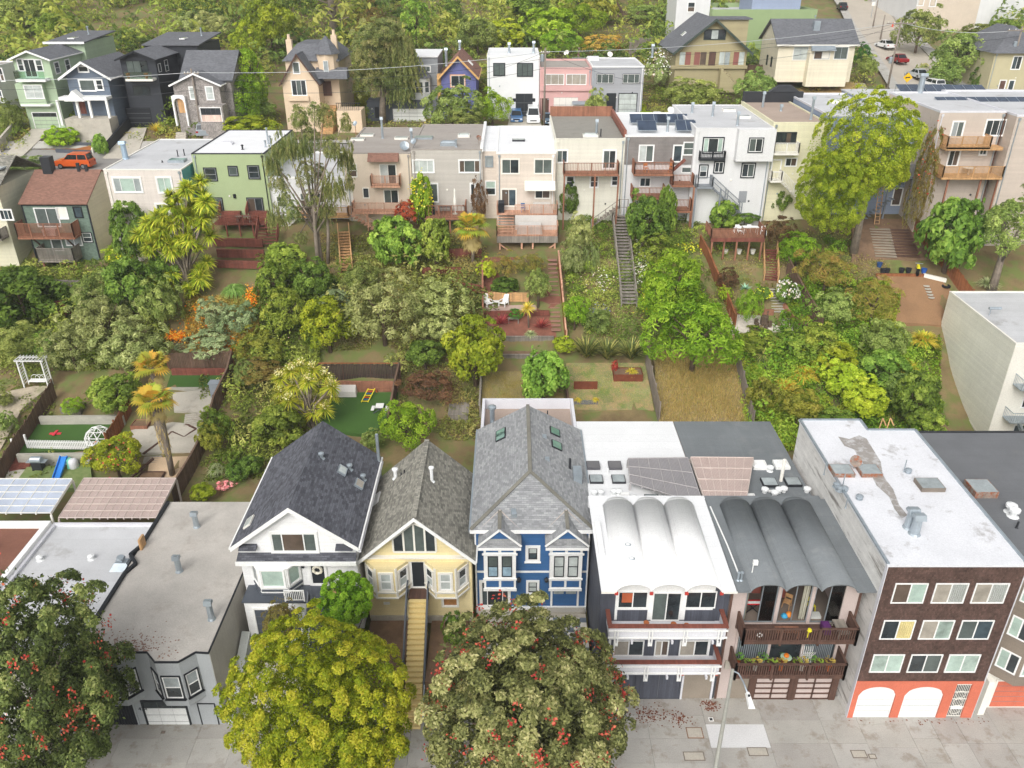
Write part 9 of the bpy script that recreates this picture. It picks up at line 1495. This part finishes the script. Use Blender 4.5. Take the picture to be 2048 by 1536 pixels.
def palm(label,base,tops,Y,L,R_,nfr,tr,thatch=True,dead=18,group=None):
 p = gp(*base); x,y = p[0],p[1]; t = link('fan_palm',None,None,p); props(t,label,'palm tree',group); h = atY(*tops,y); q = np.array(h)-np.array(p); g = np.random.default_rng(int(base[0])); b = MB(); b.tube([(0,0,-.3),tuple(q*.35+(.1,0,0)),tuple(q*.7),tuple(q)],[tr*.8,tr*.85,tr*(1.5 if thatch else 1),tr*1.1],10); link('trunk',b.mesh('trunk',BARKG,smooth=True),t); P_ = []; D = []
 for i in range(nfr):
  az = 2.4*i; el = g.uniform(-.35,1.2); P_.append(fan(q+np.array((0,0,.1)),(cos(az)*cos(el),sin(az)*cos(el),sin(el)),L*g.uniform(.8,1.1),R_,i+int(base[0])))
 V,F,tt = join(P_); link('crown',rmesh('crown',V,F,tt,SPK['palm']),t)
 for i in range(dead):az = 2.4*i; el = g.uniform(-1.45,-.7); D.append(fan(q*(1-.0)-np.array((0,0,.1+.04*i)),(cos(az)*cos(el),sin(az)*cos(el),sin(el)),L*.8,R_*.7,i+900))
 V,F,tt = join(D); link('dead_fronds',rmesh('dead_fronds',V,F,tt,SPK['palmd']),t)
 if thatch:
  S_ = []
  for i in range(260):f_ = g.uniform(.3,.98); az = g.uniform(0,6.28); c = q*f_; S_.append(blades(1,.55,.05,-1.4,-1.1,.1,i+5000,center=c+np.array((cos(az)*tr*1.3,sin(az)*tr*1.3,0)),segs=1))
  V,F,tt = join(S_); o = link('thatch',rmesh('thatch',V,F,tt,SPK['palmd']),t); o['kind'] = 'stuff'
palm('shaggy fan palm with thatched trunk on the weedy patio',zp(4,1010,1380),zp(4,900,940),None,.9,.95,34,.3); palm('taller fan palm behind the shaggy patio palm',zp(4,960,1130),zp(4,890,745),None,.9,.95,30,.26,False,26); palm('green fan palm with skirt between deck and cedar deck',zp(5,775,130),zp(2,770,1330),None,1.0,1.1,36,.22,False,26); palm('small feathery palm before the white cube house',zp(2,915,560),zp(2,915,350),None,.9,.9,18,.12,False,4)
for x,y,l in((1440,680,'beside the yellow green shrub'),(1560,690,'in the middle of the flax row'),(1700,690,'beside the tall grey fence')):spiky('large dark striped flax clump '+l,*zp(5,x,y+10),'flax',260,3.5,.06,.85,1.5,.4,name='flax_clump')
for x,y,l in((945,490,'beside the grey bench'),(1180,510,'near the red stone steps')):spiky('dark red spiky flax '+l,*zp(5,x,y),'redflax',110,1.35,.035,.3,1.5,.2,name='red_flax')
spiky('pale grey green grass mound below the red flax',*zp(5,1115,555),'greygrass',260,.95,.02,.3,1.5,.5,name='grass_clump'); spiky('big arching pampas clump below red terrace walls',*zp(4,1375,300),'grass',900,2.6,.022,.8,1.5,.9,name='pampas_clump'); spiky('yellow arching grass in the rusted steel planter',0,0,'gold',160,.95,.03,.3,1.4,.6,name='grass_clump',at=(PQ[0]+.35,PQ[1],PQ[2]-.1));
for x,l in((1392,'left'),(1495,'right')):p = gp(*zp(5,x,945)); spiky('golden tuft of grass on the dark gravel pad',*zp(5,x,945),'gold',150,.5,.015,.2,1.5,.6,name='grass_clump',group='golden tufts on the gravel pad',raise_=.2)
spiky('pale feathery fountain grass near the pink flowers',*zp(4,1385,1370),'greygrass',420,1.2,.018,.6,1.5,.6,name='grass_clump'); spiky('grey green fountain grass near the long brown fence',*zp(4,1270,1340),'greygrass',420,1.3,.018,.5,1.5,.7,name='grass_clump'); spiky('blue agave beside the dark purple shrub',*zp(6,418,285),'agave',40,.75,.09,.1,1.4,.1,name='agave'); spiky('tall brown grass clump before the black house drive',*zp(1,925,780),'gold',300,2.2,.03,.7,1.5,.3,name='grass_clump'); spiky('yellow straw grass clump beside the cream apartments',*zp(6,1450,600),'gold',420,2.4,.04,.5,1.5,.5,name='grass_clump'); spiky('pale green grass clump behind orange fence',*zp(6,1830,270),'greygrass',300,1.8,.03,.6,1.5,.5,name='grass_clump'); spiky('straw coloured grass in the thicket',*zp(6,660,880),'gold',520,2.4,.045,.4,1.5,.6,name='grass_clump'); spiky('second straw grass patch in the thicket',*zp(6,760,800),'gold',420,2.2,.045,.5,1.5,.5,name='grass_clump'); spiky('orange brown grass near cream apartments',*zp(6,1330,770),'gold',360,2.2,.04,.6,1.5,.4,name='grass_clump')
# --- big street trees in front
def big(label,cx,cy,rx,ry,basepx,m,seed,nc,cr,nl,sz,asp,kw,flower=None,fn=0,name='street_tree',trunk=.28,clus=14,bark=BARK):
 me = crown(name+label[:6],seed,nc,cr,nl,sz,asp,LM[m],**kw); t = plant(m,label,cx,cy,rx,ry,basepx,name,trunk=trunk,mesh=me,rz=0.0,bark=bark,cat='tree'); o = t.children[0]
 if flower:
  g = np.random.default_rng(seed); q = unit(g.normal(size=(clus,3))); q[:,2] = np.abs(q[:,2])*.8-.1; q = unit(q); c = q*env(q,seed,kw.get('amp',.16))[:,None]*g.uniform(.84,.97,(clus,1)); P = np.repeat(c,fn,0)+g.normal(size=(clus*fn,3))*.028; V,F,tt = leaves(P,unit(np.repeat(q,fn,0)+g.normal(size=P.shape)*.5),.014,.8,g,g.uniform(0,1,len(P)),.1); f_ = link('flowers',rmesh('flowers',V,F,tt,FL_[flower]),t,o.location); f_.scale = o.scale; f_['kind'] = 'stuff'
 return t
big('broad yellow green street tree before the white gabled house',645,1434,160,164,1590,'front_yellow',11,800,.085,90000,.018,.42,dict(amp=.11,jit=.2,low=-.85,fill=.34),trunk=.24)
big('grey green street tree with red blossoms before the blue house',1052,1408,196,184,1590,'poh',13,520,.1,70000,.02,.5,dict(amp=.18,jit=.36,low=-.85,fill=.32),'red',12,trunk=.3,clus=150)
big('dark street tree with red blossoms at the left edge',70,1378,160,178,1560,'pohl',17,460,.1,62000,.021,.5,dict(amp=.17,jit=.36,low=-.8,fill=.32),'red',12,trunk=.35,clus=130,bark=BARKG)
BT = big('large yellow green tree with forked grey trunk before blue grey house',1748,305,92,108,505,'yellowg',19,420,.1,40000,.022,.4,dict(amp=.14,jit=.26,low=-.8,fill=.3),name='garden_tree',trunk=.4,bark=BARKG)
o = BT.children[0]; o2 = o.copy(); COL.objects.link(o2); o2.scale = tuple(x*.74 for x in o.scale); o2.location = (o.location[0]-3.9,o.location[1]-1.5,o.location[2]-3.5); o2.rotation_euler[2] = 2; me = bush_mesh('conifer',1); plant('conif','dense round green conifer beside the black front stairs',692,1200,52,56,1262,'conifer',mesh=me,trunk=.1,Yset=38.3)
plant('conif','small clipped green column beside the white garage',577,1252,20,26,1275,'topiary_shrub',Yset=37.6); plant('rust','sparse brownish shrub before the white garage door',560,1240,42,46,1285,'sparse_shrub',trunk=.05,Yset=37.4); plant('laurel','low green clump beside the yellow house stairs',908,1232,24,12,1240,Yset=40.2)
# --- eucalyptus with hanging foliage
def hang(label,base,parts,Y,m,name,trunkm=BARKG,tr=.35,seed=1,length=1.1,nb=150,per=34,nt=1):
 p = gp(*base); y0 = Y or p[1]; xx = atY(*base,y0)[0]; p = (xx,y0,gz(xx,y0)); t = link(name,None,None,p); props(t,label,'tree'); b = MB(); g = np.random.default_rng(seed); ctr = np.mean([(atY(a,c,y0))for a,c,_,_ in parts],0)-np.array(p)
 b.tube([(0,0,-.5),(ctr[0]*.3,0,ctr[2]*.35),(ctr[0]*.7,0,ctr[2]*.75)],[tr,tr*.8,tr*.55],9)
 for q in range(1,nt):b.tube([(.5*q-.2,.3*q,-.5),(ctr[0]*.3+1.1*q-1,.5,ctr[2]*.4),(ctr[0]*.7+(2.2*q-3.3),.3,ctr[2]*.95)],[tr*.8,tr*.6,tr*.3],8)
 for i,(a,c,rx,ry)in enumerate(parts):
  w = np.array(atY(a,c,y0+g.uniform(-1.5,1.5)))-np.array(p); k = FPX/proj(*p)[2]; o = link('crown',weep(m,seed+i%3,nb,per,length,.1,LM[m])if i%3==2 else bush_mesh(m,i%3+1),t,tuple(w)); o.scale = (rx/k*.9,rx/k*.9,ry/k); o.rotation_euler[2] = i*1.3; s = np.array((ctr[0]*.4,0,ctr[2]*g.uniform(.35,.7))); b.tube([tuple(s),tuple((s+w)/2+np.array((0,0,.4))),tuple(w+np.array((0,0,ry/k*.5)))],[tr*.5,tr*.3,tr*.1],6)
 link('trunk',b.mesh('trunk',trunkm,smooth=True),t)
g_ = np.random.default_rng(8); EP = [(600,240,26,34),(650,235,24,30),(575,300,26,36),(660,300,26,36),(620,275,24,30),(690,320,18,36),(560,365,24,36),(612,350,22,34),(668,380,24,34),(585,430,22,34),(640,440,20,30),(552,440,18,30),(692,250,16,30),(630,225,18,22),(605,300,18,26),(640,345,18,26),(570,400,18,26),(655,420,18,26),(600,480,16,22),(625,400,16,26),(545,330,14,26),(700,370,12,28)]
hang('tall drooping eucalyptus with several pale trunks',(640,560),EP,79.5,'euc','eucalyptus_tree',seed=31,nb=150,per=26,length=.5,tr=.26,nt=3)
hang('dense weeping tree with pale trunk before the grey Victorian',(765,250),[(765,95,62,50),(735,125,46,50),(800,120,46,50),(765,150,56,46),(730,165,34,36),(802,165,34,36),(770,62,48,32),(745,90,46,44),(790,85,44,44)],127,'euc','weeping_tree',seed=41,tr=.55,nb=220)
hang('willowy olive shrub tree beside the long grey stair',(1160,560),[(1160,470,34,45),(1145,520,28,40),(1180,520,26,40)],79,'greyol','willowy_tree',seed=51,tr=.12,nb=90);
# --- garden trees and shrubs: kind, label, centre, radii, base row
L_ = [('laurel','dense dark green tree at the left edge below brown roof house',40,595,80,70,640),('olive','olive brown bush with yellow flecks below the dark laurel tree',40,685,60,42,720),('greyol','grey green tamarisk left of the arbor path',140,695,52,50,735),('greyol','large grey green tamarisk above the rubble garden',205,640,72,66,700),('greyol','broad grey green tamarisk beside the tall palm',262,700,74,62,750),('olive','olive green bush below the board retaining wall',190,585,48,46,625),('laurel','dark green bush in the middle of the left slope',262,575,56,66,635),('olive','pale olive bush beside the yucca trunk',320,610,48,56,660),('laurel','dark shrub beside the yucca tree foot',330,540,34,44,585),('citrus','rounded dark green citrus below the grey tamarisks',228,785,48,42,822),('laurel','tall dark green bush under the shell white house',255,445,42,42,480),('bright','light green bush with yellow blossom below the shell house',250,507,40,24,525),('citrus','yellow flecked bush at left edge above the arbor',85,690,34,32,715),('blueg','blue grey shrub left of the pair below the pampas',425,628,34,34,658),('blueg','blue grey shrub right of the pair below the pampas',478,640,36,34,668),('blueg','low blue grey acacia above the board fence',420,686,52,22,704),('scrub','green scrub at the top of the ivy bank',545,560,34,40,600),('scrub','green scrub in the middle of the ivy bank',575,620,44,44,660),('scrub','green scrub at the foot of the ivy bank',520,690,44,34,715),('citrus','small bright shrub under the tall eucalyptus',570,520,44,36,545),('laurel','dark shrub under the eucalyptus trunks',625,555,40,40,590),('yellowg','rounded yellow green tree on the middle slope',655,645,52,54,700),('blueg','blue green shrub behind the rounded yellow green tree',672,600,34,26,640),('greyol','large pale olive shrub tree on the middle slope',765,620,72,72,690),('greyol','pale grey shrub tree above the plank walls',875,600,64,50,640),('greyol','small grey olive bush beside the big olive tree',880,655,48,38,690),('olive','olive bush left of the wooden stair',720,560,40,40,600),('laurel','dark green shrub above the dark fence',850,705,40,30,735),('yellowg','big golden olive tree overhanging the plank walls',950,692,66,62,768),('citrus','dense citrus tree below the tan house deck',790,490,50,52,530),('citrus','citrus tree below the greige deck',870,480,34,50,525),('lime','yellow green flowering tree before the greige house',842,385,24,36,430),('brown','dark climbing shrub on the greige house corner',958,385,16,30,415),('broom','wispy hedge shrub below the cedar deck, left half',1010,530,34,28,552),('broom','wispy hedge shrub below the cedar deck, right half',1065,528,34,28,552),('olive','small round grey olive tree near the red stone steps',1077,570,26,34,612),('lime','yellow leaved shrub beside the open brown fence',975,538,18,20,556),('laurel','low dark green groundcover above the timber wall',1010,572,32,14,580),('conif','low juniper beside the grey bench',1032,627,18,10,634),('citrus','rounded glossy green tree beside the dry lawn',1088,742,46,50,800),('lime','yellow green shrub beside the plank walls',1128,690,26,17,702),('brown','reddish brown spreading shrub behind the yellow house',858,770,58,34,798),('bright','light green tree behind the yellow house roof',812,848,52,50,890),('olive','dark grey green shrub between the two gable roofs',745,880,26,24,900),('citrus','bright green shrub behind the dark shingle roof',548,855,46,42,890),('scrub','scrubby bush beside the long brown fence',430,850,30,42,885),('scrub','wild shrub beside the weedy patio steps',420,880,26,34,910),('laurel','low dark shrub near the pale fountain grass',472,942,26,20,958),('laurel','second low dark shrub near the fountain grass',500,930,24,22,950),('rust','dry brown wild fennel beside the cabbage palms',520,745,52,34,775),('olive','feathery green bush beside the board fence end',490,750,26,34,778),('yellowg','yellow green shrub with red blossoms beside the weedy patio',228,910,50,42,950),('yellowg','clipped yellow green ball shrub behind the gravel roof',405,985,26,20,1002),('bright','low bright green plant in the dark timber trough',145,812,20,18,826),('olive','rounded bush in the rubble garden at the left edge',10,845,22,24,862),('olive','second rounded bush in the rubble garden',8,800,20,18,815),('bright','large feathery bright green tree, upper of the pair',1350,560,66,58,625),('bright','large feathery bright green tree, lower of the pair',1392,665,88,84,745),('bright','small feathery green tree between the pair and the stair',1320,590,36,50,650),('laurel','dark shrub left of the long grey stair top',1138,400,22,36,435),('laurel','leafy dark shrub right of the grey stair',1290,440,40,56,500),('citrus','climbing shrub beside the stacked decks',1335,410,20,40,445),('scrub','wild green shrubs right of the grey stair',1310,495,34,30,525),('olive','grey lavender like shrub at the stair foot',1195,640,28,28,665),('bright','light green shrub left of the stair foot',1150,625,28,36,660),('citrus','rounded shrub below the grey metal stair',1445,432,28,30,460),('laurel','clipped low hedge above the garden deck',1490,435,26,13,446),('brown','brown purple cloud shrub beside the big tree',1560,465,34,36,500),('bright','bright green shrub under the big tree',1595,500,40,36,530),('laurel','dark shrub below the pale yellow house',1560,400,26,30,430),('brown','rounded dark purple bush in the gravel garden',1457,560,25,28,585),('lime','orange yellow bush beside the thin brown fence',1450,588,12,16,604),('bright','small upright maple on the gravel patio',1500,612,24,38,658),('grassx','x',0,0,0,0,0),('broom','twiggy brown green broom bush under the big tree',1655,540,62,52,592),('broom','twiggy brown green broom bush beside the dirt yard',1750,600,58,50,650),('olive','olive bush below the twiggy broom',1670,615,44,40,655),('olive','green grey bush left of the straw grass clump',1770,680,52,46,725),('scrub','green hedge band below the gravel patio, left',1520,680,44,22,700),('scrub','green hedge band below the gravel patio, middle',1590,690,40,26,715),('scrub','thicket bush below the brown fence',1640,680,40,34,720),('lime','lime green climbing shrub in the thicket, upper',1665,715,44,34,745),('lime','lime green climbing shrub in the thicket, middle',1690,760,46,40,800),('lime','lime green climbing shrub in the thicket, lower',1725,800,48,40,840),('citrus','leafy green bush in the thicket centre',1760,740,46,40,780),('scrub','thicket bush at the tall grey fence',1530,790,36,40,830),('scrub','thicket bush behind the dark flat roof',1600,810,44,36,850),('citrus','green vine mound beside the cream apartments',1830,800,44,52,860),('olive','pale thicket bush near cream apartments',1790,770,34,34,810),('scrub','low thicket bush behind worn white roof',1670,840,40,26,865),('citrus','green vine at foot of cream apartments',1850,845,36,30,880),('citrus','bright green tree behind the orange stepped fence',1912,450,58,66,545),('laurel','dark shrub below the blue grey house',1850,400,34,34,440),('rust','red flowered climbing vine on the taupe house',1862,300,22,62,375),('brown','red brown cloud shrub before the navy house',243,205,24,28,235),('citrus','small shrub on the orange bark bed',140,235,20,14,246),('lime','weeping bright green tree on orange bark bed',127,275,32,22,292),('citrus','green shrub beside the black low wall',200,290,14,26,312),('olive','grey olive street bush beside the orange car',60,335,46,26,355),('olive','large bush at the left edge of upper street',20,235,30,34,262),('citrus','shrub before the navy porch',190,235,16,14,246),('bright','tall yellow green tree beside shingle cottage',495,140,40,48,240),('bright','lower yellow green tree beside shingle cottage',480,200,44,48,250),('yellowg','low spreading yellow green tree on upper street',500,255,52,22,278),('olive','dark shrubs under the peach tudor',520,220,34,24,246),('olive','olive tree before the purple house',905,205,52,40,255),('bright','bright green tree before the purple house',985,215,34,36,250),('olive','grey olive shrub beside the bright green driveway tree',930,235,40,24,260),('yellowg','yellow green shrub before the peach tudor stairs',718,195,20,28,215),('rust','wine red shrub at the tudor foot',705,232,22,18,246),('olive','green shrub between the shed and the dark car',1192,215,26,36,246),('lime','yellow topped shrub beside the shed',1180,200,14,14,225),('lime','round clipped yellow shrub nearest the olive fence',1276,205,10,10,214),('lime','round clipped yellow shrub in the middle of the row',1283,219,11,11,228),('lime','round clipped yellow shrub at the end of the row',1292,231,13,10,240),('greyol','pink blossomed shrub beside the grey twin house',1320,145,32,36,185),('olive','rounded grey olive tree before the olive craftsman',1385,190,62,34,225),('olive','pale round tree before the cream cottage',1515,180,42,40,225),('conif','dark bush beside the cream cottage corner',1725,110,20,24,135),('olive','bush between cream cottage and side street',1735,135,24,26,165),('olive','dense hillside tree beside the white walled building',1840,60,46,42,110),('olive','large grey green tree beside the parked cars',1920,110,54,52,168),('olive','second grey green tree beside the parked cars',1890,150,36,34,178),('laurel','small dark bush beside the corner house',1968,155,22,24,182),('olive','bush below the white walled building',1960,65,40,20,85),('citrus','hedge bush at the far side of street trees',2010,60,34,22,82),]
fl = {'yellow green shrub with red blossoms beside the weedy patio':('red',60),'yellow green flowering tree before the greige house':('yellow',220),'pink blossomed shrub beside the grey twin house':('white',260),'red flowered climbing vine on the taupe house':('red',80),'light green bush with yellow blossom below the shell house':('yellow',120)}
Ys = {'yellow green flowering tree before the greige house':85.5,'dark climbing shrub on the greige house corner':86.2,'climbing shrub beside the stacked decks':84.5,'red flowered climbing vine on the taupe house':83.2,'tall dark green bush under the shell white house':83.5}
for k,l,cx,cy,rx,ry,bs in L_:
 if k=='grassx':continue
 f_ = fl.get(l); plant(k,l,cx,cy,rx,ry,bs,flower=f_[0]if f_ else None,fn=f_[1]if f_ else 0,Yset=Ys.get(l))
plant('olive','gnarled tree with pale trunk at the right edge',2022,450,56,62,585,trunk=.4,bark=BARKG); plant('citrus','red leaved shrub below the tan house balcony',815,425,25,22,440,mesh=crown('redleaf',5,40,.26,1800,.09,.4,FL_['red'],amp=.25),Yset=85); plant('citrus','magenta bougainvillea beside the pinkish patio cover',205,978,36,10,984,mesh=crown('boug',5,40,.26,1400,.09,.5,FL_['magenta'],amp=.3)); plant('citrus','pink flowering shrub beside the clipped ball shrub',448,972,18,9,980,mesh=crown('pinkf',5,30,.26,700,.1,.5,FL_['pink'],amp=.3)); plant('citrus','white and pink daisy bush beside the stone steps',1575,585,24,24,606,flower='white',fn=260); plant('citrus','yellow flowering bush beside small maple',1525,590,18,18,606,flower='yellow',fn=140); plant('citrus','dark red shrub in the rusted steel planter',1230,733,8,12,745,mesh=crown('redleaf',5,40,.26,1800,.09,.4,FL_['red'],amp=.25),cat='shrub')
def flowers(label,k,n,ells,h=.35):
 g = np.random.default_rng(n); P = []
 for(cx,cy,rx,ry,w)in ells:
  a = g.normal(size=(int(n*w),2))*.45; p = gpv(cx+a[:,0]*rx,cy+a[:,1]*ry); p[:,2]+=h*g.uniform(.4,1.3,len(p)); P.append(p)
 P = np.concatenate(P); V,F,t = leaves(P,unit(g.normal(size=P.shape)*.6+np.array((0,-.4,1.))),.085,.9,g,g.uniform(0,1,len(P))); props(link('flower_patch',rmesh('flower_patch',V,F,t,FL_[k])),label,'flowers',kind='stuff')
flowers('orange poppies scattered on the left slope','orange',1300,[(350,678,26,10,.4),(445,690,30,14,.3),(505,598,14,24,.25),(400,640,60,50,.15)]); flowers('yellow and orange flowers beside the feathery green trees','yellow',420,[(1295,608,18,34,.7),(1375,500,40,12,.3)]); flowers('white daisies beside the long grey stair','white',260,[(1283,530,14,40,.7),(1200,570,30,30,.3)]); flowers('blue lavender at the foot of the long stair','lav',260,[(1190,630,26,14,1)]); flowers('pink and red garden flowers on the ivy bank','pink',70,[(570,620,50,60,1)])
# --- ground cover of leaves and low scrub over slopes: nobody could count it
def cover_leaves(label,regions,n,size,m,seed,hmax=.5,name='ground_cover'):
 g = np.random.default_rng(seed); tot = sum(r[4]for r in regions); Q = [(int(n*w/tot),x0,y0,x1,y1)for x0,y0,x1,y1,w in regions]
 P = gpv(np.concatenate([g.uniform(a[1],a[3],a[0])for a in Q]),np.concatenate([g.uniform(a[2],a[4],a[0])for a in Q])); s = np.maximum(0,np.sin(P[:,0]*1.3+seed)+np.sin(P[:,1]*1.7+P[:,0]*.6)+.6*np.sin(P[:,0]*3.1-P[:,1]*2.3)+.9)*.4; P[:,2]+=-.1+hmax*s*g.uniform(.3,1.1,len(P))
 Nn = unit(g.normal(size=P.shape)*.6+np.array((0,-.15,1.))); V,F,t = leaves(P,Nn,size,.45,g,np.clip(.5+.3*np.sin(P[:,0]*.9)+.25*np.sin(P[:,1]*1.2)+g.normal(size=len(P))*.2,0,1)); props(link(name,rmesh(name,V,F,t,m)),label,'ground cover',kind='stuff')
cover_leaves('low wild greenery covering the left garden slope',[(0,520,340,740,3),(520,540,640,730,1.6),(400,740,640,960,1.2),(0,740,110,960,.25)],44000,.15,leafmat('cover_green',('55602f','6f7f3c','8f9a56')),1); cover_leaves('low greenery on the middle garden slope',[(640,470,960,700,3),(800,730,960,880,.5)],24000,.14,leafmat('cover_mid',('5a5c34','78804a','948a5c')),2); cover_leaves('low greenery around the long grey stair',[(1130,420,1300,680,2),(1300,420,1420,700,1.5)],22000,.12,leafmat('cover_stair',('5a6a34','7a8c44','9a9a64')),3); cover_leaves('tangled green thicket beside cream apartments',[(1480,670,1880,900,4),(1560,560,1800,680,1)],42000,.16,leafmat('cover_thicket',('4c6a22','6c8a30','93a444')),4,.9); cover_leaves('weeds and greenery in the gravel patio garden',[(1400,460,1640,640,1),(1640,450,1780,560,.5)],8000,.12,leafmat('cover_weed',('66702f','86904f','a0986a')),5,.3); cover_leaves('greenery along the front gardens of the upper street',[(0,200,60,320,.5),(130,230,300,300,.6),(330,220,560,280,1),(700,200,860,260,.5),(1280,170,1640,230,1.5),(1640,90,1730,170,.5)],12000,.2,leafmat('cover_up',('5c6a34','7f8a4c','a29a60')),6,.5)
cover_leaves('dry straw grass among the orange poppies',[(370,590,520,715,1)],8000,.2,leafmat('cover_dry',('8f7d44','ab9658','868a48')),7,.45)
def thick(label,pts,n,rmin,rmax,cols,seed,lv=150,tall=.08,name='thicket',sq=.75,size=.13,asp=.4):
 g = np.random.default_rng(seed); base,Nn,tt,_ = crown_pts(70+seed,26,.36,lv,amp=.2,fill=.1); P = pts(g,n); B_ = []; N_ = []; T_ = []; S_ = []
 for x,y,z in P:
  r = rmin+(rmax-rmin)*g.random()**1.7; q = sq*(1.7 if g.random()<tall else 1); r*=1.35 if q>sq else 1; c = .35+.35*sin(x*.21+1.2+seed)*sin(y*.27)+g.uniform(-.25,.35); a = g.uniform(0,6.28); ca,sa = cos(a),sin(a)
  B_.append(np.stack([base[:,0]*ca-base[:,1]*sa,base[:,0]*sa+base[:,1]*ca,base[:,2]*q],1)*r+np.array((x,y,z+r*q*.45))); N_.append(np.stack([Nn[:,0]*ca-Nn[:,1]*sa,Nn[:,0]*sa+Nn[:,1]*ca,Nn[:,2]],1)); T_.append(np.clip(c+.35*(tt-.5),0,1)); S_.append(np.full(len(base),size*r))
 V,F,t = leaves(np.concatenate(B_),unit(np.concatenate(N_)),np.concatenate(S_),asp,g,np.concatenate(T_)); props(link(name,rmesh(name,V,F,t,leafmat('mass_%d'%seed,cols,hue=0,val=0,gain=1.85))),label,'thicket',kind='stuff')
def inpx(*R_):
 def f(g,n):
  tot = sum(r[4]for r in R_); Q = [(int(n*r[4]/tot),)+tuple(r)for r in R_]; return gpv(np.concatenate([g.uniform(a[1],a[3],a[0])for a in Q]),np.concatenate([g.uniform(a[2],a[4],a[0])for a in Q]))
 return f
def hill(g,n):
 x = g.uniform(-125,125,n); y = g.uniform(138,240,n); k = ~(((x>44)&(x<100)&(y<215))|((x>22)&(y<152))|((y<143)&(x>-30)&(x<24))); return np.stack([x[k],y[k],gzv(x[k],y[k])],1)
thick('wild green scrub covering the hillside behind the houses',hill,1500,1.3,4.6,('3f5228','586c34','748440','93994e','80804a','5f7236'),9,170,.14,'hillside_scrub')
thick('tangled wild shrubs over the left garden slope',inpx((0,540,320,735,3),(525,525,645,730,1.6),(405,770,540,940,.4),(640,560,700,700,.5)),290,.5,1.7,('44561f','5f7230','7d8a42','9aa05c','8c8a5a'),21,130)
thick('tangled shrubs over the middle garden slope',inpx((690,560,960,690,3),(700,480,960,560,1),(800,690,900,740,.4),(880,800,955,880,.25)),150,.5,1.5,('4c5a2c','6a743c','8a8c56','9c9468'),22,130)
thick('leafy tangle around the long grey stair',inpx((1135,430,1225,670,2),(1270,440,1400,540,1.5),(1400,470,1460,640,.4)),110,.4,1.1,('4c6226','6a8234','8c9a4a','a5a468'),23,130)
thick('bright green and lime vines filling yard beside cream apartments',inpx((1485,670,1870,900,4),(1560,560,1700,680,.8),(1640,480,1700,560,.2)),430,.5,1.15,('466420','5c8028','78983a','96ac48','8a9448'),24,140)
thick('garden shrubs along the upper street',inpx((330,225,420,285,.6),(430,215,560,280,1),(690,205,740,260,.4),(860,190,980,262,.8),(1290,175,1420,232,1),(1430,185,1540,232,.8),(1640,95,1740,185,.8),(1830,95,1960,190,1),(0,215,50,300,.6)),150,.7,1.9,('4a5c26','687a34','8a924c','a09c5c'),25,130)
HT = [('scrub','rounded yellow green tree above the sage house',115,50,42,32,85),('olive','dark tree at the top left corner',30,20,50,40,70),('greyol','pale blossomed shrub above the black house',430,55,36,30,85),('greyol','grey blossomed tree behind shingle cottage',385,45,34,28,75),('yellowg','light green tree left of the dark pine',540,50,50,50,110),('yellowg','feathery tall tree above shingle cottage',500,80,34,36,120),('rust','golden brown tree right of the dark pine',745,50,40,44,100),('scrub','tall yellow olive tree behind grey Victorian',830,45,32,50,100),('laurel','dark hillside bush beside the dirt track',905,25,22,20,50),('olive','grey olive tree behind the purple house',955,70,46,40,110),('lime','bright green shrub mound behind the white cube house, left',1010,70,44,28,100),('lime','bright green shrub mound behind the pink house',1100,50,46,34,90),('bright','bright green tree behind the grey twin house',1160,40,48,36,85),('citrus','green tree at top centre of the hillside',1060,15,46,30,50),('dryx','x',0,0,0,0,0),('bright','light green shrub mound left of the orange bush',1120,85,40,26,108),('olive','dark green hedge on the fenced hillside garden',1290,30,50,14,42),('scrub','hillside bush left of the sage block',1200,20,40,30,50)]
for k,l,cx,cy,rx,ry,bs in HT:
 if k!='dryx':plant(k,l,cx,cy,rx,ry,bs)
plant('rust','orange golden bush on the hillside behind the grey twin house',1200,90,44,18,105,mesh=crown('dry',5,60,.24,2200,.075,.3,LM['dry'],amp=.25))
p = gp(670,85); t = link('dark_pine',None,None,p); props(t,'tall dark pine with bare grey branches behind the tudor','tree'); b = MB(); b.tube([(0,0,-.5),(0,0,9),(.3,0,17)],[.9,.6,.35],9); g = np.random.default_rng(3)
for i in range(16):a = i*2.4; z = 3.5+.75*i; l = 5.5-.12*i; b.tube([(0,0,z),(cos(a)*l*.5,sin(a)*l*.5,z+.8),(cos(a)*l,sin(a)*l,z+1.2)],[.2,.12,.04],6)
link('trunk',b.mesh('trunk',BARKG,smooth=True),t)
for i in range(7):a = i*2.4; o = link('crown',bush_mesh('conif',i%3+1),t,(cos(a)*4.2,sin(a)*4.2,9+1.1*i)); o.scale = (3.0,3.0,1.5)
# ---- haze
hm = bpy.data.materials.new('haze'); hm.use_nodes = True; nt = hm.node_tree; nt.nodes.remove(nt.nodes['Principled BSDF']); pv = nt.nodes.new('ShaderNodeVolumePrincipled'); pv.inputs['Color'].default_value = (.95,.97,1,1); pv.inputs['Density'].default_value = .0003; nt.links.new(pv.outputs[0],nt.nodes['Material Output'].inputs['Volume'])
o = link('haze',MB().box(-1000,1000,-500,1000,-6,126).mesh('haze',hm)); o['kind'] = 'stuff'
